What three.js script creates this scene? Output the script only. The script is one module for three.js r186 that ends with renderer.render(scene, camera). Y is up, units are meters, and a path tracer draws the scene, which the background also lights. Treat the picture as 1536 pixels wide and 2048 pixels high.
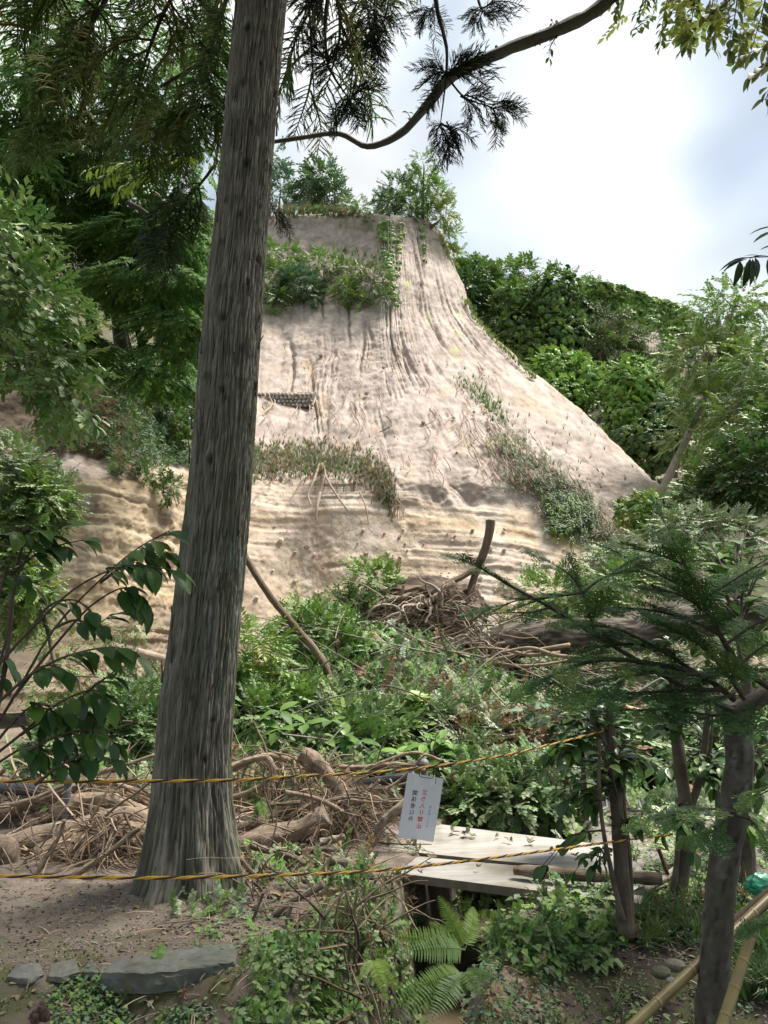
import * as THREE from 'three';
import { toCreasedNormals } from 'three/addons/utils/BufferGeometryUtils.js';
import { ImprovedNoise } from 'three/addons/math/ImprovedNoise.js';

// ---------- camera, sky, sun, exposure ----------
const FPX = 1547, PITCH = THREE.MathUtils.degToRad(9), EYE = 1.5;
const scene = new THREE.Scene();
const camera = new THREE.PerspectiveCamera(2 * Math.atan(1024 / FPX) * 180 / Math.PI, 0.75, 0.1, 2000);
camera.position.set(0, EYE, 0); camera.rotation.x = PITCH;
const EXPOSURE = 5.6;
const SUN_DIR = new THREE.Vector3(0.4, 0.9, -0.16).normalize();
const sun = new THREE.DirectionalLight(0xfff6ec, 1.9);
sun.name = 'sun'; sun.position.copy(SUN_DIR).multiplyScalar(120); sun.target.position.set(0, 0, -20);
sun.position.add(sun.target.position); sun.castShadow = true; sun.shadow.radius = 40;
Object.assign(sun.shadow.camera, { left: -60, right: 60, top: 60, bottom: -60, near: 1, far: 300 });
sun.shadow.mapSize.set(2048, 2048);
scene.add(sun, sun.target);

// ---------- helpers ----------
let seedState = 12345;
const reseed = (s) => { seedState = s | 0; };
function rnd() { seedState = (seedState + 0x6d2b79f5) | 0; let t = Math.imul(seedState ^ (seedState >>> 15), 1 | seedState); t = (t + Math.imul(t ^ (t >>> 7), 61 | t)) ^ t; return ((t ^ (t >>> 14)) >>> 0) / 4294967296; }
const rr = (a, b) => a + (b - a) * rnd();
const gauss = () => (rnd() + rnd() + rnd() - 1.5) / 1.5;
const pick = (a) => a[Math.floor(rnd() * a.length) % a.length];
const perlin = new ImprovedNoise();
const noise = (x, y, z) => perlin.noise(x + 17.3, y + 5.1, z + 9.7);
function fbm(x, y, z, o = 4) { let s = 0, a = 1, t = 0; for (let i = 0; i < o; i++) { s += a * noise(x, y, z); t += a; a *= 0.5; x = x * 2.03 + 3.1; y = y * 2.03 + 1.7; z = z * 2.03 + 7.9; } return s / t; }
const clamp = (x, a = 0, b = 1) => Math.min(b, Math.max(a, x));
const smooth = (a, b, x) => { const t = clamp((x - a) / (b - a)); return t * t * (3 - 2 * t); };
const lerp = (a, b, t) => a + (b - a) * t;
const mix3 = (a, b, t) => [lerp(a[0], b[0], t), lerp(a[1], b[1], t), lerp(a[2], b[2], t)];
const V = (x, y, z) => new THREE.Vector3(x, y, z);
const UPV = V(0, 1, 0);
const cP = Math.cos(PITCH), sP = Math.sin(PITCH);
function ray(u, v) { const x = (u - 768) / FPX, y = (1024 - v) / FPX; return V(x, y * cP + sP, -(cP - y * sP)); }
// the place in the world seen at photo pixel (u, v), d metres ahead of the standpoint
function at(u, v, d) { const r = ray(u, v); return r.multiplyScalar(d / -r.z).add(V(0, EYE, 0)); }
const table = (pts) => (x) => { if (x <= pts[0][0]) return pts[0][1]; for (let i = 1; i < pts.length; i++) if (x <= pts[i][0]) { const t = (x - pts[i - 1][0]) / (pts[i][0] - pts[i - 1][0]); return lerp(pts[i - 1][1], pts[i][1], t); } return pts[pts.length - 1][1]; };

const names = new Map();
function numbered(n) { const k = names.get(n) ?? 0; names.set(n, k + 1); return k ? n + '_' + String(k).padStart(3, '0') : n; }
function tag(o, label, category, group, kind) {
  if (label) o.userData.label = label; if (category) o.userData.category = category;
  if (group) o.userData.group = group; if (kind) o.userData.kind = kind; return o;
}
function thing(name, label, category, base = V(0, 0, 0), group) {
  const o = new THREE.Group(); o.name = numbered(name); o.position.copy(base); scene.add(o);
  return tag(o, label, category, group);
}
// child mesh whose geometry is written in world coordinates
function part(name, geometry, material, parent, kind) {
  const m = new THREE.Mesh(geometry, material); m.name = name; m.castShadow = m.receiveShadow = true;
  if (parent) { m.position.copy(parent.position).negate(); parent.add(m); }
  else { m.name = numbered(name); scene.add(m); }
  if (kind) m.userData.kind = kind;
  return m;
}
class Geo {
  constructor() { this.p = []; this.uv = []; this.c = []; this.i = []; this.n = 0; }
  v(x, y, z, u = 0, w = 0, c = null) { this.p.push(x, y, z); this.uv.push(u, w); if (c) this.c.push(c[0], c[1], c[2]); else this.c.push(1, 1, 1); return this.n++; }
  t(a, b, c) { this.i.push(a, b, c); }
  q(a, b, c, d) { this.i.push(a, b, c, a, c, d); }
  add(g, m, col) { // append another Geo under a matrix
    const e = m.elements, o = this.n;
    for (let k = 0; k < g.n; k++) {
      const x = g.p[3 * k], y = g.p[3 * k + 1], z = g.p[3 * k + 2];
      this.p.push(e[0] * x + e[4] * y + e[8] * z + e[12], e[1] * x + e[5] * y + e[9] * z + e[13], e[2] * x + e[6] * y + e[10] * z + e[14]);
      this.uv.push(g.uv[2 * k], g.uv[2 * k + 1]);
      if (col) this.c.push(g.c[3 * k] * col[0], g.c[3 * k + 1] * col[1], g.c[3 * k + 2] * col[2]); else this.c.push(g.c[3 * k], g.c[3 * k + 1], g.c[3 * k + 2]);
    }
    for (const k of g.i) this.i.push(k + o);
    this.n += g.n; return this;
  }
  // tapered tube along points; rad and col are values or functions of t; rough = relative lumpiness
  tube(pts, rad, { sides = 8, seg = 0, col = null, rough = 0, freq = 3, cap = true, smoothPath = true, flare = null } = {}) {
    const R = typeof rad === 'function' ? rad : (t) => rad;
    const C = typeof col === 'function' ? col : () => col;
    const curve = smoothPath && pts.length > 2 ? new THREE.CatmullRomCurve3(pts, false, 'centripetal') : null;
    const N = seg || Math.max(2, (pts.length - 1) * 4);
    const P = []; for (let k = 0; k <= N; k++) { const t = k / N; if (curve) P.push(curve.getPoint(t)); else { const f = t * (pts.length - 1), a = Math.min(pts.length - 2, Math.floor(f)); P.push(pts[a].clone().lerp(pts[a + 1], f - a)); } }
    let T = P[1].clone().sub(P[0]).normalize(), X = V(0, 1, 0).cross(T); if (X.lengthSq() < 1e-3) X = V(1, 0, 0).cross(T); X.normalize();
    let len = 0; const s0 = this.n, sd = pts[0].x * 3.7 + pts[0].z * 1.3, per = sides + 1;
    for (let k = 0; k <= N; k++) {
      const t = k / N; T = (k < N ? P[k + 1].clone().sub(P[Math.max(0, k - 1)]) : P[k].clone().sub(P[k - 1])).normalize();
      X.addScaledVector(T, -X.dot(T)).normalize(); const Y = T.clone().cross(X); if (k) len += P[k].distanceTo(P[k - 1]);
      const r0 = R(t), c = C(t);
      for (let j = 0; j <= sides; j++) {
        const a = j / sides * Math.PI * 2, ca = Math.cos(a), sa = Math.sin(a); let r = r0;
        if (rough) r *= 1 + rough * noise(ca * freq * 0.5 + sd, sa * freq * 0.5, len * freq / Math.max(0.05, r0 * 12) + sd);
        if (flare) r *= flare(t, a);
        this.v(P[k].x + (X.x * ca + Y.x * sa) * r, P[k].y + (X.y * ca + Y.y * sa) * r, P[k].z + (X.z * ca + Y.z * sa) * r, j / sides * Math.max(0.05, r0 * 6.28), len, typeof c === 'function' ? c(a) : c);
      }
    }
    for (let k = 0; k < N; k++) for (let j = 0; j < sides; j++) { const a = s0 + k * per + j; this.q(a, a + 1, a + per + 1, a + per); }
    if (cap) for (const k of [0, N]) { const c = C(k / N), ctr = this.v(P[k].x, P[k].y, P[k].z, 0, len, typeof c === 'function' ? c(0) : c); for (let j = 0; j < sides; j++) { const a = s0 + k * per + j; k ? this.t(ctr, a, a + 1) : this.t(ctr, a + 1, a); } }
    return this;
  }
  build(seamSides = 0) {
    const g = new THREE.BufferGeometry();
    g.setAttribute('position', new THREE.Float32BufferAttribute(this.p, 3)); g.setAttribute('uv', new THREE.Float32BufferAttribute(this.uv, 2));
    g.setAttribute('color', new THREE.Float32BufferAttribute(this.c, 3)); g.setIndex(this.i); g.computeVertexNormals(); return g;
  }
}
function basis(dir, up, pos, s = 1) { // Z along dir, Y near up
  const z = dir.clone().normalize(); let x = up.clone().cross(z); if (x.lengthSq() < 1e-6) x = V(1, 0, 0.1).cross(z); x.normalize(); const y = z.clone().cross(x);
  const m = new THREE.Matrix4().makeBasis(x.multiplyScalar(s), y.multiplyScalar(s), z.multiplyScalar(s)); if (pos) m.setPosition(pos); return m;
}
const rdir = (flat = 1) => { const a = rnd() * 6.283, y = (rnd() * 2 - 1) * flat, r = Math.sqrt(Math.max(0.01, 1 - y * y)); return V(Math.cos(a) * r, y, Math.sin(a) * r); };
// instanced copies of one small geometry
function scatter(name, geometry, material, list, parent, kind = 'stuff') {
  const m = new THREE.InstancedMesh(geometry, material, list.length); m.name = parent ? name : numbered(name); m.castShadow = m.receiveShadow = true;
  const q = new THREE.Matrix4(), c = new THREE.Color();
  list.forEach((e, k) => { q.copy(e.m); if (parent) { q.elements[12] -= parent.position.x; q.elements[13] -= parent.position.y; q.elements[14] -= parent.position.z; } m.setMatrixAt(k, q); c.setRGB(...e.c); m.setColorAt(k, c); });
  (parent ?? scene).add(m); if (kind) m.userData.kind = kind; return m;
}
const vary = (c, a = 0.18, hue = 0.08) => { const f = 1 + gauss() * a * 1.6, h = gauss() * hue * 2; return [Math.max(0.004, c[0] * f * (1 + h)), Math.max(0.004, c[1] * f), Math.max(0.003, c[2] * f * (1 - h))]; };

// ---------- textures ----------
function noiseTexture(size, f, repeat = 1, srgb = false) {
  const d = new Uint8Array(size * size * 4);
  for (let y = 0; y < size; y++) for (let x = 0; x < size; x++) { const c = f(x / size, y / size); const k = (y * size + x) * 4; d[k] = clamp(c[0]) * 255; d[k + 1] = clamp(c[1]) * 255; d[k + 2] = clamp(c[2]) * 255; d[k + 3] = 255; }
  const t = new THREE.DataTexture(d, size, size); t.wrapS = t.wrapT = THREE.RepeatWrapping; t.magFilter = t.minFilter = THREE.LinearFilter; t.repeat.set(repeat, repeat); if (srgb) t.colorSpace = THREE.SRGBColorSpace; t.needsUpdate = true; return t;
}
// tileable fbm on a torus of lattice points
function tileNoise(period, sx, sy, seed) {
  const h = (x, y) => { let n = Math.imul(((x % period) + period) % period + 7, 374761393) + Math.imul(((y % period) + period) % period + 3, 668265263) + seed * 1274126177; n = Math.imul(n ^ (n >>> 13), 1274126177); return ((n ^ (n >>> 16)) >>> 0) / 4294967296; };
  return (u, v) => { const x = u * period * sx, y = v * period * sy, X = Math.floor(x), Y = Math.floor(y), a = x - X, b = y - Y, s = a * a * (3 - 2 * a), t = b * b * (3 - 2 * b); return lerp(lerp(h(X, Y), h(X + 1, Y), s), lerp(h(X, Y + 1), h(X + 1, Y + 1), s), t); };
}
const octs = (base, n, sx, sy, seed) => { const L = []; for (let k = 0; k < n; k++) L.push(tileNoise(base * 2 ** k, sx, sy, seed + k)); return (u, v) => { let s = 0, a = 1, t = 0; for (const l of L) { s += a * l(u, v); t += a; a *= 0.6; } return s / t; }; };
const nFine = octs(64, 3, 1, 0.0625, 171); const nA = octs(8, 6, 1, 1, 5), nB = octs(16, 5, 1, 1, 31), nFib = octs(32, 4, 1, 0.0625 * 1, 71), nFib2 = octs(16, 5, 1, 0.125, 91);
const soilBump = noiseTexture(512, (u, v) => { const h = 0.6 * nA(u, v) + 0.4 * nB(u, v); return [h, h, h]; });
const soilTint = noiseTexture(512, (u, v) => { const a = nB(u, v), b = nA(v, u), h = 0.74 + 0.5 * (a - 0.5) + 0.3 * (b - 0.5); return [h, h * (0.99 + 0.04 * (b - 0.5)), h * (0.98 + 0.1 * (b - 0.5))]; }, 1, false);
const barkBump = noiseTexture(512, (u, v) => { const a = nFib(u, v), b = nFib2(u, v), h = Math.pow(Math.abs(a - 0.5) * 2, 0.6) * 0.5 + b * 0.25 + 0.3 * nFine(u, v); return [h, h, h]; });
const barkTint = noiseTexture(512, (u, v) => { const a = nFib(u, v), b = nA(u, v), h = 0.25 + 0.55 * a + 0.4 * nFine(u, v) + 0.3 * (b - 0.5); return [h, h, h]; });
const grain = noiseTexture(512, (u, v) => { const a = nFib2(u, v), b = nB(u, v), h = 0.55 + 0.5 * a + 0.25 * (b - 0.5); return [h, h, h]; });
const rep = (t, x, y = x) => { const c = t.clone(); c.repeat.set(x, y); c.needsUpdate = true; return c; };

// ---------- materials ----------
const std = (o) => new THREE.MeshStandardMaterial({ vertexColors: true, roughness: 0.95, side: THREE.DoubleSide, ...o });
const leafMat = (o = {}) => new THREE.MeshPhysicalMaterial({ vertexColors: true, side: THREE.DoubleSide, roughness: 0.62, transmission: 0.34, thickness: 0, ior: 1.4, ...o });
const M = {
  soil: std({ map: rep(soilTint, 0.9), bumpMap: rep(soilBump, 0.9), bumpScale: 0.03 }),
  cliff: std({ map: rep(soilTint, 0.33), bumpMap: rep(soilBump, 0.45), bumpScale: 0.06 }),
  cedarBark: std({ map: rep(barkTint, 1.1, 1.6), bumpMap: rep(barkBump, 1.1, 1.6), bumpScale: 0.008 }),
  bark: std({ map: rep(barkTint, 2, 1.4), bumpMap: rep(barkBump, 2, 1.4), bumpScale: 0.006 }),
  smoothBark: std({ map: rep(soilTint, 3), bumpMap: rep(soilBump, 4), bumpScale: 0.003, roughness: 0.85 }),
  root: std({ map: rep(grain, 3, 2), bumpMap: rep(barkBump, 4, 2), bumpScale: 0.012, roughness: 0.9 }),
  stone: std({ map: rep(soilTint, 2), bumpMap: rep(soilBump, 2.5), bumpScale: 0.008, roughness: 0.85 }),
  leaf: leafMat({ transmission: 0.42 }), maple: leafMat({ transmission: 0.55, roughness: 0.75, specularIntensity: 0.4 }), leafDull: leafMat({ roughness: 0.8, transmission: 0.25 }),
  gloss: leafMat({ roughness: 0.36, transmission: 0.2, ior: 1.45, specularIntensity: 0.7 }),
  needle: leafMat({ roughness: 0.8, transmission: 0.4, specularIntensity: 0.3 }),
  grass: leafMat({ roughness: 0.7, transmission: 0.35 }),
  dry: std({ roughness: 1 }),
};
// ---------- sky: bright thin cloud with a few blue rifts ----------
{
  const W = 1024, H = 512, d = new Float32Array(W * H * 4);
  const glow = ray(1190, 400).normalize();
  const RIFTS = [[ray(1500, 150), 0.16, 0.12], [ray(1040, 180), 0.12, 0.42], [ray(1080, 470), 0.11, 0.4], [ray(1400, 560), 0.1, 0.5], [ray(950, 420), 0.08, 0.45], [ray(1250, 340), 0.18, 1], [ray(1150, 250), 0.1, 0.9], [ray(700, 330), 0.15, 0.9], [ray(1480, 330), 0.1, 0.3]].map(([r, w, s2]) => [r.normalize(), w, s2]);
  for (let y = 0; y < H; y++) for (let x = 0; x < W; x++) {
    const phi = ((x + 0.5) / W - 0.5) * 2 * Math.PI, th = ((y + 0.5) / H - 0.5) * Math.PI;
    const dx = Math.cos(phi) * Math.cos(th), dy = Math.sin(th), dz = Math.sin(phi) * Math.cos(th);
    const s = 1 / (Math.max(0, dy) + 0.35), n = fbm(dx * s * 1.5 + 0.9, dz * s * 1.5 + 2.2, 1.3, 5), n2 = fbm(dx * s * 3.7 + 4, dz * s * 3.7, 7.3, 4);
    const near = Math.max(0, dx * glow.x + dy * glow.y + dz * glow.z);
    let cover = smooth(-0.36, 0.34, 1.3 * n + 0.6 * n2 + 0.06);
    for (const [r, w, s2] of RIFTS) { const q = Math.acos(clamp(dx * r.x + dy * r.y + dz * r.z, -1, 1)) / w + 0.5 * n2; cover = lerp(cover, s2, Math.exp(-q * q * 2) * 0.95); }
    const blue = [0.52, 0.67, 1.0], thin = [0.8, 0.9, 1.0], white = [1.0, 1.0, 0.99];
    let c = cover < 0.5 ? mix3(blue, thin, cover * 2) : mix3(thin, white, cover * 2 - 1);
    const bright = 0.152 + 0.045 * smooth(0.15, 0.9, cover) + 0.012 * Math.pow(near, 8) + 0.07 * n2 + 0.035 * n;
    if (dy < 0) { const g = smooth(0, -0.2, dy); c = mix3(c, [0.3, 0.29, 0.26], g); }
    const k = (y * W + x) * 4; for (let j = 0; j < 3; j++) d[k + j] = c[j] * bright; d[k + 3] = 1;
  }
  const t = new THREE.DataTexture(d, W, H, THREE.RGBAFormat, THREE.FloatType); t.mapping = THREE.EquirectangularReflectionMapping; t.magFilter = t.minFilter = THREE.LinearFilter; t.needsUpdate = true;
  scene.background = t; scene.environment = t;
}
// ---------- ground ----------
const gullyX = table([[-4, -0.3], [2.4, 0.02], [3.3, 0.1], [4, 0.2], [4.6, 0.42], [5.5, 0.72], [6.5, 1.02], [7.5, 1.3], [9, 1.6]]);
const MOUNDS = [[-0.9, 10.4, 2.2, 2.2, 0.75], [0.2, 11.5, 2.0, 2.2, 0.8], [1.6, 12.5, 2.2, 2.0, 0.75], [-2.6, 7.0, 1.6, 0.8, 0.28], [-0.6, 7.1, 0.9, 0.8, 0.3], [4.2, 9.5, 2.2, 2.5, 0.35], [1.4, 9.6, 1.5, 1.2, 0.35], [-4.2, 9.3, 1.8, 1.8, 0.25], [2.5, 16, 3, 3, 0.9], [-0.5, 16, 3, 3, 0.8]];
function gullyMask(x, D) { // 1 in the stream bed, 0 on the banks
  const c = gullyX(D), dx = x - c, n = 0.12 * noise(x * 2, D * 2, 4);
  const left = 1 - smooth(0.3, 0.6, -dx + n), right = 1 - smooth(lerp(0.0, 0.25, smooth(4.6, 5.2, D)), lerp(0.36, 0.7, smooth(4.6, 5.2, D)), dx + n);
  return (dx < 0 ? left : right) * (1 - smooth(7.4, 8.8, D)) * smooth(-2, 1, D);
}
function groundY(x, z) {
  const D = -z; let y = 0;
  if (D > -60 && D < 60) {
    y += smooth(14, 22, D) * 0.9;
    if (D < 3.78) y -= (1 - smooth(-0.2, 0.5, x)) * ((3.78 - Math.max(D, 1)) * 0.22 + 0.09 * smooth(3.78, 3.62, D) * smooth(-1.5, -1.1, x));
    if (x > -0.2) y -= smooth(0.1, 0.9, x - gullyX(D)) * (0.03 + Math.max(0, 4.9 - Math.max(D, 1.5)) * 0.2);
    const g = gullyMask(x, D); y = lerp(y, -0.74, g);
    y += 0.09 * Math.exp(-(((x + 1.15) / 0.42) ** 2 + ((D - 4.9) / 0.42) ** 2) * 1.4); for (const [mx, mD, rx, rD, h] of MOUNDS) { const q = ((x - mx) / rx) ** 2 + ((D - mD) / rD) ** 2; if (q < 4) y += h * Math.exp(-q * 1.6); }
    const rough = 0.05 + 0.1 * smooth(6, 8, D) * (1 - smooth(16, 20, D)) * smooth(-4.5, -2, x) + 0.06 * g;
    if (D < 40 && Math.abs(x) < 30) y += rough * fbm(x * 1.6, 3, z * 1.6, 3) + (0.02 + 0.03 * smooth(5, 8, D)) * fbm(x * 7, 1, z * 7, 3);
  }
  return y;
}
function gnd(u, v) { const r = ray(u, v); let t = 1.5; for (let k = 0; k < 900; k++) { const y = EYE + r.y * t; if (y < groundY(r.x * t, r.z * t)) break; t += 0.012 + t * 0.002; } return V(r.x * t, groundY(r.x * t, r.z * t), r.z * t); }
const onGround = (x, D, up = 0) => V(x, groundY(x, -D) + up, -D);
const C = {
  dirt: [0.175, 0.145, 0.118], dirt2: [0.25, 0.21, 0.17], humus: [0.042, 0.033, 0.025], wet: [0.05, 0.045, 0.035], moss: [0.085, 0.105, 0.022], mud: [0.34, 0.265, 0.2], gravel: [0.23, 0.215, 0.195], litter: [0.15, 0.12, 0.08],
};
{
  const xs = [], Ds = [];
  for (let x = 0, s = 0.024; x < 220; x += s) { xs.push(x); if (x) xs.unshift(-x); if (x > 2.2) s *= 1.06; }
  for (let D = 2.3, s = 0.02; D < 600; D += s) { Ds.push(D); if (D > 4.5) s *= D < 26 ? 1.0065 : 1.2; }
  for (let D = 2.3 - 0.1, s = 0.1; D > -220; D -= s, s *= 1.3) Ds.unshift(D);
  const g = new Geo();
  for (const D of Ds) for (const x of xs) {
    const y = groundY(x, -D), n1 = fbm(x * 0.9 + 5, D * 0.9, 2.2, 4), n2 = fbm(x * 5, D * 5, 8.1, 3);
    let c = mix3(C.dirt, C.dirt2, smooth(-0.2, 0.35, n1 + 0.5 * n2)); c = mix3(c, [0.11, 0.088, 0.07], 0.7 * smooth(0.05, 0.3, fbm(x * 2.3 + 9, D * 2.3, 12.2, 4)));
    const gm = D < 12 && Math.abs(x) < 5 ? gullyMask(x, D) : 0;
    if (D < 9 && x > 0.5) c = mix3(c, C.humus, smooth(0.6, 1.1, x) * (1 - smooth(5.0, 5.5, D)));
    if (D > 5.2 && D < 9.5 && x > 1) c = mix3(c, C.gravel, smooth(1.2, 1.8, x) * smooth(5.2, 5.6, D) * (1 - smooth(8.2, 9.2, D)));
    if (D < 4.2) { const m = smooth(-0.06, 0.16, n2 + 0.25 * n1) * (0.5 + 0.5 * smooth(4.2, 3.6, D)); c = mix3(c, C.moss, m * 0.8); if (D < 3.7) c = mix3(c, C.humus, 0.35); }
    if (gm > 0.02) { c = mix3(c, C.wet, smooth(0.3, 0.9, gm)); c = mix3(c, C.moss, 0.75 * smooth(0, 0.15, n2) * smooth(0.04, 0.25, gm) * (1 - smooth(0.5, 0.9, gm))); }
    if (D > 6) c = mix3(c, C.litter, smooth(6, 7, D) * (1 - smooth(9.5, 12, D)) * (x > 1.5 ? 0.3 : 0.9));
    if (D > 9) c = mix3(c, C.mud, smooth(9.5, 12, D) * smooth(-0.3, 0.2, n1 + 0.35) * smooth(-1.5, -3, x)); if (D > 8) c = mix3(c, C.humus, smooth(8, 10, D) * (1 - smooth(15, 19, D)) * smooth(-2.2, -1, x) * smooth(-0.4, 0.1, n2 + 0.2)); if (D > 17) c = mix3(c, C.mud, smooth(17, 20, D) * 0.8);
    if (D > 40 || D < 0) c = mix3(C.humus, C.moss, 0.4);
    g.v(x, y, -D, x, D, c);
  }
  const W = xs.length;
  for (let j = 0; j + 1 < Ds.length; j++) for (let i = 0; i + 1 < W; i++) { const a = j * W + i; g.q(a, a + 1, a + W + 1, a + W); }
  tag(part('ground', g.build(), M.soil), 'bare brown soil, moss and silt between the banks', null, null, 'structure');
  // shallow brown water in the stream bed
  const w = new Geo(); const N = 30;
  for (let k = 0; k <= N; k++) { const D = lerp(2.2, 6.8, k / N), c = gullyX(D); w.v(c - 0.75, -0.665, -D); w.v(c + 0.9, -0.665, -D); if (k) { const a = 2 * k - 2; w.q(a, a + 1, a + 3, a + 2); } }
  const wm = new THREE.MeshPhysicalMaterial({ color: new THREE.Color().setRGB(0.16, 0.13, 0.085), roughness: 0.06, transmission: 0.35, thickness: 0, ior: 1.33, side: THREE.DoubleSide, bumpMap: rep(soilBump, 3), bumpScale: 0.002 });
  tag(part('water', w.build(), wm), 'shallow murky brown water at the foot of the ferns', null, null, 'structure');
}

// ---------- landslide cliff ----------
// control net: each row is one level of the face; each column runs up the slope
const ROWV = [1420, 1340, 1260, 1180, 1090, 1000, 955, 905, 830, 750, 690, 630, 570, 510, 465, 432];
const BASED = [19.4, 19.9, 20.5, 21.2, 22, 22.8, 23.5, 25.3, 27.8, 30.3, 32.2, 33.8, 35.2, 37, 37.7, 38.2];
const COL2 = [13, 13.5, 14.5, 15.3, 15.8, 16.2, 16.4, 16.9, 17.3, 18, 21, 26, 30, 34, 37, 38];
const COL3 = [15.5, 15.8, 16.3, 16.7, 17.1, 17.5, 17.8, 18.5, 19, 19.6, 22, 26.5, 30.5, 34.5, 37, 38];
const COL4 = [19, 19.2, 19.5, 19.8, 20.2, 20.6, 21, 22.4, 24, 26, 28.5, 31, 33, 35.8, 37.3, 38.2];
const U7 = [1150, 1120, 1100, 1080, 1060, 1020, 990, 960, 910, 860, 830, 815, 810, 805, 800, 795];
const U8 = [1440, 1430, 1415, 1400, 1380, 1345, 1300, 1245, 1172, 1070, 1002, 948, 922, 900, 884, 846];
const net = ROWV.map((v, r) => {
  const b = BASED[r], low = smooth(900, 1000, v), rim = smooth(470, 432, v);
  const P = [at(-700, v, COL2[r] - 2), at(-250, v, COL2[r] - 1.2), at(60, v, COL2[r]), at(250, v, COL3[r]), at(395, v, COL4[r]), at(565, v - 3 * rim, b), at(725, v - 8 * rim, b - 0.6), at(U7[r], v - 2 * rim, b - 1.1 + low * 1.2), at(U8[r], v + 16 * rim, b + 2.2 + low)];
  const e = P[8].clone(); P.push(e.clone().add(V(0.6, -0.5, -5)), e.clone().add(V(1.5, -2.5, -14))); return P;
});
{ const top = net[net.length - 1]; net.push(top.map((p) => p.clone().add(V(0, 0.35, -4))), top.map((p) => p.clone().add(V(0, -0.5, -16)))); ROWV.push(425, 420); }
const NR = net.length, NC = net[0].length;
function crw(t) { const a = t * t, b = a * t; return [(-b + 2 * a - t) / 2, (3 * b - 5 * a + 2) / 2, (-3 * b + 4 * a + t) / 2, (b - a) / 2]; }
function netPoint(r, c) {
  const R = Math.min(NR - 2, Math.floor(r)), Q = Math.min(NC - 2, Math.floor(c)), wr = crw(r - R), wc = crw(c - Q); let x = 0, y = 0, z = 0;
  for (let i = 0; i < 4; i++) { const row = net[clamp(R - 1 + i, 0, NR - 1)]; for (let j = 0; j < 4; j++) { const p = row[clamp(Q - 1 + j, 0, NC - 1)], w = wr[i] * wc[j]; x += p.x * w; y += p.y * w; z += p.z * w; } }
  return V(x, y, z);
}
// nearest built surface along a line of sight, on a 4 px table; filled from the vertices of cliff and hill
const ZW = 500, ZH = 420, zmap = new Float32Array(ZW * ZH).fill(1e9), hmap = new Float32Array(ZW * ZH).fill(1e9);
function zput(x, y, z, zmap) { const D = -z; if (D < 3) return; const ry = y - EYE, cz = -(ry * sP) + D * cP, vy = ry * cP - D * sP; /* camera axes */ const depth = D * cP + ry * sP, up = ry * cP - D * sP; const u = 768 + FPX * x / depth, v = 1024 - FPX * up / depth; const i = Math.round((u + 200) / 4), j = Math.round((v - 100) / 4); for (let a = -1; a <= 1; a++) for (let b = -1; b <= 1; b++) { const I = i + a, J = j + b; if (I >= 0 && I < ZW && J >= 0 && J < ZH) { const k = J * ZW + I; if (D < zmap[k]) zmap[k] = D; } } }
const slopeD = (u, v, fallback = 30, map = zmap) => { const i = clamp(Math.round((u + 200) / 4), 0, ZW - 1), j = clamp(Math.round((v - 100) / 4), 0, ZH - 1), d = map[j * ZW + i]; return d < 1e8 ? d : fallback; };
const onHill = (u, v, off = 0) => at(u, v, slopeD(u, v, 45, hmap) - off);
const onSlope = (u, v, off = 0, fb = 30) => at(u, v, slopeD(u, v, fb) - off);
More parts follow.
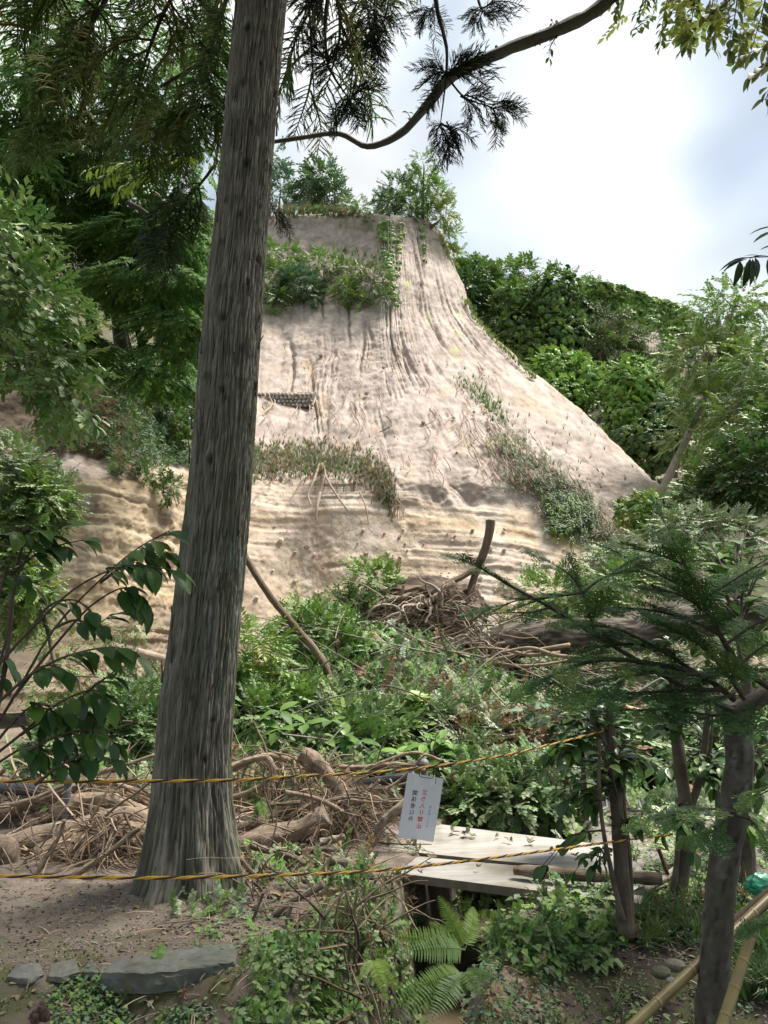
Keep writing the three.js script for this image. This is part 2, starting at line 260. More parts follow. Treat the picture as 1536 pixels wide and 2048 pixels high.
{
  const g = new Geo(), nr = 540, nc = 640, P = [];
  const cmap = (t) => (t < 0.1 ? lerp(0, 1.6, t / 0.1) : t < 0.93 ? lerp(1.6, 8.35, (t - 0.1) / 0.83) : lerp(8.35, NC - 1, (t - 0.93) / 0.07));
  const rmap = (t) => (t < 0.95 ? lerp(0, 15, t / 0.95) : lerp(15, NR - 1, (t - 0.95) / 0.05));
  for (let j = 0; j <= nr; j++) for (let i = 0; i <= nc; i++) P.push(netPoint(rmap(j / nr), cmap(i / nc)));
  const W = nc + 1, e1 = V(), e2 = V();
  for (let j = 0; j <= nr; j++) {
    const r = rmap(j / nr), R = Math.min(NR - 2, Math.floor(r)), v = lerp(ROWV[R], ROWV[R + 1], r - R);
    for (let i = 0; i <= nc; i++) {
      const c = cmap(i / nc), p = P[j * W + i].clone();
      e1.copy(P[j * W + Math.min(nc, i + 1)]).sub(P[j * W + Math.max(0, i - 1)]); e2.copy(P[Math.min(nr, j + 1) * W + i]).sub(P[Math.max(0, j - 1) * W + i]);
      const n = e1.cross(e2).normalize(); // outwards
      const big = fbm(p.x * 0.3, p.y * 0.3, p.z * 0.3, 4), mid = fbm(p.x * 1.1, p.y * 1.1, p.z * 1.1, 4), fine = fbm(p.x * 4, p.y * 4, p.z * 4, 4);
      const edgeV = 955 + 70 * smooth(5.7, 7, c) + 35 * noise(p.x * 0.5, 1, 3);
      const lower = smooth(edgeV - 18, edgeV + 18, v), upper = 1 - smooth(610, 720, v), facet = smooth(6.1, 6.9, c) * (1 - smooth(8.3, 8.7, c)) * (1 - smooth(690, 810, v)) * smooth(440, 470, v);
      let d = 0.28 * big + (0.14 - 0.08 * lower - 0.06 * facet) * mid + (0.055 - 0.028 * lower - 0.02 * facet) * fine;
      // flutes on the steep flank, rills down the slope, ledges in the bedded face
      const cc = c + 0.05 * big + 0.02 * mid;
      const f1 = clamp(1 - Math.abs(noise(cc * 13, r * 0.25, 2.2)) * 3), f2 = clamp(1 - Math.abs(noise(cc * 37, r * 0.5, 5.2)) * 2.6);
      d -= facet * (0.24 * f1 * f1 * f1 * smooth(-0.3, 0.3, noise(cc * 5, r * 0.4, 8)) + 0.07 * f2 * f2);
      const w = c + 0.1 * noise(p.x * 0.25, p.y * 0.25, 6) + 0.035 * mid + 0.012 * fine + 0.12 * (r - 9) * smooth(5.2, 7, c) * 0.3;
      const m1 = smooth(-0.05, 0.35, noise(w * 2.2, r * 0.5, 14)), m2 = smooth(-0.1, 0.3, noise(w * 4, r * 0.9, 24));
      const rill1 = Math.pow(clamp(1 - Math.abs(noise(w * 5, r * 0.3, 9.1)) * 4), 2), rill2 = Math.pow(clamp(1 - Math.abs(noise(w * 14, r * 0.6, 3.3)) * 3), 2);
      const talus = (1 - lower) * (1 - facet) * smooth(4, 5, c); d -= talus * (0.2 * rill1 * m1 + 0.07 * rill2 * m2);
      const dip = p.y + (0.05 + 0.1 * smooth(0, 6, p.x)) * p.x + 0.35 * noise(p.x * 0.2, 2, p.y * 0.15), s1 = noise(1.3, dip * 2.6, 0.22 * p.x), s2 = noise(7.7, dip * 11, 0.5 * p.x + 4);
      const bed = lower * (1 - smooth(7, 7.6, c)) * smooth(-0.45, 0.1, noise(p.x * 0.35, p.y * 0.5, 40)); d += bed * ((0.06 - 0.05 * (1 - smooth(3.5, 4.9, c))) * smooth(-0.15, 0.15, s1) + (0.04 - 0.02 * (1 - smooth(3.5, 4.9, c))) * s2) + lower * (1 - smooth(3.5, 4.9, c)) * (0.14 * mid + 0.09 * fine + 0.05 * smooth(-0.1, 0.1, noise(4.1, dip * 5, 0.2 * p.x + 9)));
      const block = smooth(0.1, 0.2, noise(p.x * 0.9, p.y * 0.5, 51)) * lower; d -= 0.1 * block * fine;
      p.addScaledVector(n, d);
      // ground colour
      const bands = 0.5 + 0.5 * noise(3.3, dip * 2.2, 0.03 * p.x), b2 = noise(2.1, dip * 8, 0.1 * p.x);
      let col = mix3([0.385, 0.325, 0.28], [0.46, 0.395, 0.345], smooth(-0.3, 0.35, mid + 0.6 * big));
      col = mix3(col, [0.39, 0.34, 0.29], upper * 0.7);
      col = mix3(col, [0.46, 0.35, 0.235], (1 - upper) * (1 - lower) * 0.55 * smooth(0.12, 0.4, fbm(c * 3 + 2, r * 0.9, 4.4, 3)));
      col = mix3(col, [0.54, 0.48, 0.41], 0.4 * smooth(0.1, 0.4, fbm(c * 9, r * 0.7, 21, 4))); col = mix3(col, [0.33, 0.255, 0.2], 0.5 * smooth(0.12, 0.4, fbm(c * 16 + 5, r * 0.9, 31, 4)) * smooth(-0.2, 0.2, big));
      let strata = mix3([0.51, 0.42, 0.325], [0.53, 0.41, 0.26], smooth(0.35, 0.75, bands)); strata = mix3(strata, [0.53, 0.46, 0.37], smooth(0.05, 0.4, b2) * 0.5); strata = mix3(strata, [0.35, 0.275, 0.2], smooth(0.1, 0.4, -b2 - 0.3 * mid) * 0.45);
      strata = mix3(strata, [0.5, 0.42, 0.35], smooth(-0.1, 0.25, big + 0.3 * mid) * 0.6); strata = mix3(strata, [0.48, 0.38, 0.24], (1 - smooth(3.0, 4.6, c)) * 0.55);
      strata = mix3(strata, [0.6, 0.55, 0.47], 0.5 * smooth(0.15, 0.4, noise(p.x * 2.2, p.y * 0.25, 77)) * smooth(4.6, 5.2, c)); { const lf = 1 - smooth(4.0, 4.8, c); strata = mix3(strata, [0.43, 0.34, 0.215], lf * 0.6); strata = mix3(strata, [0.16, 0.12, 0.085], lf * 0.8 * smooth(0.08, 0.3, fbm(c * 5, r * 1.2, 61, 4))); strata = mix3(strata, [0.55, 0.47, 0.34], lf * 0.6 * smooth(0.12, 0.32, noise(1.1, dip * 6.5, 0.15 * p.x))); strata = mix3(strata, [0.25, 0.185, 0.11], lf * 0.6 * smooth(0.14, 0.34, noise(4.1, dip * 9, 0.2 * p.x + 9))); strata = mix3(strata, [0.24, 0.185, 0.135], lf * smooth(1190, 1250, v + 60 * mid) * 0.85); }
      col = mix3(col, strata, lower * (1 - smooth(7.2, 8, c)));
      col = mix3(col, [0.42, 0.45, 0.2], 0.75 * smooth(0.34, 0.42, fbm(c * 6.3, r * 2.6, 1.7, 3)) * facet);
      const soilTop = (1 - smooth(3.9, 4.5, c + 0.3 * big)) * (1 - smooth(905, 935, v + 40 * mid)); col = mix3(col, [0.1, 0.068, 0.045], soilTop * 0.92);
      col = mix3(col, [0.075, 0.075, 0.03], (1 - smooth(4.3, 5, c)) * (1 - smooth(690, 740, v)) * smooth(600, 620, v + 150 * mid));
      if (v < 436) col = mix3(col, [0.16, 0.14, 0.07], 0.7);
      if (c > 8.5) col = mix3(col, [0.12, 0.13, 0.05], 0.6 * smooth(-0.1, 0.2, mid));
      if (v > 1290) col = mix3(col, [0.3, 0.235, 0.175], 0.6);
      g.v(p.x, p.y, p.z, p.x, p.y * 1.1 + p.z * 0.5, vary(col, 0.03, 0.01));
      zput(p.x, p.y, p.z, zmap);
    }
  }
  for (let j = 0; j < nr; j++) for (let i = 0; i < nc; i++) { const a = j * W + i; g.q(a, a + 1, a + W + 1, a + W); }
  tag(part('cliff', g.build(), M.cliff), 'tall bare landslide cliff of tan earth with bedded ochre foot', null, null, 'structure');
}

// ---------- wooded hillside behind the cliff's flank ----------
{
  const crest = table([[780, 560], [900, 555], [1000, 575], [1100, 598], [1180, 590], [1290, 612], [1380, 642], [1536, 690], [1800, 770], [2600, 850]]);
  const g = new Geo(), nu = 150, nv = 90;
  for (let j = 0; j <= nv + 14; j++) for (let i = 0; i <= nu; i++) {
    const u = lerp(760, 2700, i / nu), top = crest(u); let p;
    if (j <= nv) { const t = j / nv, v = lerp(1400, top, t); p = at(u, v, lerp(27, 56, Math.pow(t, 0.8)) - 3 * smooth(1500, 2400, u) * t); }
    else { p = at(u, top, 56 - 3 * smooth(1500, 2400, u)); const k = (j - nv) / 14; p.z -= 60 * k; p.y -= 10 * k * k; }
    const n1 = fbm(p.x * 0.2, p.y * 0.2, p.z * 0.2, 4); p.y += 1.2 * n1;
    const bare = smooth(1240, 1290, u) * (1 - smooth(1400, 1440, u)) * smooth(0.5, 0.62, j / nv) * smooth(-0.12, 0.08, fbm(p.x * 0.5, p.y * 0.5, 3, 3) + 0.05);
    const c = mix3(mix3([0.07, 0.085, 0.03], [0.05, 0.06, 0.022], rnd()), [0.42, 0.35, 0.29], bare);
    g.v(p.x, p.y, p.z, p.x, p.y, c); zput(p.x, p.y, p.z, hmap);
  }
  const W = nu + 1; for (let j = 0; j < nv + 14; j++) for (let i = 0; i < nu; i++) { const a = j * W + i; g.q(a, a + 1, a + W + 1, a + W); }
  tag(part('hillside', g.build(), M.soil), 'steep wooded hillside behind the flank of the cliff', null, null, 'structure');
}
// ---------- leaves, twigs and sprays (base at the origin, along +Z, upper side +Y) ----------
const WHITE = [1, 1, 1], STEM = [0.9, 0.6, 0.5];
function leaf({ L = 1, W = 0.4, fold = 0.18, droop = 0.15, rows = 3, wide = 0.45, tip = 1, col = WHITE, wave = 0 } = {}) {
  const g = new Geo(), prev = [];
  for (let k = 0; k <= rows; k++) {
    const t = k / rows, z = L * t, y = -droop * L * t * t, w = k === 0 ? 0.03 * W : k === rows ? 0 : W * 0.5 * Math.pow(Math.sin(Math.PI * Math.pow(t, Math.log(0.5) / Math.log(wide))), 0.8) * (t > wide ? Math.pow(1 - 0.25 * (t - wide), tip) : 1);
    const e = y + fold * w + wave * L * Math.sin(t * 9);
    if (k === rows) { prev.push([g.v(0, y, z, 0.5, 1, col)]); continue; }
    prev.push([g.v(-w, e, z, 0, t, col), g.v(0, y, z, 0.5, t, col), g.v(w, e, z, 1, t, col)]);
  }
  for (let k = 0; k < rows; k++) { const a = prev[k], b = prev[k + 1]; if (b.length === 1) { g.t(a[0], a[1], b[0]); g.t(a[1], a[2], b[0]); } else { g.q(a[0], a[1], b[1], b[0]); g.q(a[1], a[2], b[2], b[1]); } }
  return g;
}
function palmLeaf(R = 1, lobes = 5, col = WHITE, slim = 0.26) { // maple-like
  const g = new Geo();
  const o = g.v(0, 0, 0, 0.5, 0, col);
  for (let k = 0; k < lobes; k++) { const a = (k / (lobes - 1) - 0.5) * 3.7, l = R * (1 - 0.32 * Math.abs(k / (lobes - 1) - 0.5) * 2), dx = Math.sin(a), dz = Math.cos(a), n = slim * l; const p = g.v(dx * l * 0.5 + dz * n, 0.03 * R, dz * l * 0.5 - dx * n, 0, 0.5, col), q = g.v(dx * l * 0.5 - dz * n, 0.03 * R, dz * l * 0.5 + dx * n, 1, 0.5, col), t = g.v(dx * l, -0.1 * R, dz * l, 0.5, 1, col); g.t(o, p, q); g.t(p, t, q); }
  return g;
}
// a twig with leaves; unit length 1
function twig({ n = 11, leafL = 0.3, leafW = 0.13, spread = 1.0, fold = 0.2, droop = 0.2, rows = 2, roll = 0.5, stem = 0.008, curve = 0.15, kind = 'leaf', hang = 0, seed = 1, lobes = 5, wide = 0.45, both = true } = {}) {
  reseed(seed * 7919); const g = new Geo();
  const path = (t) => V(0.04 * Math.sin(t * 5), -curve * t * t, t);
  if (stem) g.tube([0, 0.33, 0.66, 1].map(path), (t) => stem * (1 - 0.7 * t), { sides: 3, seg: 3, col: STEM, cap: false });
  for (let k = 0; k < n; k++) {
    const t = 0.12 + 0.88 * (k + rnd() * 0.5) / n, side = both ? (k % 2 ? 1 : -1) : (rnd() < 0.5 ? -1 : 1), a = side * spread * rr(0.7, 1.15) * (k === n - 1 ? 0.1 : 1);
    const d = V(Math.sin(a), -hang * rr(0.5, 1.3) + gauss() * 0.15, Math.cos(a)), up = V(gauss() * roll, 1, gauss() * roll), s = rr(0.75, 1.15);
    const lf = kind === 'palm' ? palmLeaf(leafL * s, lobes, WHITE) : leaf({ L: leafL * s, W: leafW * s, fold, droop: droop * rr(0.4, 1.5), rows, wide });
    const f = rr(0.82, 1.18); g.add(lf, basis(d, up, path(t)), [f, f * rr(0.96, 1.04), f]);
  }
  return g.build();
}
// big flat trifoliate vine leaf cluster, facing +Y
function vineCluster(seed) {
  reseed(seed * 31337); const g = new Geo();
  for (let k = 0; k < 5; k++) {
    const o = V(gauss() * 0.4, gauss() * 0.1, gauss() * 0.4), a0 = rnd() * 6.28, f = rr(0.8, 1.2);
    for (let j = 0; j < 3; j++) { const a = a0 + (j - 1) * 1.5, d = V(Math.sin(a), -0.25, Math.cos(a)); g.add(leaf({ L: rr(0.42, 0.55), W: 0.4, fold: 0.25, droop: 0.3, rows: 3, wide: 0.38 }), basis(d, V(gauss() * 0.25, 1, gauss() * 0.25), o), [f, f, f]); }
  }
  return g.build();
}
// drooping cord-like spray of a cedar
function cedarSpray(seed, n = 26, droop = 0.5) {
  reseed(seed * 104729); const g = new Geo(); const axis = (t) => V(0.06 * Math.sin(t * 4 + seed), -droop * t * t, t * (1 - 0.25 * t));
  g.tube([0, 0.33, 0.66, 1].map(axis), (t) => 0.02 * (1 - 0.75 * t), { sides: 4, seg: 5, col: [0.75, 0.5, 0.4], cap: false });
  for (let k = 0; k < n; k++) {
    const t = 0.15 + 0.85 * k / n, b = axis(t), roll = rnd() * 6.28, sd = k % 2 ? 1 : -1, l = rr(0.3, 0.5) * (1.05 - 0.45 * t);
    const d = V(sd * rr(0.5, 1) + 0.3 * Math.cos(roll), 0.35 * Math.sin(roll), rr(0.45, 1)).normalize(), f = rr(0.8, 1.2), c = [f, f, f];
    const cord = (b, d, l, r) => { const m = b.clone().addScaledVector(d, l * 0.5).add(V(0, -0.03 * l, 0)), e = b.clone().addScaledVector(d, l).add(V(0, -0.3 * l, 0)); g.tube([b, m, e], (q) => r * (q < 0.5 ? 0.9 + 0.2 * q : 1.4 * (1 - q) + 0.3), { sides: 3, seg: 4, col: c, cap: false }); return [m, e]; };
    const [m] = cord(b, d, l, 0.0085); cord(m, d.clone().add(V(gauss() * 0.9, -0.2, gauss() * 0.6)).normalize(), l * 0.5, 0.007); if (rnd() < 0.6) cord(b.clone().lerp(m, 0.6), d.clone().add(V(gauss(), -0.1, gauss())).normalize(), l * 0.55, 0.007);
    // awl needles along the cord, as a ragged outline
    for (let j = 0; j < 7; j++) { const p = b.clone().addScaledVector(d, l * (0.12 + 0.12 * j)).add(V(0, -0.02, 0)), nd = d.clone().multiplyScalar(1.4).add(rdir()).normalize(), sdv = nd.clone().cross(rdir()).normalize().multiplyScalar(0.004), e = p.clone().addScaledVector(nd, 0.05); const A = g.v(p.x - sdv.x, p.y - sdv.y, p.z - sdv.z, 0, 0, c), B = g.v(p.x + sdv.x, p.y + sdv.y, p.z + sdv.z, 0, 0, c), E = g.v(e.x, e.y, e.z, 0, 0, c); g.t(A, B, E); }
  }
  return g.build();
}
// a flat fir branchlet: an axis with side twigs, all combed with short needles
function firSpray(seed) {
  reseed(seed * 8191); const g = new Geo();
  const comb = (b, d, l, r) => {
    const sd = d.clone().cross(UPV).normalize(), c0 = rr(0.8, 1.2); g.tube([b, b.clone().addScaledVector(d, l)], (q) => r * (1 - 0.6 * q), { sides: 3, seg: 2, col: [1.1, 0.55, 0.5], cap: false });
    const n = Math.round(l * 19); for (let k = 0; k < n; k++) for (const s of [-1, 1]) { const q = (k + 0.5 * rnd()) / n, p = b.clone().addScaledVector(d, l * q), nl = rr(0.125, 0.165) * (1 - 0.5 * Math.max(0, q - 0.75) * 4), nd = sd.clone().multiplyScalar(s).addScaledVector(d, rr(0.35, 0.75)).add(V(0, rr(-0.1, 0.4), 0)).normalize(), w = d.clone().multiplyScalar(0.0165), f = c0 * rr(0.75, 1.25), c = [f, f, f], m = p.clone().addScaledVector(nd, nl * 0.7), e = p.clone().addScaledVector(nd, nl); const A = g.v(p.x - w.x, p.y - w.y, p.z - w.z, 0, 0, c), B = g.v(p.x + w.x, p.y + w.y, p.z + w.z, 0, 0, c), C2 = g.v(m.x + w.x, m.y + w.y, m.z + w.z, 0, 0, c), D2 = g.v(m.x - w.x, m.y - w.y, m.z - w.z, 0, 0, c), E = g.v(e.x, e.y - 0.006, e.z, 0, 0, c); g.q(A, B, C2, D2); g.t(D2, C2, E); }
  };
  comb(V(0, 0, 0), V(0, -0.06, 1).normalize(), 1, 0.012);
  for (let k = 0; k < 6; k++) { const q = 0.18 + 0.12 * k, s = k % 2 ? 1 : -1, d = V(s * rr(0.7, 1), rr(-0.2, 0.1), rr(0.7, 1)).normalize(); comb(V(0, -0.06 * q, q), d, (0.62 - 0.42 * q) * rr(0.8, 1.15), 0.008); }
  return g.build();
}
function grassTuft(seed, n = 16, w = 0.03, bend = 0.6) {
  reseed(seed * 2750159); const g = new Geo();
  for (let k = 0; k < n; k++) {
    const a = rnd() * 6.28, l = rr(0.55, 1), out = rr(0.15, bend), b = V(gauss() * 0.1, 0, gauss() * 0.1), s = V(Math.cos(a + 1.57), 0, Math.sin(a + 1.57)), f = rr(0.75, 1.25), c = [f, f, f]; let prev = null;
    for (let j = 0; j <= 3; j++) { const t = j / 3, x = b.x + Math.cos(a) * out * t * t, z = b.z + Math.sin(a) * out * t * t, y = l * (t - 0.35 * out * t * t), ww = w * (1 - t) * (t < 0.1 ? 0.7 : 1); const A = g.v(x - s.x * ww, y, z - s.z * ww, 0, t, c), B = g.v(x + s.x * ww, y, z + s.z * ww, 1, t, c); if (prev) g.q(prev[0], prev[1], B, A); prev = [A, B]; }
  }
  return g.build();
}
// bamboo-grass culm with lance leaves, along +Y
function sasaTuft(seed, n = 14) {
  reseed(seed * 433); const g = new Geo();
  for (let k = 0; k < n; k++) { const a = rnd() * 6.28, b = V(gauss() * 0.15, rr(0.15, 0.8), gauss() * 0.15), d = V(Math.cos(a), rr(-0.5, 0.4), Math.sin(a)), f = rr(0.75, 1.25); g.add(leaf({ L: rr(0.3, 0.5), W: 0.075, fold: 0.2, droop: 0.4, rows: 2, wide: 0.35 }), basis(d, V(0, 1, 0), b), [f, f, f]); }
  for (let k = 0; k < 3; k++) { const e = V(gauss() * 0.25, 0.85, gauss() * 0.25); g.tube([V(0, 0, 0), e], 0.006, { sides: 3, seg: 1, col: [1.2, 1.0, 0.8], cap: false }); }
  return g.build();
}
// small creeping weeds: heart leaves at different heights
function weedTuft(seed, n = 12, L = 0.3) {
  reseed(seed * 977); const g = new Geo();
  for (let k = 0; k < n; k++) { const a = rnd() * 6.28, r = Math.sqrt(rnd()) * 0.5, h = rr(0.05, 0.5), p = V(Math.cos(a) * r, h, Math.sin(a) * r), d = V(Math.cos(a + gauss()), rr(-0.5, 0.3), Math.sin(a + gauss())), f = rr(0.75, 1.25), s = rr(0.7, 1.2); g.add(leaf({ L: L * s, W: L * 0.75 * s, fold: 0.2, droop: 0.3, rows: 3, wide: 0.36 }), basis(d, V(gauss() * 0.4, 1, gauss() * 0.4), p), [f, f, f]); if (k % 3 === 0) g.tube([V(p.x * 0.4, 0, p.z * 0.4), p], 0.008, { sides: 3, seg: 1, col: [1, 0.9, 0.7], cap: false }); }
  return g.build();
}
const variants = (f, n) => Array.from({ length: n }, (_, k) => f(k + 1));
const LIB = {
  broad: variants((s) => twig({ n: 13, leafL: 0.3, leafW: 0.16, spread: 1.0, seed: s, roll: 0.6 }), 2),
  small: variants((s) => twig({ n: 18, leafL: 0.2, leafW: 0.1, spread: 1.0, seed: s + 10, roll: 0.7 }), 2),
  maple: variants((s) => twig({ n: 17, leafL: 0.17, kind: 'palm', spread: 1.15, seed: s + 20, roll: 0.5, curve: 0.2 }), 2),
  pinnate: variants((s) => twig({ n: 17, leafL: 0.26, leafW: 0.09, spread: 1.15, seed: s + 30, roll: 0.25, curve: 0.35, droop: 0.3 }), 2),
  vine: variants(vineCluster, 2),
  tiny: variants((s) => twig({ n: 22, leafL: 0.17, leafW: 0.1, spread: 1.1, seed: s + 70, roll: 0.8, curve: 0.2, hang: 0.15, stem: 0.006 }), 2),
  cedar: variants((s) => cedarSpray(s), 3),
  cedarFlat: variants((s) => cedarSpray(s + 7, 24, 0.15), 2),
  firSpray: variants((s) => firSpray(s), 4),
  grass: variants((s) => grassTuft(s), 2),
  sasa: variants((s) => sasaTuft(s), 2),
  weed: variants((s) => weedTuft(s), 3),
  ivy: variants((s) => twig({ n: 12, leafL: 0.2, leafW: 0.17, spread: 1.1, seed: s + 50, roll: 0.4, curve: 0.1, wide: 0.34, rows: 3 }), 2),
};
// leaf tones (linear base colours)
const LC = { bright: [0.17, 0.3, 0.05], mid: [0.12, 0.23, 0.048], deep: [0.075, 0.155, 0.042], olive: [0.135, 0.18, 0.055], yellow: [0.27, 0.33, 0.06], blue: [0.1, 0.19, 0.105], pale: [0.18, 0.26, 0.105], grey: [0.24, 0.3, 0.19], dry: [0.24, 0.165, 0.09], camellia: [0.03, 0.075, 0.018], kudzu: [0.19, 0.34, 0.06] };

// clumps: [centre, rx, ry, rz]; returns placements for scatter
function crownList(clumps, n, size, tones, { shell = 0.5, droop = 0.15, out = 1, cut = -2 } = {}) {
  const L = [], vol = clumps.map((c) => Math.pow(c[1] * c[2] + c[1] * c[3] + c[2] * c[3], 1)), tot = vol.reduce((a, b) => a + b, 0);
  clumps.forEach((c, ci) => {
    const k = Math.round(n * vol[ci] / tot), tone0 = pick(tones), ph = rnd() * 9;
    for (let i = 0; i < k; i++) {
      const d = rdir(); if (d.y < cut) continue; const lump = 1 + 0.28 * fbm(d.x * 1.6 + ph, d.y * 1.6, d.z * 1.6 + c[0].x, 3), q = (shell + (1 - shell) * Math.sqrt(rnd())) * lump;
      const p = V(c[0].x + d.x * c[1] * q, c[0].y + d.y * c[2] * q, c[0].z + d.z * c[3] * q);
      const dir = d.clone().multiplyScalar(out).add(rdir().multiplyScalar(0.75)).add(V(0, -droop, 0)), up = V(gauss() * 0.4, 1, gauss() * 0.4).add(d.clone().multiplyScalar(0.5));
      L.push({ m: basis(dir, up, p, rr(size[0], size[1])), c: vary(rnd() < 0.6 ? tone0 : pick(tones)) });
    }
  });
  return L;
}
function foliage(name, kindLib, mat, list, parent) { // shares the placements out among the variants; one part
  const vs = LIB[kindLib];
  const lists = vs.map(() => []); list.forEach((e, k) => lists[k % vs.length].push(e));
  return vs.map((g, k) => lists[k].length && scatter(name, g, mat, lists[k], parent));
}
// a clump seen at photo pixel (u, v), d metres away, w x h pixels
const clump = (u, v, d, w, h, deep = 1) => { const s = d / FPX / 0.97; return [at(u, v, d), w * s / 2, h * s / 2, w * s / 2 * deep]; };

function tree(name, label, category, { base, trunk, clumps, lib = 'broad', n = 300, size = [0.4, 0.6], tones, mat = M.leaf, r = 0.15, bark = [0.12, 0.1, 0.08], crown = {}, group, limbs = true, barkMat = M.smoothBark }) {
  const t = thing(name, label, category, base, group);
  const g = new Geo(); const path = trunk ?? [base, base.clone().lerp(clumps[0][0], 0.55).add(V(gauss() * 0.2, 0, gauss() * 0.2)), clumps[0][0]];
  g.tube(path, (q) => r * (1 - 0.72 * q), { sides: 9, seg: 14, rough: 0.2, col: bark });
  if (limbs) for (const c of clumps) { const from = path[path.length - 1].clone().lerp(path[Math.max(0, path.length - 2)], rr(0.2, 0.9)), to = c[0].clone(); if (from.distanceTo(to) < 0.3) continue; g.tube([from, from.clone().lerp(to, 0.5).add(V(gauss() * 0.15, 0.15, gauss() * 0.15)), to], (q) => r * 0.42 * (1 - 0.8 * q), { sides: 6, seg: 8, col: bark });
    for (let k = 0; k < 4; k++) { const e = c[0].clone().add(V(gauss() * c[1], gauss() * c[2], gauss() * c[3])), f = from.clone().lerp(to, rr(0.5, 1)); g.tube([f, f.clone().lerp(e, 0.5).add(V(0, 0.06, 0)), e], (q) => r * 0.16 * (1 - 0.7 * q), { sides: 4, seg: 4, col: bark, cap: false }); } }
  part('trunk', g.build(), barkMat, t);
  foliage('crown', lib, mat, crownList(clumps, n, size, tones, crown), t);
  return t;
}
// ---------- trees and shrubs on the hillside and the cliff top ----------
reseed(101);
const farBase = (u, v, d) => at(u, v, d);
const T = (name, label, cat, o) => tree(name, label, cat, { base: o.b, ...o });
// wood behind the flank
T('broadleaf_tree', 'dark green tree whose crown just clears the upper flank of the cliff', 'tree', { b: at(930, 640, 47), clumps: [clump(920, 585, 46, 75, 90), clump(950, 560, 47, 70, 60), clump(905, 545, 48, 40, 40)], n: 420, size: [0.7, 1.1], tones: [LC.mid, LC.deep, LC.mid], r: 0.2 });
T('broadleaf_tree', 'spreading green tree between the cliff flank and the tall vine-draped column', 'tree', { b: at(1010, 680, 49), clumps: [clump(985, 575, 49, 80, 70), clump(1030, 555, 50, 90, 50), clump(1005, 620, 48, 110, 90)], n: 520, size: [0.7, 1.1], tones: [LC.mid, LC.olive, LC.bright], r: 0.22 });
T('wispy_tree', 'thin wispy treetop poking above the vine-draped column', 'tree', { b: at(1050, 600, 52), clumps: [clump(1046, 535, 52, 40, 40), clump(1150, 558, 53, 36, 30)], n: 60, size: [0.5, 0.9], tones: [LC.blue, LC.grey], r: 0.08 });
T('broadleaf_tree', 'olive green tree filling the slope below the crest vines', 'tree', { b: at(1200, 790, 44), clumps: [clump(1195, 650, 46, 100, 130), clump(1225, 710, 45, 100, 120), clump(1180, 600, 48, 70, 60)], n: 800, size: [0.6, 1.0], tones: [LC.olive, LC.mid, LC.mid], lib: 'pinnate', r: 0.22 });
T('broadleaf_tree', 'feathery green tree standing beside the bare strip of the hillside', 'tree', { b: at(1300, 760, 44), clumps: [clump(1290, 700, 45, 60, 100), clump(1262, 670, 46, 50, 50)], n: 260, size: [0.6, 1.0], tones: [LC.mid, LC.olive], lib: 'pinnate', r: 0.18 });
// vine-draped trees: leaf curtain over a tree
function draped(label, cat, name, domes, n, tones, size, b, r = 0.18) {
  const t = thing(name, label, cat, b);
  const g = new Geo(); for (const c of domes) g.tube([V(c[0].x, b.y, c[0].z), V(c[0].x + 0.1, (b.y + c[0].y) / 2, c[0].z), c[0]], (q) => r * (1 - 0.6 * q), { sides: 7, seg: 6, rough: 0.2, col: [0.11, 0.09, 0.07] });
  part('trunk', g.build(), M.smoothBark, t);
  const L = [], tot = domes.reduce((a, c) => a + c[1] * c[2], 0);
  for (const c of domes) { const k = Math.round(n * c[1] * c[2] / tot), ph = rnd() * 9; for (let i = 0; i < k; i++) { const d = rdir(); const lump = 1 + 0.28 * fbm(d.x * 2.2 + ph, d.y * 2.2, d.z * 2.2, 4), q = lump * (rnd() < 0.7 ? rr(0.88, 1.06) : rr(0.5, 0.9)), p = V(c[0].x + d.x * c[1] * q, c[0].y + d.y * c[2] * q, c[0].z + d.z * c[3] * q); const nrm = d.clone().add(V(0, 0.35, 0)).add(rdir().multiplyScalar(0.7)).normalize(), dir = V(gauss(), -0.8, gauss()); L.push({ m: basis(dir.addScaledVector(nrm, -dir.dot(nrm)), nrm, p, rr(size[0] * 0.75, size[1])), c: vary(pick(tones), 0.22) }); } }
  const sh = []; for (const c of domes) for (let k = 0; k < n * 0.05; k++) { const d = rdir(); d.y = Math.abs(d.y) * 0.9; sh.push({ m: basis(d.clone().add(rdir().multiplyScalar(0.8)), UPV, V(c[0].x + d.x * c[1], c[0].y + d.y * c[2], c[0].z + d.z * c[3]), rr(size[0], size[1]) * 1.3), c: vary(pick(tones), 0.2) }); }
  foliage('shoots', 'broad', M.leaf, sh, t); foliage('vine_leaves', 'vine', M.leaf, L, t); return t;
}
draped('tall column of a tree wholly draped in vines, taller and narrower than its neighbour', 'vine-covered tree', 'vine_draped_tree', [clump(1112, 600, 43, 105, 140), clump(1118, 680, 43, 120, 130), clump(1085, 650, 44, 60, 120)], 1300, [LC.mid, LC.kudzu, LC.deep], [0.34, 0.52], at(1112, 790, 42));
draped('lower vine-draped tree with a flat mushroom top beside the tall column', 'vine-covered tree', 'vine_draped_tree', [clump(1025, 600, 43, 80, 60), clump(1030, 660, 43, 74, 110), clump(1050, 700, 43, 70, 80)], 900, [LC.mid, LC.kudzu, LC.deep], [0.32, 0.5], at(1030, 760, 42));
draped('hanging mass of vines on the shoulder beside the tall column', 'vine-covered tree', 'vine_draped_tree', [clump(1160, 640, 44, 60, 110), clump(1150, 690, 43.5, 60, 80)], 560, [LC.deep, LC.mid], [0.3, 0.5], at(1160, 760, 43));
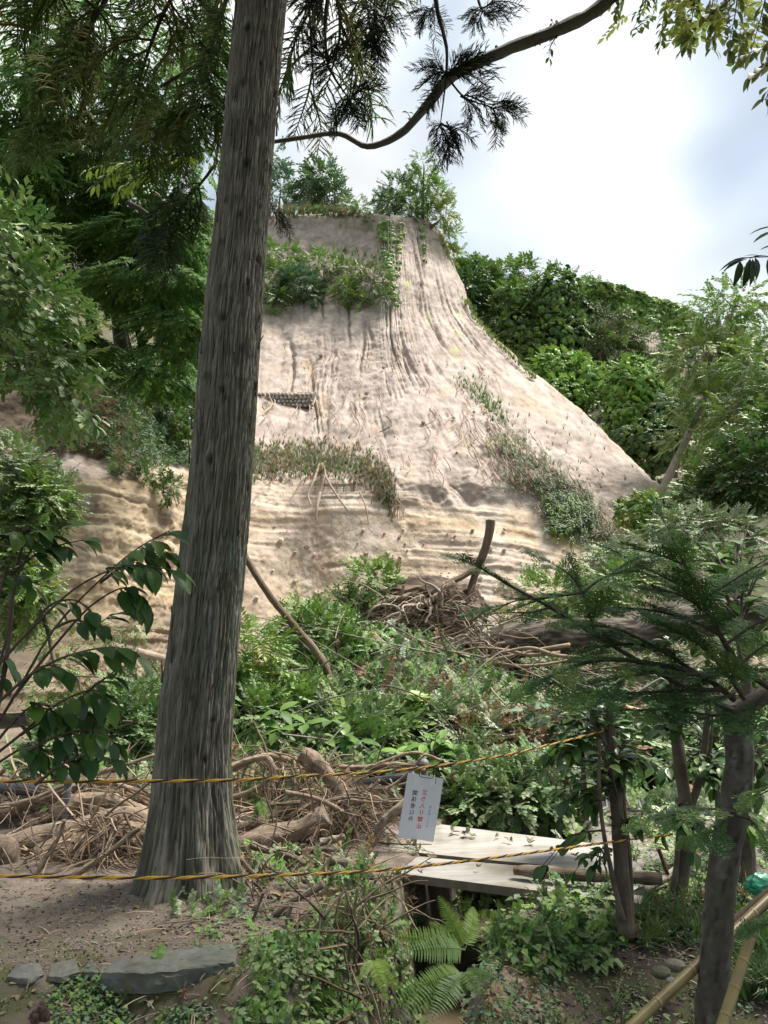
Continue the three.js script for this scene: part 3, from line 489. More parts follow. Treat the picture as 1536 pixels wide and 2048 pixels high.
draped('dense rounded vine bush hugging the cliff edge, wider of the two domes', 'bush', 'vine_bush', [clump(1115, 755, 36, 115, 110), clump(1165, 765, 35.5, 80, 100), clump(1120, 800, 35, 110, 90)], 1400, [[0.24, 0.42, 0.075], LC.kudzu, [0.21, 0.38, 0.07]], [0.26, 0.42], at(1130, 850, 35.5));
draped('upright dome of bright vine leaves at the lower end of the cliff edge', 'bush', 'vine_bush', [clump(1262, 775, 33, 118, 110), clump(1285, 800, 33, 90, 100), clump(1255, 835, 32.5, 90, 90)], 1300, [[0.25, 0.43, 0.08], LC.kudzu, [0.21, 0.38, 0.07]], [0.26, 0.42], at(1265, 900, 32.5));
draped('dark shaded thicket beneath the upright vine dome', 'bush', 'vine_bush', [clump(1270, 885, 31.5, 110, 70), clump(1310, 890, 31, 110, 110), clump(1340, 830, 31.5, 90, 80)], 1100, [LC.deep, LC.mid], [0.25, 0.42], at(1290, 950, 31));
draped('low yellow-green mound of creeper at the foot of the leaning trunk', 'bush', 'vine_bush', [clump(1285, 1025, 21, 110, 80), clump(1310, 1050, 21, 90, 70)], 560, [LC.yellow, LC.kudzu, LC.mid], [0.14, 0.24], at(1290, 1080, 21));
{ // creepers over the crest and down the hillside: uncountable
  const L = []; const put = (u, v, s, tones) => { const p = onHill(u, v, 0.15); L.push({ m: basis(V(gauss(), -0.6, gauss()), V(gauss() * 0.4, 1, 0.7 + gauss() * 0.4), p.add(V(0, rr(0, 0.5), 0)), s * rr(0.7, 1.2)), c: vary(pick(tones), 0.16) }); };
  for (let k = 0; k < 1500; k++) { const u = rr(1150, 1400), top = table([[1150, 585], [1180, 580], [1240, 590], [1290, 605], [1380, 635], [1400, 645]])(u); put(u, top + Math.pow(rnd(), 2) * 44 - 4, 0.6, [LC.kudzu, LC.bright, LC.mid]); }
  for (let k = 0; k < 260; k++) { const t = rnd(), u = lerp(1330, 1365, t) + gauss() * 14, v = lerp(640, 800, t); put(u, v, 0.5, [LC.kudzu, LC.bright]); }
  for (let k = 0; k < 900; k++) put(rr(1060, 1560), rr(700, 1000), 0.6, [LC.mid, LC.deep, LC.olive]);
  for (let k = 0; k < 800; k++) put(rr(900, 1180), rr(580, 780), 0.6, [LC.mid, LC.deep]);
  tag(foliage('creeper_cover', 'vine', M.leaf, L)[0], 'creepers carpeting the crest and bare strip of the hillside', null, null, 'stuff');
  const extra = scene.children[scene.children.length - 1]; tag(extra, 'creepers carpeting the crest and bare strip of the hillside', null, null, 'stuff');
}
// airy pale trees at the right
T('pale_tree', 'tall airy pale green tree with its crown against the sky beside the hillside', 'tree', { b: at(1318, 995, 25), trunk: [at(1318, 995, 25), at(1362, 900, 25), at(1420, 770, 25.4), at(1440, 640, 26)], clumps: [clump(1440, 640, 26, 130, 120), clump(1480, 600, 26.5, 90, 60), clump(1400, 720, 25.5, 130, 110), clump(1490, 720, 26, 130, 130), clump(1430, 810, 25.5, 150, 100), clump(1400, 880, 25, 120, 80)], n: 900, size: [0.55, 0.9], tones: [LC.pale, LC.bright, [0.26, 0.36, 0.12]], lib: 'tiny', r: 0.15, bark: [0.36, 0.32, 0.26], crown: { shell: 0.25, droop: 0.3 } });
T('pale_tree', 'slimmer leaning pale tree with a bare lower trunk, standing nearer than the airy one', 'tree', { b: at(1270 + 130, 1060, 22), trunk: [at(1395, 1060, 22), at(1430, 960, 22), at(1462, 850, 22.4), at(1490, 740, 23)], clumps: [clump(1500, 740, 23, 110, 130), clump(1475, 850, 22.5, 110, 110), clump(1530, 820, 22.5, 120, 130)], n: 560, size: [0.5, 0.8], tones: [LC.mid, LC.pale, LC.bright], lib: 'tiny', r: 0.11, bark: [0.26, 0.23, 0.18], crown: { shell: 0.25, droop: 0.3 } });
T('broadleaf_tree', 'deep green leafy tree at the edge of the wood behind the fir boughs', 'tree', { b: at(1500, 1100, 19), clumps: [clump(1500, 950, 19, 130, 110), clump(1440, 980, 19.5, 110, 90), clump(1540, 890, 19.5, 120, 130), clump(1400, 1010, 20, 100, 70)], n: 900, size: [0.4, 0.65], tones: [LC.mid, LC.deep, LC.olive], r: 0.14 });
T('shrub', 'grey-green shrub spilling over the slope below the pale trees', 'shrub', { b: at(1400, 1110, 18), clumps: [clump(1380, 1060, 18, 130, 70), clump(1450, 1075, 18, 120, 80), clump(1320, 1080, 18.5, 90, 60)], n: 620, size: [0.3, 0.5], tones: [LC.pale, LC.mid, LC.grey], r: 0.05, lib: 'small' });
// cliff top
T('broadleaf_tree', 'rounded tree growing on the crest of the cliff beside the cedar trunk', 'tree', { b: at(636, 425, 43), clumps: [clump(640, 380, 43, 95, 70), clump(612, 395, 43, 60, 50), clump(660, 400, 43, 60, 45), clump(645, 350, 43.5, 55, 40)], n: 420, size: [0.55, 0.9], tones: [LC.blue, LC.mid, LC.deep], r: 0.16 });
T('wispy_tree', 'hazy thin tree behind the crest, half hidden by the cedar trunk', 'tree', { b: at(560, 430, 46), clumps: [clump(562, 380, 46, 50, 90), clump(556, 330, 46, 40, 60)], n: 110, size: [0.6, 1.0], tones: [LC.grey, LC.blue], r: 0.09, crown: { shell: 0.2 } });
T('slender_tree', 'slender upright tree at the very tip of the cliff', 'tree', { b: at(845, 440, 38.6), clumps: [clump(848, 330, 38.6, 46, 46), clump(842, 365, 38.6, 56, 40), clump(860, 390, 38.6, 70, 40), clump(835, 410, 38.6, 60, 50)], n: 330, size: [0.45, 0.75], tones: [LC.mid, LC.bright, LC.bright], r: 0.1, lib: 'small' });
T('yellow_green_tree', 'light yellow-green tree leaning out over the cliff tip', 'tree', { b: at(862, 455, 38.4), clumps: [clump(888, 430, 38.5, 56, 70), clump(900, 470, 38.6, 44, 60), clump(905, 505, 38.8, 30, 26), clump(880, 400, 38.5, 40, 40)], n: 260, size: [0.4, 0.65], tones: [LC.yellow, LC.bright], r: 0.08, lib: 'small', crown: { shell: 0.2 } });
T('dark_shrub', 'dark feathery shrub on the cliff tip beside the slender tree', 'shrub', { b: at(790, 440, 38), clumps: [clump(792, 385, 38.2, 55, 60), clump(800, 420, 38, 80, 50), clump(775, 405, 38.2, 40, 40)], n: 360, size: [0.4, 0.7], tones: [LC.deep, LC.mid], r: 0.06, lib: 'small' });
T('shrub', 'light green bush on the crest between the rounded tree and the tip', 'shrub', { b: at(738, 455, 37.5), clumps: [clump(730, 430, 37.8, 56, 50), clump(755, 445, 37.5, 50, 40), clump(705, 415, 38.5, 50, 26)], n: 260, size: [0.35, 0.6], tones: [LC.pale, LC.mid, LC.bright], r: 0.05, lib: 'small' });
{ // hanging creepers at the tip: each a few thin strands of unequal length
  const strand = (label, paths, n, spread, tones) => {
    const p0 = paths[0][0], t = thing('hanging_creeper', label, 'creeper', onSlope(p0[0], p0[1], 0.1), 'creepers hanging from the cliff tip'), g = new Geo(), L = [];
    for (const pts of paths) {
      g.tube(pts.map(([u, v]) => onSlope(u, v, 0.08, 37)), 0.02, { sides: 4, seg: 10, col: [0.15, 0.12, 0.08] }); const f = table(pts.map(([u, v]) => [v, u])), v0 = pts[0][1], v1 = pts[pts.length - 1][1], ph = rnd() * 50;
      for (let k = 0; k < n; k++) { const q = Math.pow(rnd(), 1.5), v = lerp(v0, v1, q); if (noise(ph, v * 0.06, 3) < -0.12) continue; const u = f(v) + gauss() * spread * (1.3 - 0.9 * q) + 3 * noise(v * 0.05, ph, 1); L.push({ m: basis(V(gauss() * 0.7, -1, 0.3), V(gauss() * 0.5, 0.4, 1), onSlope(u, v, 0.1, 37), rr(0.14, 0.38)), c: vary(pick(tones), 0.22) }); }
    }
    part('stem', g.build(), M.smoothBark, t); foliage('leaves', 'vine', M.leaf, L, t);
  };
  strand('broad curtain of green creeper hanging from the cliff tip, longest of the three', [[[772, 440], [768, 480], [774, 520]], [[780, 440], [783, 500], [788, 560], [794, 612]], [[764, 445], [760, 470], [765, 492]], [[776, 440], [778, 520], [790, 575]]], 70, 7, [LC.mid, LC.bright, LC.kudzu]);
  strand('yellowish creeper strand on the middle of the cliff tip', [[[802, 445], [798, 500], [795, 548]], [[808, 447], [806, 480]]], 42, 4, [LC.yellow, LC.bright]);
  strand('thin green creeper thread near the outer edge of the cliff tip', [[[842, 452], [852, 485], [849, 535]]], 36, 4, [LC.bright, LC.mid]);
}
// vegetated shelf across the upper face
T('shrub', 'leafy shrub emerging from behind the cedar trunk at the shelf of the cliff', 'shrub', { b: onSlope(545, 600, 0), clumps: [clump(545, 560, slopeD(545, 580) - 0.4, 70, 80), clump(560, 520, slopeD(560, 540) - 0.2, 70, 60), clump(548, 600, slopeD(548, 600) - 0.4, 50, 40)], n: 420, size: [0.35, 0.6], tones: [LC.bright, LC.mid], r: 0.05 });
T('blue_green_shrub', 'blue-green large-leaved shrub low on the shelf of the cliff', 'shrub', { b: onSlope(605, 600, 0), clumps: [clump(600, 570, slopeD(600, 580) - 0.4, 80, 50), clump(625, 590, slopeD(625, 590) - 0.4, 40, 40)], n: 300, size: [0.35, 0.55], tones: [LC.blue, LC.blue, LC.mid], r: 0.05 });
T('shrub', 'rounded green shrub in the middle of the shelf of the cliff', 'shrub', { b: onSlope(650, 560, 0), clumps: [clump(645, 535, slopeD(645, 545) - 0.3, 90, 60), clump(690, 545, slopeD(690, 545) - 0.3, 60, 50)], n: 380, size: [0.3, 0.55], tones: [LC.mid, LC.bright, LC.olive], r: 0.05, lib: 'small' });
T('shrub', 'dense green shrub below the hanging creeper on the cliff shelf', 'shrub', { b: onSlope(745, 610, 0), clumps: [clump(745, 570, slopeD(745, 580) - 0.3, 70, 80), clump(765, 600, slopeD(765, 600) - 0.2, 46, 40), clump(720, 545, slopeD(720, 550) - 0.3, 50, 40)], n: 440, size: [0.3, 0.5], tones: [LC.mid, LC.olive, LC.bright], r: 0.05, lib: 'small' });
T('yellow_green_shrub', 'small yellow-green shrub drooping from the lower lip of the cliff shelf', 'shrub', { b: onSlope(690, 605, 0), clumps: [clump(692, 585, slopeD(692, 590) - 0.3, 46, 46), clump(712, 600, slopeD(712, 600) - 0.3, 30, 30)], n: 200, size: [0.25, 0.45], tones: [LC.yellow, LC.bright], r: 0.04 });
{
  const L = [], G2 = []; const gr = (u, v, s, tones, lib = G2) => lib.push({ m: basis(V(gauss(), 0.1, gauss()), V(gauss() * 0.35, 1, 0.45 + gauss() * 0.3), onSlope(u, v, 0.05), s * rr(0.6, 1.2)), c: vary(pick(tones)) });
  for (let k = 0; k < 260; k++) gr(rr(540, 780), rr(500, 600), 0.5, [LC.pale, LC.mid, LC.olive]);
  for (let k = 0; k < 160; k++) gr(rr(548, 720), rr(420, 436), 0.5, [LC.pale, LC.dry, LC.mid]);
  for (let k = 0; k < 90; k++) gr(lerp(890, 1075, rnd()) + gauss() * 8, 0, 0.3, [LC.pale], []);
  for (let k = 0; k < 260; k++) { const t = rnd(); const v = lerp(600, 760, t); gr(table([[600, 934], [640, 955], [690, 1000], [750, 1065], [760, 1075]])(v) - Math.abs(gauss()) * 12, v, 0.3, [LC.pale, LC.yellow, LC.mid]); }
  for (let k = 0; k < 200; k++) { const t = rnd(); gr(lerp(930, 1010, t) + gauss() * 34, lerp(765, 840, t) + gauss() * 26, 0.26, [LC.mid, LC.bright, LC.blue, LC.pale]); }
  // turf lip with hanging grass half-way up
  for (let k = 0; k < 1500; k++) { const u = rr(495, 790); gr(u, table([[495, 905], [640, 900], [740, 920], [790, 975]])(u) + gauss() * 55 + 16, rr(0.18, 0.34), [LC.pale, LC.dry, LC.dry, LC.grey, [0.34, 0.28, 0.2], LC.mid]); }
  // slope of bamboo grass at the right of the foot
  for (let k = 0; k < 560; k++) { const t = rnd(), u = lerp(1000, 1260, t) + gauss() * 80, v = lerp(880, 1140, t) + gauss() * 60 - 10; gr(u, v, 0.34, [LC.mid, LC.blue, LC.pale, LC.grey, LC.dry], L); }
  for (let k = 0; k < 420; k++) gr(1140 + gauss() * 70, 1040 + gauss() * 60, 0.42, [LC.mid, LC.blue, LC.bright, LC.pale], L);
  for (let k = 0; k < 50; k++) gr(rr(560, 1000), rr(640, 900), 0.18, [LC.dry, LC.pale]);
  for (let k = 0; k < 90; k++) gr(rr(1000, 1300), rr(820, 990), 0.26, [LC.dry, LC.pale, LC.grey]);
  const a = foliage('grass', 'grass', M.grass, G2); a.forEach((o) => tag(o, 'tufts of grass scattered over the shelf, lip and edges of the cliff', null, null, 'stuff'));
  foliage('bamboo_grass', 'sasa', M.grass, L).forEach((o) => tag(o, 'bamboo grass sliding down the slope at the side of the cliff foot', null, null, 'stuff'));
}
// cobble retaining wall let into the cliff
{
  const d = slopeD(565, 800, 29) - 0.35, t = thing('cobble_wall', 'short wall of rounded cobbles exposed in the cliff face beside the cedar trunk', 'wall', at(565, 812, d));
  const bg = new Geo(), c = [0.36, 0.3, 0.25]; const A = at(505, 814, d + 0.25), B = at(622, 814, d + 0.25), Cc = at(632, 784, d + 0.25), D = at(505, 784, d + 0.25); const q = (p) => bg.v(p.x, p.y, p.z, p.x, p.y, c); const back = [A, B, Cc, D].map((p) => p.clone().add(V(0, 0, -0.5))); const i = [A, B, Cc, D, ...back].map(q); bg.q(i[0], i[1], i[2], i[3]); bg.q(i[1], i[5], i[6], i[2]); bg.q(i[3], i[2], i[6], i[7]); part('mortar_bed', bg.build(), M.stone, t);
  const geos = variants((s) => { const g = new THREE.IcosahedronGeometry(1, 1), p = g.attributes.position; for (let k = 0; k < p.count; k++) { const f = 1 + 0.22 * noise(p.getX(k) * 1.3 + s, p.getY(k) * 1.3, p.getZ(k) * 1.3 + s * 3); p.setXYZ(k, p.getX(k) * f, p.getY(k) * f * 0.85, p.getZ(k) * f * 0.8); } g.computeVertexNormals(); return g; }, 3);
  const mats = [[0.36, 0.33, 0.29], [0.29, 0.265, 0.235], [0.43, 0.39, 0.34]].map((c) => new THREE.MeshStandardMaterial({ color: new THREE.Color().setRGB(...c), roughness: 0.9, bumpMap: M.stone.bumpMap, bumpScale: 0.01 }));
  for (let r = 0; r < 4; r++) for (let k = 0; k < 16; k++) { const u = 506 + k * 8 + (r % 2) * 4 + gauss() * 2.2, v = 810 - r * 7.2 + gauss() * 1.8, m = new THREE.Mesh(pick(geos), pick(mats)); if (u > 626) continue; m.name = 'cobble'; m.position.copy(at(u, v, d + 0.18)).sub(t.position); m.scale.set(rr(0.06, 0.1), rr(0.055, 0.085), 0.08); m.rotation.set(rnd() * 6, rnd() * 6, rnd() * 6); m.castShadow = m.receiveShadow = true; t.add(m); }
}
{ // loose stones and clods on the slope and at its foot
  reseed(191); const L = []; for (let k = 0; k < 420; k++) { let u, v; if (rnd() < 0.8) { u = rr(500, 1250); v = rr(1050, 1330); } else { u = rr(510, 1000); v = rr(680, 960); } const p = onSlope(u, v, -0.02); L.push({ m: basis(rdir(), rdir(), p, 0.015 + 0.07 * Math.pow(rnd(), 4)), c: vary(pick([[0.4, 0.34, 0.28], [0.34, 0.28, 0.23], [0.48, 0.42, 0.35]]), 0.2) }); }
  const g = new THREE.IcosahedronGeometry(1, 1), q = g.attributes.position; for (let k = 0; k < q.count; k++) { const f = 1 + 0.35 * noise(q.getX(k) * 1.7, q.getY(k) * 1.7, q.getZ(k) * 1.7); q.setXYZ(k, q.getX(k) * f, q.getY(k) * f * 0.7, q.getZ(k) * f); } g.computeVertexNormals();
  tag(scatter('loose_rubble', g, new THREE.MeshStandardMaterial({ roughness: 1, bumpMap: M.stone.bumpMap, bumpScale: 0.01 }), L), 'loose stones and clods of earth lying on the slide', null, null, 'stuff');
}
// ---------- shared single leaves (each leaf of the near plants is a mesh of its own) ----------
const tint = (o, c) => { const m = o.clone(); m.color.setRGB(...c); return m; };
const LG = {
  camellia: variants((s) => leaf({ L: 1, W: 0.52, fold: 0.26, droop: 0.06 + 0.1 * s, rows: 5, wide: 0.46, tip: 1.2 }).build(), 3),
  oval: variants((s) => leaf({ L: 1, W: 0.5, fold: 0.2, droop: 0.08 + 0.12 * s, rows: 5, wide: 0.48 }).build(), 3),
  lance: variants((s) => leaf({ L: 1, W: 0.34, fold: 0.22, droop: 0.1 + 0.15 * s, rows: 5, wide: 0.45 }).build(), 3),
  palm: variants((s) => palmLeaf(1, 5, WHITE, 0.34).build(), 1),
};
const LM = {
  camellia: [[0.045, 0.11, 0.025], [0.06, 0.135, 0.03], [0.036, 0.085, 0.024], [0.1, 0.185, 0.034]].map((c) => tint(M.gloss, c)),
  shine: [[0.075, 0.17, 0.028], [0.11, 0.23, 0.036], [0.055, 0.135, 0.026], [0.15, 0.29, 0.04]].map((c) => tint(leafMat({ roughness: 0.5, transmission: 0.35, specularIntensity: 0.45 }), c)),
  pale: [[0.13, 0.24, 0.06], [0.17, 0.29, 0.08], [0.1, 0.2, 0.05]].map((c) => tint(M.leaf, c)),
  lime: [[0.24, 0.36, 0.05], [0.2, 0.31, 0.04], [0.29, 0.4, 0.07]].map((c) => tint(M.leaf, c)),
  lit: [[0.12, 0.16, 0.035], [0.16, 0.19, 0.04], [0.09, 0.13, 0.03]].map((c) => tint(leafMat({ transmission: 0.5 }), c)),
  dark: [[0.03, 0.055, 0.025], [0.04, 0.065, 0.03]].map((c) => tint(M.gloss, c)),
  dead: [[0.2, 0.15, 0.09], [0.14, 0.1, 0.06], [0.24, 0.2, 0.12]].map((c) => tint(M.leafDull, c)),
};
function oneLeaf(t, geos, mats, p, d, up, size, name = 'leaf') {
  const m = new THREE.Mesh(pick(geos), pick(mats)); m.name = name; m.castShadow = m.receiveShadow = true;
  basis(d, up, null, 1).decompose(m.position, m.quaternion, m.scale); m.scale.set(size * rr(0.88, 1.12), size, size); m.position.copy(p).sub(t.position); t.add(m); return m;
}
// a woody shoot with leaves along its outer part
function shoot(t, acc, P, r, { n = 10, L = 0.07, geos = LG.camellia, mats = LM.camellia, from = 0.4, hang = 0.5, col = [0.1, 0.075, 0.05], fan = 1, up = UPV, flat = 0.5, tipTuft = 3 } = {}) {
  acc.tube(P, (q) => r * (1 - 0.75 * q), { sides: 5, seg: Math.max(6, P.length * 3), col, rough: 0.15 });
  const c = new THREE.CatmullRomCurve3(P, false, 'centripetal');
  for (let k = 0; k < n; k++) {
    const tip = k >= n - tipTuft, q = tip ? rr(0.95, 1) : lerp(from, 0.98, (k + rnd() * 0.6) / n), p = c.getPoint(q), T0 = c.getTangent(q), side = Math.abs(T0.y) > 0.75 ? V(gauss(), 0, gauss()).add(V(k % 2 ? 0.6 : -0.6, 0, 0)).normalize() : T0.clone().cross(up).normalize().multiplyScalar(k % 2 ? 1 : -1);
    const d = T0.clone().multiplyScalar(tip ? 1 : 0.7).addScaledVector(side, fan * rr(0.4, 1.1)).add(V(gauss() * 0.35, -hang * rr(0.1, 1.3), gauss() * 0.35)).normalize();
    const b = p.clone().addScaledVector(d, L * 0.14); oneLeaf(t, geos, mats, b, d, V(gauss() * flat, 1, gauss() * flat + 0.2), L * rr(0.7, 1.2));
    acc.tube([p, b], 0.0012 + L * 0.01, { sides: 3, seg: 1, col, cap: false });
  }
}
const px = (pts, d) => pts.map(([u, v, dd]) => at(u, v, dd ?? d));

// ---------- the big cedar ----------
reseed(501);
{
  const base = onGround(at(368, 1790, 4.9).x, 4.9, -0.05);
  const t = thing('cedar_tree', 'big straight cedar trunk with furrowed grey-brown bark standing behind the ropes', 'tree', base);
  const edge = [[1830, 236, 500], [1790, 262, 488], [1740, 280, 479], [1700, 288, 473], [1600, 304, 462], [1500, 313, 461], [1400, 322, 467], [1300, 338, 474], [1200, 350, 482], [1100, 362, 491], [1000, 374, 499], [900, 385, 506], [800, 394, 512], [700, 402, 518], [600, 412, 524], [500, 424, 531], [400, 436, 538], [300, 446, 545], [200, 455, 553], [100, 464, 562], [0, 474, 571], [-150, 488, 584], [-320, 505, 598]];
  const rows = edge.map(([v, a, b]) => { const A = at(a, v, 4.9), B = at(b, v, 4.9); return [A.y, (A.x + B.x) / 2, A.distanceTo(B) / 2, 0]; });
  rows.unshift([rows[0][0] - 0.35, rows[0][1], rows[0][2] * 1.15]);
  const top = rows[rows.length - 1]; rows.push([13, top[1] + 0.5, 0.12], [16, top[1] + 0.75, 0.04]);
  const cx = table(rows.map((r) => [r[0], r[1]])), cr = table(rows.map((r) => [r[0], r[2]]));
  const g = new Geo(), ns = 360, nh = 430, y0 = rows[0][0], y1 = 16;
  const knots = [[493, 50], [520, 118], [485, 160], [545, 160], [500, 240], [465, 275], [492, 320], [540, 310], [450, 395], [515, 400], [478, 425], [440, 480], [510, 505], [492, 560], [445, 635], [515, 620], [480, 695], [410, 745], [510, 760], [445, 780], [420, 920], [490, 970], [470, 1065], [435, 1180], [385, 1395], [425, 1440], [410, 1520]].map(([u, v]) => { const p = at(u, v, 4.7), c = cx(p.y), r = cr(p.y); return [p.y, Math.asin(clamp((p.x - c) / r, -0.96, 0.96)), rr(0.013, 0.026)]; });
  for (let j = 0; j <= nh; j++) {
    const f = j / nh, y = f < 0.9 ? lerp(y0, 7.2, f / 0.9) : lerp(7.2, y1, (f - 0.9) / 0.1), c = cx(y), r0 = cr(y), lowY = 1 - smooth(0, 0.9, y);
    for (let i = 0; i <= ns; i++) {
      const a = i / ns * Math.PI * 2, s = Math.sin(a), k = Math.cos(a); // a = 0 faces the standpoint
      const wob = 0.5 * noise(s * 1.2, y * 0.6, k * 1.2), A = 7, st = noise(s * A + wob, y * 0.9, k * A), st2 = noise(s * 17 + 2 * wob, y * 5, k * 17 + 9), st3 = noise(s * 40, y * 9, k * 40 + 4);
      const ridge = (1 - Math.abs(st) * 2) * 0.5 + (1 - Math.abs(st2) * 2) * 0.35 + st3 * 0.3, plate = smooth(0.06, 0.16, noise(s * 6 + 3, y * 1.1, k * 6 + 1)) * 0.6;
      const crack = Math.pow(clamp(1 - Math.abs(noise(s * 12 + 1.5 * wob, y * 2.4, k * 12 + 60)) * 3.4), 2) + 0.6 * Math.pow(clamp(1 - Math.abs(noise(s * 26 + 2 * wob, y * 7, k * 26 + 80)) * 3), 2); let r = r0 * (1 + 0.03 * noise(s, y * 0.5, k + 3)) + 0.008 * ridge + 0.006 * plate - 0.016 * crack + lowY * lowY * 0.08 * noise(s * 2.4, y * 0.6, k * 2.4 + 7) + 0.015 * Math.pow(lowY, 5);
      let c3 = mix3([0.15, 0.143, 0.116], [0.27, 0.262, 0.215], smooth(-0.25, 0.5, ridge)); c3 = mix3(c3, [0.045, 0.034, 0.026], clamp(crack) * 0.5);
      c3 = mix3(c3, [0.27, 0.25, 0.22], 0.6 * smooth(0.25, 0.4, noise(s * 13, y * 2.6, k * 13 + 30)) * smooth(-0.1, 0.4, st2));
      c3 = mix3(c3, [0.12, 0.135, 0.075], 0.7 * smooth(-0.15, 0.35, noise(s * 2.2, y * 0.9, k * 2.2 + 50)) * smooth(4.2, 1.8, y));
      c3 = mix3(c3, [0.14, 0.23, 0.17], 0.65 * smooth(0.18, 0.42, noise(s * 5, y * 2.2, k * 5 + 70) + 0.2 * st3) * smooth(2.9, 2.2, y) * smooth(0.9, 1.6, y));
      c3 = mix3(c3, [0.035, 0.032, 0.022], 0.6 * smooth(0.05, 0.35, noise(s * 3, y * 1.2, k * 3 + 90)) * smooth(1.2, 0.3, y));
      for (const [ky, ka, kr] of knots) { if (Math.abs(ky - y) > 0.16) continue; let da = a - ka; if (da > Math.PI) da -= 2 * Math.PI; const q = Math.hypot(da * r0 / kr, (y - ky) / (kr * 1.5)); if (q < 3) { r += 0.4 * kr * Math.exp(-((q - 1) ** 2) * 3) - 0.8 * kr * Math.exp(-q * q * 2); c3 = mix3(c3, [0.035, 0.03, 0.025], 0.85 * Math.exp(-q * q * 0.9)); } }
      g.v(c + s * r, y, -4.9 + k * r, i / ns * 2.1, y, vary(c3, 0.05, 0.01));
    }
  }
  const W = ns + 1; for (let j = 0; j < nh; j++) for (let i = 0; i < ns; i++) { const a = j * W + i; g.q(a, a + 1, a + W + 1, a + W); }
  part('trunk', g.build(), M.cedarBark, t);
  // peeling bark strips
  for (let k = 0; k < 46; k++) { const y = rr(0.4, 6), a = rr(-1.5, 1.5), r = cr(y) + 0.004, l = rr(0.08, 0.3), s = new Geo(); const P = []; for (let j = 0; j <= 4; j++) { const q = j / 4, rad = r + 0.012 + 0.03 * Math.max(0, q - 0.5) * rnd() * 2; P.push(V(cx(y) + Math.sin(a + q * 0.03) * rad, y + l * (q - 0.5), -4.9 + Math.cos(a) * rad)); } s.tube(P, (q) => 0.007 * (1 - 0.6 * q), { sides: 4, seg: 5, col: [0.13, 0.115, 0.095] }); part('bark_strip', s.build(), M.bark, t); }
  // boughs: stems with drooping sprays
  const stems = new Geo(), L = [], flat = [];
  let y9 = false; const bough = (P, r, sprays, size, dirBias, tones, lib = L) => {
    const sg = y9 ? stems : new Geo(); sg.tube(P, (q) => r * (1 - 0.8 * q), { sides: 6, seg: P.length * 4, rough: 0.2, col: [0.06, 0.045, 0.034] }); if (!y9) part('bough', sg.build(), M.bark, t); const c = new THREE.CatmullRomCurve3(P);
    for (let k = 0; k < sprays; k++) { const q = rr(0.2, 1), p = c.getPoint(q), tn = c.getTangent(q), d = tn.multiplyScalar(rr(0.2, 0.8)).add(rdir(0.5).multiplyScalar(1.3)).add(dirBias); lib.push({ m: basis(d, V(gauss() * 0.3, 1, gauss() * 0.3), p, rr(size[0], size[1])), c: vary(pick(tones), 0.2, 0.06) }); }
  };
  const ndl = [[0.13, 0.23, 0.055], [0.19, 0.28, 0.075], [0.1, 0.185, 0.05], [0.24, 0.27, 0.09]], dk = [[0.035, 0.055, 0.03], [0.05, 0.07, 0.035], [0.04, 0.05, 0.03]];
  // open sprays against the sky, one by one
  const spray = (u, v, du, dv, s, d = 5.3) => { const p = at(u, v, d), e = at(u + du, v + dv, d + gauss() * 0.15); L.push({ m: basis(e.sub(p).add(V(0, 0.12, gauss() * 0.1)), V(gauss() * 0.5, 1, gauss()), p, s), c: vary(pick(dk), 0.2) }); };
  const R1 = px([[672, -90], [655, 0], [650, 70], [655, 130]], 5.3), R2 = px([[860, -90], [875, 20], [893, 95], [893, 152]], 5.3), R3 = px([[770, -110], [752, -20], [748, 30]], 5.3), R4 = px([[655, 130], [675, 165], [700, 200]], 5.3), R5 = px([[960, -100], [955, -10], [965, 25]], 5.4), R6 = px([[893, 152], [930, 195], [985, 215]], 5.3), R7 = px([[893, 152], [885, 215], [880, 255]], 5.3);
  for (const [P, r] of [[R1, 0.022], [R2, 0.022], [R3, 0.018], [R4, 0.012], [R5, 0.018], [R6, 0.009], [R7, 0.008]]) { const sg = new Geo(); sg.tube(P, (q) => r * (1 - 0.55 * q), { sides: 6, seg: 12, rough: 0.3, col: [0.05, 0.04, 0.04] }); part('bough', sg.build(), M.bark, t); }
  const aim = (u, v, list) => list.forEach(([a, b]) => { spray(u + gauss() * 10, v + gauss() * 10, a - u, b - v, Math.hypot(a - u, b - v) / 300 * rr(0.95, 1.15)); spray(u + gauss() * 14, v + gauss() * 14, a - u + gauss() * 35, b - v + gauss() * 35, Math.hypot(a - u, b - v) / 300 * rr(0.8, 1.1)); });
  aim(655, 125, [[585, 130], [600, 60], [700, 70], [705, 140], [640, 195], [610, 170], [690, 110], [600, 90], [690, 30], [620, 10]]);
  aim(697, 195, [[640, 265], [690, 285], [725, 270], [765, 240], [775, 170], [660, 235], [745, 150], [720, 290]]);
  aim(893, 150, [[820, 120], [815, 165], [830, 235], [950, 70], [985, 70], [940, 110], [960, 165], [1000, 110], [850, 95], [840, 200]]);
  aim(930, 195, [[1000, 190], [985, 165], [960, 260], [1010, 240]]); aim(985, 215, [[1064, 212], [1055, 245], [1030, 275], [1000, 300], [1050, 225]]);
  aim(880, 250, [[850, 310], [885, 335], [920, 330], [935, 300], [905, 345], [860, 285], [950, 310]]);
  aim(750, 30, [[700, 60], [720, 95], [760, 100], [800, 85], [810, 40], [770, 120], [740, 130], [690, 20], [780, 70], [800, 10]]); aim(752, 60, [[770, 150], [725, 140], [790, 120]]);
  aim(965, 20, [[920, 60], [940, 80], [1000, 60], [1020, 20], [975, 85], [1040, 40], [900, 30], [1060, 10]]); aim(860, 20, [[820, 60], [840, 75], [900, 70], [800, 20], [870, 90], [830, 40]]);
  aim(660, -10, [[590, 20], [610, 60], [720, 10], [700, 50], [570, -10]]);
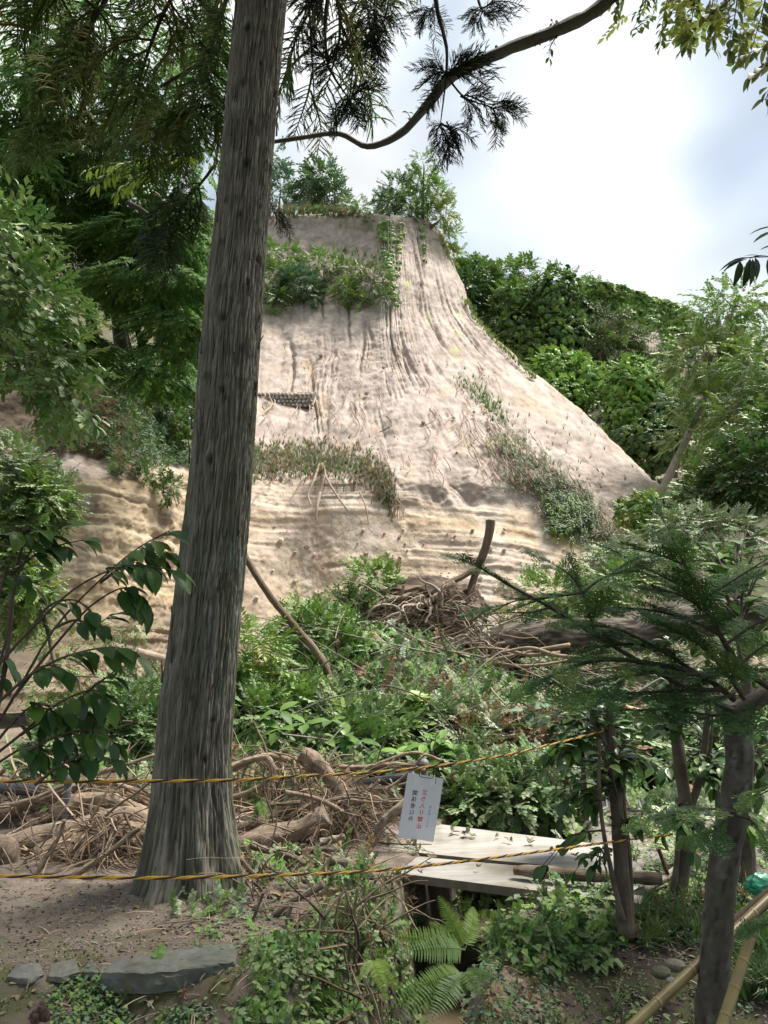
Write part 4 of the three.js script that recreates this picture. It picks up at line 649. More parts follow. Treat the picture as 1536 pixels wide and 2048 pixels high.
  // shaded boughs left of the trunk
  const down = V(-0.3, -0.5, 0.1);
  bough(px([[480, -260], [400, -90], [330, 20], [285, 140], [268, 215]], 5.9), 0.03, 26, [0.45, 0.72], down, ndl);
  bough(px([[470, -60], [440, 40], [412, 130], [405, 210]], 5.6), 0.022, 22, [0.4, 0.64], down, ndl);
  bough(px([[400, -200], [250, -60], [170, 70], [90, 190]], 6.3), 0.03, 26, [0.45, 0.75], V(-0.4, -0.6, 0), ndl);
  bough(px([[440, 100], [360, 150], [250, 210], [140, 240], [60, 260]], 6.4), 0.022, 24, [0.42, 0.68], V(-0.3, -0.7, 0), ndl);
  bough(px([[455, 200], [400, 215], [330, 240], [290, 280]], 5.7), 0.016, 19, [0.38, 0.6], down, ndl);
  bough(px([[450, -200], [300, -120], [120, -60], [0, 20]], 6.6), 0.03, 24, [0.45, 0.75], V(-0.3, -0.6, 0), ndl);
  bough(px([[430, 330], [390, 380], [345, 420], [330, 470]], 6.2), 0.014, 22, [0.36, 0.55], V(-0.4, -0.5, 0), [LC.deep, [0.05, 0.09, 0.035]]);
  bough(px([[538, 400], [548, 420], [556, 440]], 5.1), 0.006, 6, [0.12, 0.2], V(0.4, -0.3, 0), dk);
  // crown high above the frame
  y9 = true; for (let k = 0; k < 60; k++) { const y = rr(8, 15), a = rnd() * 6.28, l = (16 - y) * 0.33 + 0.5, c = V(cx(y), y, -4.9), e = c.clone().add(V(Math.cos(a) * l, -0.35 * l, Math.sin(a) * l)); bough([c, c.clone().lerp(e, 0.5).add(V(0, 0.1, 0)), e], 0.03, 11, [0.7, 1.1], V(0, -0.5, 0), ndl); }
  part('upper_boughs', stems.build(), M.bark, t, 'stuff'); foliage('sprays', 'cedar', M.needle, L, t);
}

// ---------- broadleaf tree leaning in from the side: long bare limb and hanging leaves ----------
reseed(601);
{
  const base = onGround(5.2, 4.2, -0.1), t = thing('overhanging_tree', 'long bare curving limb sweeping across the sky to the cedar, leafy at its outer end', 'tree', base), g = new Geo();
  g.tube([base, V(5.1, 3, -4.3), V(4.7, 6, -4.8), V(4.4, 10, -5)], (q) => 0.2 * (1 - 0.5 * q), { sides: 12, seg: 20, rough: 0.15, col: [0.12, 0.1, 0.08] });
  const limb = [V(4.6, 7.2, -4.9), V(3.9, 7.35, -5.4), ...px([[1290, -60], [1232, -15], [1180, 28], [1110, 62], [1000, 105], [905, 152], [850, 215], [800, 268], [735, 293], [680, 268], [600, 276], [545, 284], [520, 286]], 6)];
  g.tube(limb, table([[0, 0.085], [0.14, 0.075], [0.2, 0.06], [0.45, 0.05], [0.62, 0.034], [0.75, 0.022], [1, 0.014]]), { sides: 9, seg: 70, rough: 0.22, freq: 4, col: [0.12, 0.115, 0.105] });
  // short stubs
  for (const [u, v, a, b] of [[1118, 58, 1112, 75], [1000, 106, 992, 92], [895, 160, 888, 178]]) g.tube(px([[u, v], [a, b]], 6), (q) => 0.022 * (1 - 0.4 * q), { sides: 6, seg: 3, col: [0.09, 0.08, 0.07] });
  const sp = { geos: LG.oval, mats: LM.lit, L: 0.1, hang: 0.5, from: 0.1, flat: 0.9, fan: 1.5 };
  const tw = (P, n, L = 0.085, d = 6) => shoot(t, g, px(P, d), 0.007, { ...sp, n: Math.round(n * 1.5), L: L * 1.12 });
  tw([[1115, 70], [1100, 95], [1098, 115]], 8, 0.06); tw([[1080, 60], [1075, 85]], 4, 0.05); tw([[1120, 55], [1105, 45]], 4, 0.05); tw([[825, 245], [815, 225]], 4, 0.04);
  const A1 = 0;
  tw([[1300, -60], [1290, 10], [1265, 60]], 10, 0.07); tw([[1350, -60], [1330, 20], [1320, 85]], 14, 0.075); tw([[1400, -60], [1385, 30], [1372, 95]], 16, 0.085); tw([[1440, -60], [1420, 40], [1425, 100]], 16, 0.09);
  tw([[1480, -60], [1470, 30], [1455, 100]], 16, 0.1, 5.4); tw([[1540, -40], [1520, 40], [1500, 110]], 14, 0.1, 5.4); tw([[1570, 60], [1530, 90], [1490, 110]], 10, 0.1, 5); tw([[1590, 130], [1540, 120], [1505, 150]], 12, 0.1, 4.6); tw([[1600, 170], [1550, 165], [1530, 200]], 9, 0.1, 4.6); tw([[1250, -60], [1240, -10], [1230, 25]], 8, 0.07); tw([[1330, -50], [1300, -10], [1275, 25]], 10, 0.07); tw([[1420, -60], [1380, -10], [1345, 20]], 12, 0.08); tw([[1500, -40], [1450, 0], [1410, 30]], 14, 0.09, 5.6);
  part('trunk', g.build(), M.smoothBark, t);
  foliage('hanging_leaves', 'broad', M.maple, crownList([clump(1330, 10, 6, 180, 90, 0.5), clump(1430, 40, 5.8, 170, 100, 0.5), clump(1500, 30, 5.6, 130, 120, 0.5), clump(1390, -40, 6, 320, 70, 0.6)], 66, [0.2, 0.32], [[0.24, 0.3, 0.075], [0.3, 0.35, 0.085], [0.2, 0.27, 0.065]], { shell: 0.1, droop: 0.6 }), t);
  const hi = []; for (let k = 0; k < 20; k++) hi.push([V(rr(1.4, 7), rr(8, 11.5), rr(-4.5, 2.5)), rr(1, 1.5), rr(0.6, 1), rr(1, 1.5)]);
  foliage('crown', 'broad', M.leaf, crownList(hi, 2100, [0.55, 0.9], [LC.mid, LC.olive, LC.bright], { shell: 0.1 }), t);
}
reseed(611);
{ // dark compound leaf reaching in from the side
  const t = thing('hanging_twig', 'dark glossy drooping leaflets on a twig against the sky at the edge of the view', 'twig', at(1600, 520, 2.6)), g = new Geo();
  const P = px([[1620, 500], [1560, 512], [1500, 515], [1470, 520]], 2.6); g.tube(P, (q) => 0.003 * (1 - 0.5 * q), { sides: 5, seg: 10, col: [0.12, 0.1, 0.07] }); part('stem', g.build(), M.smoothBark, t);
  for (const [u, v, a, b] of [[1500, 515, 1440, 518], [1495, 518, 1448, 528], [1480, 522, 1480, 568], [1500, 518, 1496, 568], [1505, 518, 1512, 565], [1510, 515, 1525, 555], [1540, 512, 1545, 560], [1520, 512, 1490, 505], [1536, 512, 1500, 508]]) { const p = at(u, v, 2.6), e = at(a, b, 2.6 + gauss() * 0.03), d = e.clone().sub(p); oneLeaf(t, LG.lance, LM.dark, p, d, V(gauss() * 0.5, 1, 0.6), d.length()); }
  for (const [u, v, a, b] of [[1560, 455, 1504, 445], [1560, 462, 1506, 468], [1560, 490, 1520, 492]]) { const p = at(u, v, 2.5), d = at(a, b, 2.5).sub(p); oneLeaf(t, LG.oval, LM.shine, p, d, V(0.2, 1, 0.5), d.length()); }
}

// ---------- maples and bank trees at the side of the cedar ----------
reseed(701);
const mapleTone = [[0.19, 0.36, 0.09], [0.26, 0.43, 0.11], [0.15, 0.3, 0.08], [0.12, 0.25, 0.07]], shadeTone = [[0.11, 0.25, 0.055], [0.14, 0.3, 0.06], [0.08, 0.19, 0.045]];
function layered(name, label, trunks, layers, n, tones, size, bark = [0.06, 0.05, 0.04], lib = 'tiny') {
  const base = at(...trunks[0].p[0]), t = thing(name, label, 'tree', base), g = new Geo();
  for (const k of trunks) g.tube(k.p.map((q) => at(...q)), (q) => k.r * (1 - 0.6 * q), { sides: 9, seg: 20, rough: 0.25, col: bark });
  const L = []; let area = layers.reduce((a, l) => a + l[3] * l[4], 0);
  for (const [u, v, d, w, h] of layers) { // a flat tier of foliage that sags to its ends
    const c = at(u, v, d), s = d / FPX, k = Math.round(n * w * h / area), tn = pick(tones); const from = trunks[Math.floor(rnd() * trunks.length)], f = at(...from.p[from.p.length - 1]).lerp(at(...from.p[Math.max(0, from.p.length - 2)]), rnd()); g.tube([f, f.clone().lerp(c, 0.5).add(V(0, 0.15, 0)), c], (q) => 0.035 * (1 - 0.7 * q), { sides: 5, seg: 8, col: bark });
    for (let j = 0; j < 5; j++) { const e = c.clone().add(V(gauss() * w * s * 0.45, gauss() * h * s * 0.2 - 0.05, gauss() * 0.7)); g.tube([c.clone().lerp(f, rnd() * 0.4), e], (q) => 0.01 * (1 - 0.6 * q), { sides: 4, seg: 2, col: bark, cap: false }); }
    for (let j = 0; j < k; j++) { const a = rnd() * 6.28, r = Math.sqrt(rnd()), x = Math.cos(a) * r, z = Math.sin(a) * r; const p = c.clone().add(V(x * w * s * 0.5, (gauss() * 0.45 - 0.5 * r * r) * h * s * 0.5 + 0.12 * noise(x * 3, z * 3, u), z * Math.min(w * s * 0.5, 1.6))); L.push({ m: basis(V(x * 0.8 + gauss() * 0.5, -0.22 + gauss() * 0.12, z * 0.7 + gauss() * 0.5), V(gauss() * 0.35, 1, gauss() * 0.3 + 0.55), p, rr(size[0], size[1])), c: vary(rnd() < 0.7 ? tn : pick(tones), 0.15) }); }
  }
  part('trunk', g.build(), M.smoothBark, t); foliage('crown', lib, M.maple, L, t); return t;
}
layered('maple_tree', 'maple with a thick dark leaning trunk and tiers of fine leaves beside the cedar', [{ p: [[258, 745, 15.5], [240, 650, 15.3], [238, 560, 15], [205, 440, 14.6], [180, 330, 14.2]], r: 0.19 }, { p: [[300, 740, 15.6], [275, 650, 15.4], [262, 560, 15.2], [270, 470, 15]], r: 0.1 }], [[300, 560, 13, 230, 70], [350, 480, 13, 170, 80], [260, 470, 13, 190, 80], [340, 640, 13.4, 150, 70], [230, 560, 13.6, 150, 60], [380, 560, 13.6, 110, 70], [290, 400, 13.2, 220, 80], [160, 400, 13.6, 190, 90], [330, 700, 14.2, 110, 50], [370, 420, 13.8, 120, 60]], 2600, mapleTone, [0.34, 0.54]);
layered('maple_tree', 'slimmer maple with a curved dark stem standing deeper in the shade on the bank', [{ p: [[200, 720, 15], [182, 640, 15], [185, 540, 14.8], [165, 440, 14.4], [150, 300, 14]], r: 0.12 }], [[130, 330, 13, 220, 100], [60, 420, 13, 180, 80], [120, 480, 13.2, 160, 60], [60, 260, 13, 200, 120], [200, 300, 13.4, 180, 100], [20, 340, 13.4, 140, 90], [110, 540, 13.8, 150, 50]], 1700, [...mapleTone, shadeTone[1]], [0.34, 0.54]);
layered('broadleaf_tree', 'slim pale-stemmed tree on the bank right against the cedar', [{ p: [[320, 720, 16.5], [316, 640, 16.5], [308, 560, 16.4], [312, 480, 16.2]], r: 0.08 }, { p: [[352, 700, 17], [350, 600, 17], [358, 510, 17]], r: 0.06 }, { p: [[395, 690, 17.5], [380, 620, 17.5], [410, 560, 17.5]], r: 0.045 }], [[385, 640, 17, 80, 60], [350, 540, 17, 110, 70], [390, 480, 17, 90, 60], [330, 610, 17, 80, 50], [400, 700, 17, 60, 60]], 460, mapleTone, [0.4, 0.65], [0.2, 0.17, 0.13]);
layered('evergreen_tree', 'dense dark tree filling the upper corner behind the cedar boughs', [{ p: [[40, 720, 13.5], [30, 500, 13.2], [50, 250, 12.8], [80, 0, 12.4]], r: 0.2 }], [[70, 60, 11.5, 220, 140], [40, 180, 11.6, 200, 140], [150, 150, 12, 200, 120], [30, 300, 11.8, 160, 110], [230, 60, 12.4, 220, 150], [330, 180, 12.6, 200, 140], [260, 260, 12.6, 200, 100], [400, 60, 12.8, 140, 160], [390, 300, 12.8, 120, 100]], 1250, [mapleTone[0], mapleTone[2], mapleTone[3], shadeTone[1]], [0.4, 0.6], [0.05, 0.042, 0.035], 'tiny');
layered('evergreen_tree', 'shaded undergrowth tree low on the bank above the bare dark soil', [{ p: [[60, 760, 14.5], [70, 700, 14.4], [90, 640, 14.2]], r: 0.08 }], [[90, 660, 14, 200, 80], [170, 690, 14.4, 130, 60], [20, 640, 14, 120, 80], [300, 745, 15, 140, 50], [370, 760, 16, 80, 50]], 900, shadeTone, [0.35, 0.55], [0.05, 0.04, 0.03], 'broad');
reseed(731);
{ // shrubs and hanging weeds of the bank
  T('bank_shrub', 'leafy shrub hanging from the bank beside the cedar above the ochre outcrop', 'shrub', { b: onSlope(345, 800, 0), clumps: [clump(340, 830, slopeD(340, 830) - 0.5, 90, 110), clump(370, 790, slopeD(370, 790) - 0.5, 70, 90), clump(310, 790, slopeD(310, 790) - 0.4, 60, 60), clump(360, 890, slopeD(360, 890) - 0.3, 50, 60)], n: 640, size: [0.28, 0.45], tones: [LC.mid, LC.deep, LC.bright], r: 0.04 });
  T('bank_shrub', 'small leafy clump clinging to the cleft of the ochre outcrop', 'shrub', { b: onSlope(330, 985, 0), clumps: [clump(330, 975, slopeD(330, 975) - 0.2, 60, 40), clump(300, 950, slopeD(300, 950) - 0.2, 40, 30)], n: 160, size: [0.2, 0.35], tones: [LC.mid, LC.deep], r: 0.03 });
  const L = [], S = []; const put = (lib, u, v, s, tones) => lib.push({ m: basis(V(gauss(), -0.5, gauss()), V(gauss() * 0.4, 0.7, 1), onSlope(u, v, 0.08), s * rr(0.6, 1.2)), c: vary(pick(tones)) });
  for (let k = 0; k < 650; k++) put(L, rr(225, 300), 760 + 190 * Math.pow(rnd(), 1.2), 0.4, [LC.mid, LC.pale, LC.blue, LC.dry]);
  for (let k = 0; k < 400; k++) put(L, rr(110, 260), rr(790, 900) + gauss() * 10, 0.3, [LC.dry, LC.mid, LC.deep]);
  for (let k = 0; k < 500; k++) put(S, rr(270, 400), rr(745, 930), 0.42, [LC.deep, LC.mid, LC.blue]);
  for (let k = 0; k < 260; k++) put(S, rr(60, 400), rr(700, 770), 0.4, [LC.deep, LC.mid]);
  foliage('bank_grass', 'grass', M.grass, L).forEach((o) => tag(o, 'grass hanging over the bank of dark soil', null, null, 'stuff'));
  foliage('bank_weeds', 'sasa', M.grass, S).forEach((o) => tag(o, 'dark leafy weeds covering the bank under the maples', null, null, 'stuff'));
  T('feathery_bush', 'larger pale feathery bush in front of the bank beside the camellia shrub', 'bush', { b: at(30, 1230, 10), clumps: [clump(20, 960, 10, 130, 130), clump(70, 1010, 10, 130, 110), clump(10, 1060, 9.8, 120, 110), clump(40, 1130, 9.8, 110, 120), clump(100, 985, 10.3, 80, 60)], n: 1500, size: [0.22, 0.36], tones: [LC.pale, LC.mid, LC.blue, LC.bright], r: 0.05, lib: 'small', crown: { shell: 0.2 } });
  T('feathery_bush', 'smaller yellow-green feathery bush behind the camellia stems', 'bush', { b: at(110, 1330, 9.6), clumps: [clump(60, 1180, 9.6, 90, 80), clump(15, 910, 10.4, 60, 60), clump(40, 1230, 9.6, 80, 70)], n: 460, size: [0.2, 0.34], tones: [LC.bright, LC.yellow, LC.pale], r: 0.03, lib: 'small', crown: { shell: 0.2 } });
}
reseed(741);
{ // pale-leaved limb hanging in from the side
  const base = onGround(-6.2, 7, -0.1), t = thing('pale_leaved_tree', 'branch of small pale green toothed leaves hanging in front of the dark bank', 'tree', base), g = new Geo();
  g.tube([base, V(-6.1, 2.5, -7), V(-5.7, 5, -6.9), V(-5.3, 8, -6.8)], (q) => 0.14 * (1 - 0.5 * q), { sides: 9, seg: 12, rough: 0.2, col: [0.16, 0.14, 0.11] });
  const sp = { geos: LG.oval, mats: LM.pale, L: 0.105, hang: 0.45, from: 0.12, flat: 0.6, fan: 1.4, col: [0.1, 0.08, 0.06] };
  for (const [P, n] of [[[[-200, 300], [-60, 420], [30, 500], [110, 600], [150, 660]], 26], [[[-160, 420], [-40, 540], [50, 640], [110, 710], [150, 780]], 28], [[[-180, 560], [-40, 680], [60, 760], [130, 800], [205, 870]], 26], [[[-160, 240], [-50, 300], [10, 340], [40, 385]], 12], [[[-140, 420], [-20, 480], [60, 560], [140, 600]], 22], [[[-120, 500], [0, 600], [60, 670], [90, 700]], 22], [[[-30, 560], [40, 580], [110, 640], [165, 690]], 20], [[[40, 660], [110, 690], [165, 720], [190, 750]], 18], [[[-60, 620], [20, 700], [60, 790], [70, 840]], 16], [[[-100, 380], [-20, 430], [30, 450], [75, 470]], 18], [[[-90, 640], [-10, 660], [40, 700], [80, 740]], 18], [[[-60, 480], [0, 520], [40, 600], [50, 650]], 18], [[[60, 740], [120, 770], [180, 830], [190, 850]], 12]]) shoot(t, g, px(P, 6.6 + gauss() * 0.4), 0.008, { ...sp, n: Math.round(n * 1.1) });
  part('trunk', g.build(), M.smoothBark, t);
  foliage('leafy_twigs', 'broad', M.leaf, crownList([clump(50, 600, 6.9, 210, 130, 0.6), clump(90, 720, 6.8, 200, 110, 0.6), clump(10, 470, 7, 150, 150, 0.6), clump(130, 800, 6.7, 110, 60, 0.6), clump(20, 680, 7, 130, 120, 0.6), clump(0, 560, 7, 110, 100, 0.6)], 330, [0.24, 0.36], [[0.17, 0.3, 0.075], [0.13, 0.25, 0.055], [0.22, 0.36, 0.1]], { shell: 0.1, droop: 0.25 }), t);
  const hi = []; for (let k = 0; k < 7; k++) hi.push([V(rr(-7, -4.4), rr(7.2, 10), rr(-6.5, -1)), 1.2, 0.7, 1.2]); foliage('crown', 'broad', M.leaf, crownList(hi, 500, [0.5, 0.8], [LC.mid, LC.pale], { shell: 0.1 }), t);
}
reseed(751);
{
  const t = thing('bright_branch', 'sunlit yellow-green leafy branch in front of the dark maples', 'branch', at(360, 320, 8.5)), g = new Geo();
  const sp = { geos: LG.oval, mats: LM.lime, geos: LG.lance, L: 0.14, hang: 0.4, from: 0.05, flat: 0.7, fan: 1.4 };
  for (const [P, n] of [[[[420, 300], [340, 315], [260, 325], [190, 370]], 26], [[[340, 318], [300, 340], [260, 365], [235, 385]], 16], [[[350, 310], [320, 320], [300, 345]], 9], [[[260, 325], [220, 330], [180, 340]], 10]]) shoot(t, g, px(P, 8.5), 0.012, { ...sp, n: n * 2 });
  part('stem', g.build(), M.smoothBark, t);
  const d = thing('dead_branch', 'forked bare dead branch caught among the maple leaves', 'branch', at(300, 425, 10.5)), h = new Geo(); h.tube(px([[255, 405], [280, 418], [300, 430], [328, 407], [345, 412], [372, 432]], 10.5), (q) => 0.045 * (1 - 0.6 * q), { sides: 7, seg: 18, rough: 0.3, col: [0.05, 0.042, 0.036] }); h.tube(px([[328, 407], [318, 390], [300, 380]], 10.5), 0.016, { sides: 5, seg: 6, col: [0.22, 0.17, 0.12] }); part('limb', h.build(), M.bark, d);
}
// ---------- trees behind the standpoint that shade the near ground ----------
reseed(801);
for (const [x, D, h, w, lab] of [[-3.4, -3.5, 9, 3.2, 'broad tree behind the standpoint on the cedar side'], [2.6, -4.5, 10, 3.4, 'broad tree behind the standpoint on the fir side'], [6.5, 0.5, 9, 3, 'tree beside the standpoint beyond the fir']]) {
  const base = onGround(x, D, -0.1), c = []; for (let k = 0; k < 9; k++) c.push([base.clone().add(V(gauss() * w, h + gauss() * 2.4, gauss() * w)), rr(1.2, 1.9), rr(0.9, 1.4), rr(1.2, 1.9)]);
  tree('shade_tree', lab, 'tree', { base, clumps: c, n: 700, size: [0.7, 1.1], tones: [LC.mid, LC.deep, LC.olive], r: 0.2, crown: { shell: 0.15 } });
}

// ---------- plank bridge ----------
const onPlane = (u, v, y) => { const r = ray(u, v); return r.multiplyScalar((y - EYE) / r.y).add(V(0, EYE, 0)); };
reseed(811);
{
  const top = 0.0, t = thing('plank_bridge', 'low bridge of two wide weathered boards laid over the stream bed', 'bridge', onPlane(1000, 1715, top));
  const board = (corners, y, th, col) => { // corners: near-left, near-right, far-right, far-left
    const [a, b, c, d] = corners.map(([u, v]) => onPlane(u, v, y)), g = new Geo(), nu = 40, nw = 10, at2 = (s, q) => a.clone().lerp(b, s).lerp(d.clone().lerp(c, s), q);
    const skin = (yy, flip) => { const o = g.n; for (let j = 0; j <= nw; j++) for (let i = 0; i <= nu; i++) { const p = at2(i / nu, j / nw), e = (i === 0 || i === nu || j === 0 || j === nw) && !flip ? -0.004 : 0; const st = fbm(p.x * 1.5, p.z * 1.5, y * 9 + 1, 4), w2 = fbm(p.x * 6, p.z * 6, 4, 3); let k = mix3(col, [0.3, 0.265, 0.21], smooth(0, 0.4, st) * 0.7); k = mix3(k, [0.21, 0.205, 0.15], smooth(0.08, 0.35, w2) * 0.6); k = mix3(k, [0.14, 0.11, 0.08], smooth(0.2, 0.38, fbm(p.x * 3.1, p.z * 3.1, 14, 4)) * 0.7); g.v(p.x, yy + e + (flip ? 0 : 0.006 * noise(p.x * 1.3, p.z * 1.3, 7)), p.z, p.z * 1.1 + p.x * 0.12, p.x * 0.35, k); } for (let j = 0; j < nw; j++) for (let i = 0; i < nu; i++) { const q = o + j * (nu + 1) + i; flip ? g.q(q, q + nu + 1, q + nu + 2, q + 1) : g.q(q, q + 1, q + nu + 2, q + nu + 1); } return o; };
    skin(y, false); skin(y - th, true);
    const rag = (q) => q.add(V(0.008 * noise(q.x * 9, 1, q.z * 9), 0, 0.008 * noise(q.x * 9, 5, q.z * 9)));const rim = []; for (let i = 0; i <= nu; i++) rim.push(at2(i / nu, 0)); for (let j = 1; j <= nw; j++) rim.push(at2(1, j / nw)); for (let i = nu - 1; i >= 0; i--) rim.push(at2(i / nu, 1)); for (let j = nw - 1; j >= 0; j--) rim.push(at2(0, j / nw));
    const o = g.n; rim.forEach((p, k) => { const c3 = vary([0.2, 0.17, 0.13], 0.1); g.v(p.x, y - 0.004, p.z, k * 0.05, 0, c3); g.v(p.x, y - th, p.z, k * 0.05, th, c3); }); for (let k = 0; k + 1 < rim.length; k++) g.q(o + 2 * k, o + 2 * k + 1, o + 2 * k + 3, o + 2 * k + 2);
    return g.build();
  };
  const wood = std({ map: rep(grain, 1.6, 1.6), bumpMap: rep(grain, 1.6, 1.6), bumpScale: 0.003, roughness: 0.85 });
  part('board', board([[735, 1737], [1282, 1806], [1296, 1757], [762, 1703]], top, 0.055, [0.34, 0.335, 0.31]), wood, t);
  part('board', board([[766, 1697], [1294, 1750], [1250, 1694], [800, 1638]], top + 0.012, 0.05, [0.37, 0.36, 0.335]), wood, t);
  for (const s of [0.08, 0.9]) { const a = onPlane(lerp(760, 1270, s), lerp(1732, 1790, s), -0.1), b = onPlane(lerp(810, 1240, s), lerp(1645, 1700, s), -0.1), g = new Geo(); g.tube([a, b], 0.05, { sides: 4, seg: 3, col: [0.08, 0.065, 0.05] }); part('bearer', g.build(), M.root, t); }
}
{ // mossy kerb block on the far bank
  const t = thing('concrete_block', 'mossy concrete kerb block on the bank behind the plank bridge', 'block', onPlane(1020, 1645, -0.04)), g = new THREE.BoxGeometry(0.62, 0.26, 0.24, 24, 8, 8), p = g.attributes.position, c = [];
  for (let k = 0; k < p.count; k++) { const f = 0.03 * fbm(p.getX(k) * 9, p.getY(k) * 9, p.getZ(k) * 9, 3); p.setXYZ(k, p.getX(k) + f, p.getY(k) + f, p.getZ(k) + f); const m = smooth(-0.6, -0.1, noise(p.getX(k) * 7, p.getY(k) * 7, p.getZ(k) * 7)); c.push(...mix3([0.15, 0.145, 0.13], C.moss, m)); }
  g.setAttribute('color', new THREE.Float32BufferAttribute(c, 3)); g.computeVertexNormals(); const m = new THREE.Mesh(g, M.stone); m.name = 'body'; m.position.set(0, -0.1, 0); m.rotation.y = -0.3; m.castShadow = m.receiveShadow = true; t.add(m);
}
{ // metal grating
  const t = thing('metal_grating', 'dark metal grating lying on the far bank beyond the stems', 'grating', onPlane(1300, 1608, 0.06)); const mat = new THREE.MeshStandardMaterial({ color: new THREE.Color().setRGB(0.2, 0.21, 0.23), metalness: 0.7, roughness: 0.5 }); const bar = new THREE.BoxGeometry(0.9, 0.02, 0.012), cross = new THREE.BoxGeometry(0.012, 0.02, 0.62);
  const add = (g, n, x, z) => { const m = new THREE.Mesh(g, mat); m.name = n; m.position.set(x, x * 0.03, z); m.castShadow = m.receiveShadow = true; t.add(m); }; for (let k = 0; k < 13; k++) add(bar, 'bar', 0, -0.3 + k * 0.05); for (let k = 0; k < 11; k++) { add(cross, 'cross_bar', -0.45 + k * 0.09, 0); t.children[t.children.length - 1].position.y += 0.021; } t.rotation.y = -0.25;
}

// ---------- stones ----------
reseed(821);
const rock = (name, label, outline, y, th, col, lift = 0) => { // flat stone: outline in photo pixels on the level y
  const P = outline.map(([u, v]) => onPlane(u, v, y)), ctr = P.reduce((a, p) => a.add(p), V()).multiplyScalar(1 / P.length), t = thing(name, label, 'stone', ctr.clone().setY(y - th)), g = new Geo();
  const ring = []; for (let k = 0; k < P.length; k++) for (let j = 0; j < 6; j++) ring.push(P[k].clone().lerp(P[(k + 1) % P.length], j / 6)); const n = ring.length;
  const layers = [[1.0, -th], [1.02, -th * 0.6], [1.01, -th * 0.3], [1.0, -th * 0.06], [0.985, 0], [0.85, 0.002], [0.6, 0.003], [0.3, 0.003], [0.02, 0.003]];
  for (const [s, dy] of layers) ring.forEach((p, k) => { const q = ctr.clone().lerp(p, s * (1 + (s > 0.9 ? 0.03 * noise(p.x * 14, dy * 40, p.z * 14) : 0))), f = fbm(q.x * 7, dy * 20, q.z * 7, 4) + 0.5 * fbm(q.x * 25, dy * 60, q.z * 25, 3); g.v(q.x + (dy < -0.001 ? 0.02 * f : 0), y + dy + 0.022 * f * (dy < -0.01 ? 0.4 : 1), q.z + (dy < -0.001 ? 0.03 * f : 0), q.x, q.z + dy, vary(mix3(col, col.map((x) => x * 0.72), smooth(0, 0.3, f)), 0.05)); });
  for (let l = 0; l + 1 < layers.length; l++) for (let k = 0; k < n; k++) { const a = l * n + k, b = l * n + (k + 1) % n; g.q(a, b, b + n, a + n); }
  part('body', toCreasedNormals(g.build(), 0.6), M.stone, t); return t;
};
rock('stone_slab', 'long grey-green stone slab edging the soil terrace in front of the cedar', [[203, 1944], [225, 1924], [300, 1908], [410, 1890], [466, 1886], [476, 1908], [470, 1922], [400, 1934], [300, 1946]], 0.03, 0.085, [0.15, 0.16, 0.135]);
rock('edging_stone', 'small flat edging stone at the far end of the slab line', [[14, 1952], [34, 1930], [80, 1926], [90, 1946], [60, 1958]], 0.006, 0.025, [0.17, 0.18, 0.165]);
rock('edging_stone', 'squarish edging stone in the middle of the slab line', [[97, 1950], [104, 1926], [150, 1920], [160, 1944], [125, 1954]], 0.006, 0.025, [0.18, 0.18, 0.155]);
rock('edging_stone', 'smallest edging stone tucked against the end of the long slab', [[166, 1946], [172, 1930], [192, 1926], [197, 1943]], 0.008, 0.025, [0.15, 0.16, 0.13]);
rock('flat_stone', 'broad wet grey stone lying among the weeds beside the ferns', [[965, 1912], [985, 1885], [1040, 1874], [1090, 1880], [1092, 1900], [1030, 1914]], -0.2, 0.07, [0.2, 0.19, 0.19]);
rock('flat_stone', 'thin bluish stone on the bank just below the end of the bridge', [[1126, 1816], [1140, 1802], [1180, 1800], [1182, 1814], [1150, 1820]], -0.08, 0.05, [0.24, 0.25, 0.27]);
const pebble = (label, u, v, d, r, col) => { const g = new THREE.IcosahedronGeometry(1, 3), p = g.attributes.position, c = []; for (let k = 0; k < p.count; k++) { const f = 1 + 0.16 * fbm(p.getX(k) + u, p.getY(k), p.getZ(k), 3); p.setXYZ(k, p.getX(k) * f * r, p.getY(k) * f * r * 0.6, p.getZ(k) * f * r * 0.8); c.push(...vary(col, 0.06)); } g.setAttribute('color', new THREE.Float32BufferAttribute(c, 3)); g.computeVertexNormals(); const m = new THREE.Mesh(g, M.stone); m.name = numbered('round_stone'); m.position.copy(at(u, v, d)); m.castShadow = m.receiveShadow = true; scene.add(m); tag(m, label, 'stone'); };
pebble('smooth oval brown stone lying on the dark soil near the bamboo pole', 1349, 1931, 3.95, 0.048, [0.25, 0.21, 0.17]);
pebble('mossy green stone beside the smooth oval stone', 1322, 1945, 3.85, 0.045, [0.13, 0.14, 0.085]);
pebble('pale angular stone lying just below the mossy one', 1344, 1962, 3.75, 0.026, [0.3, 0.3, 0.3]);

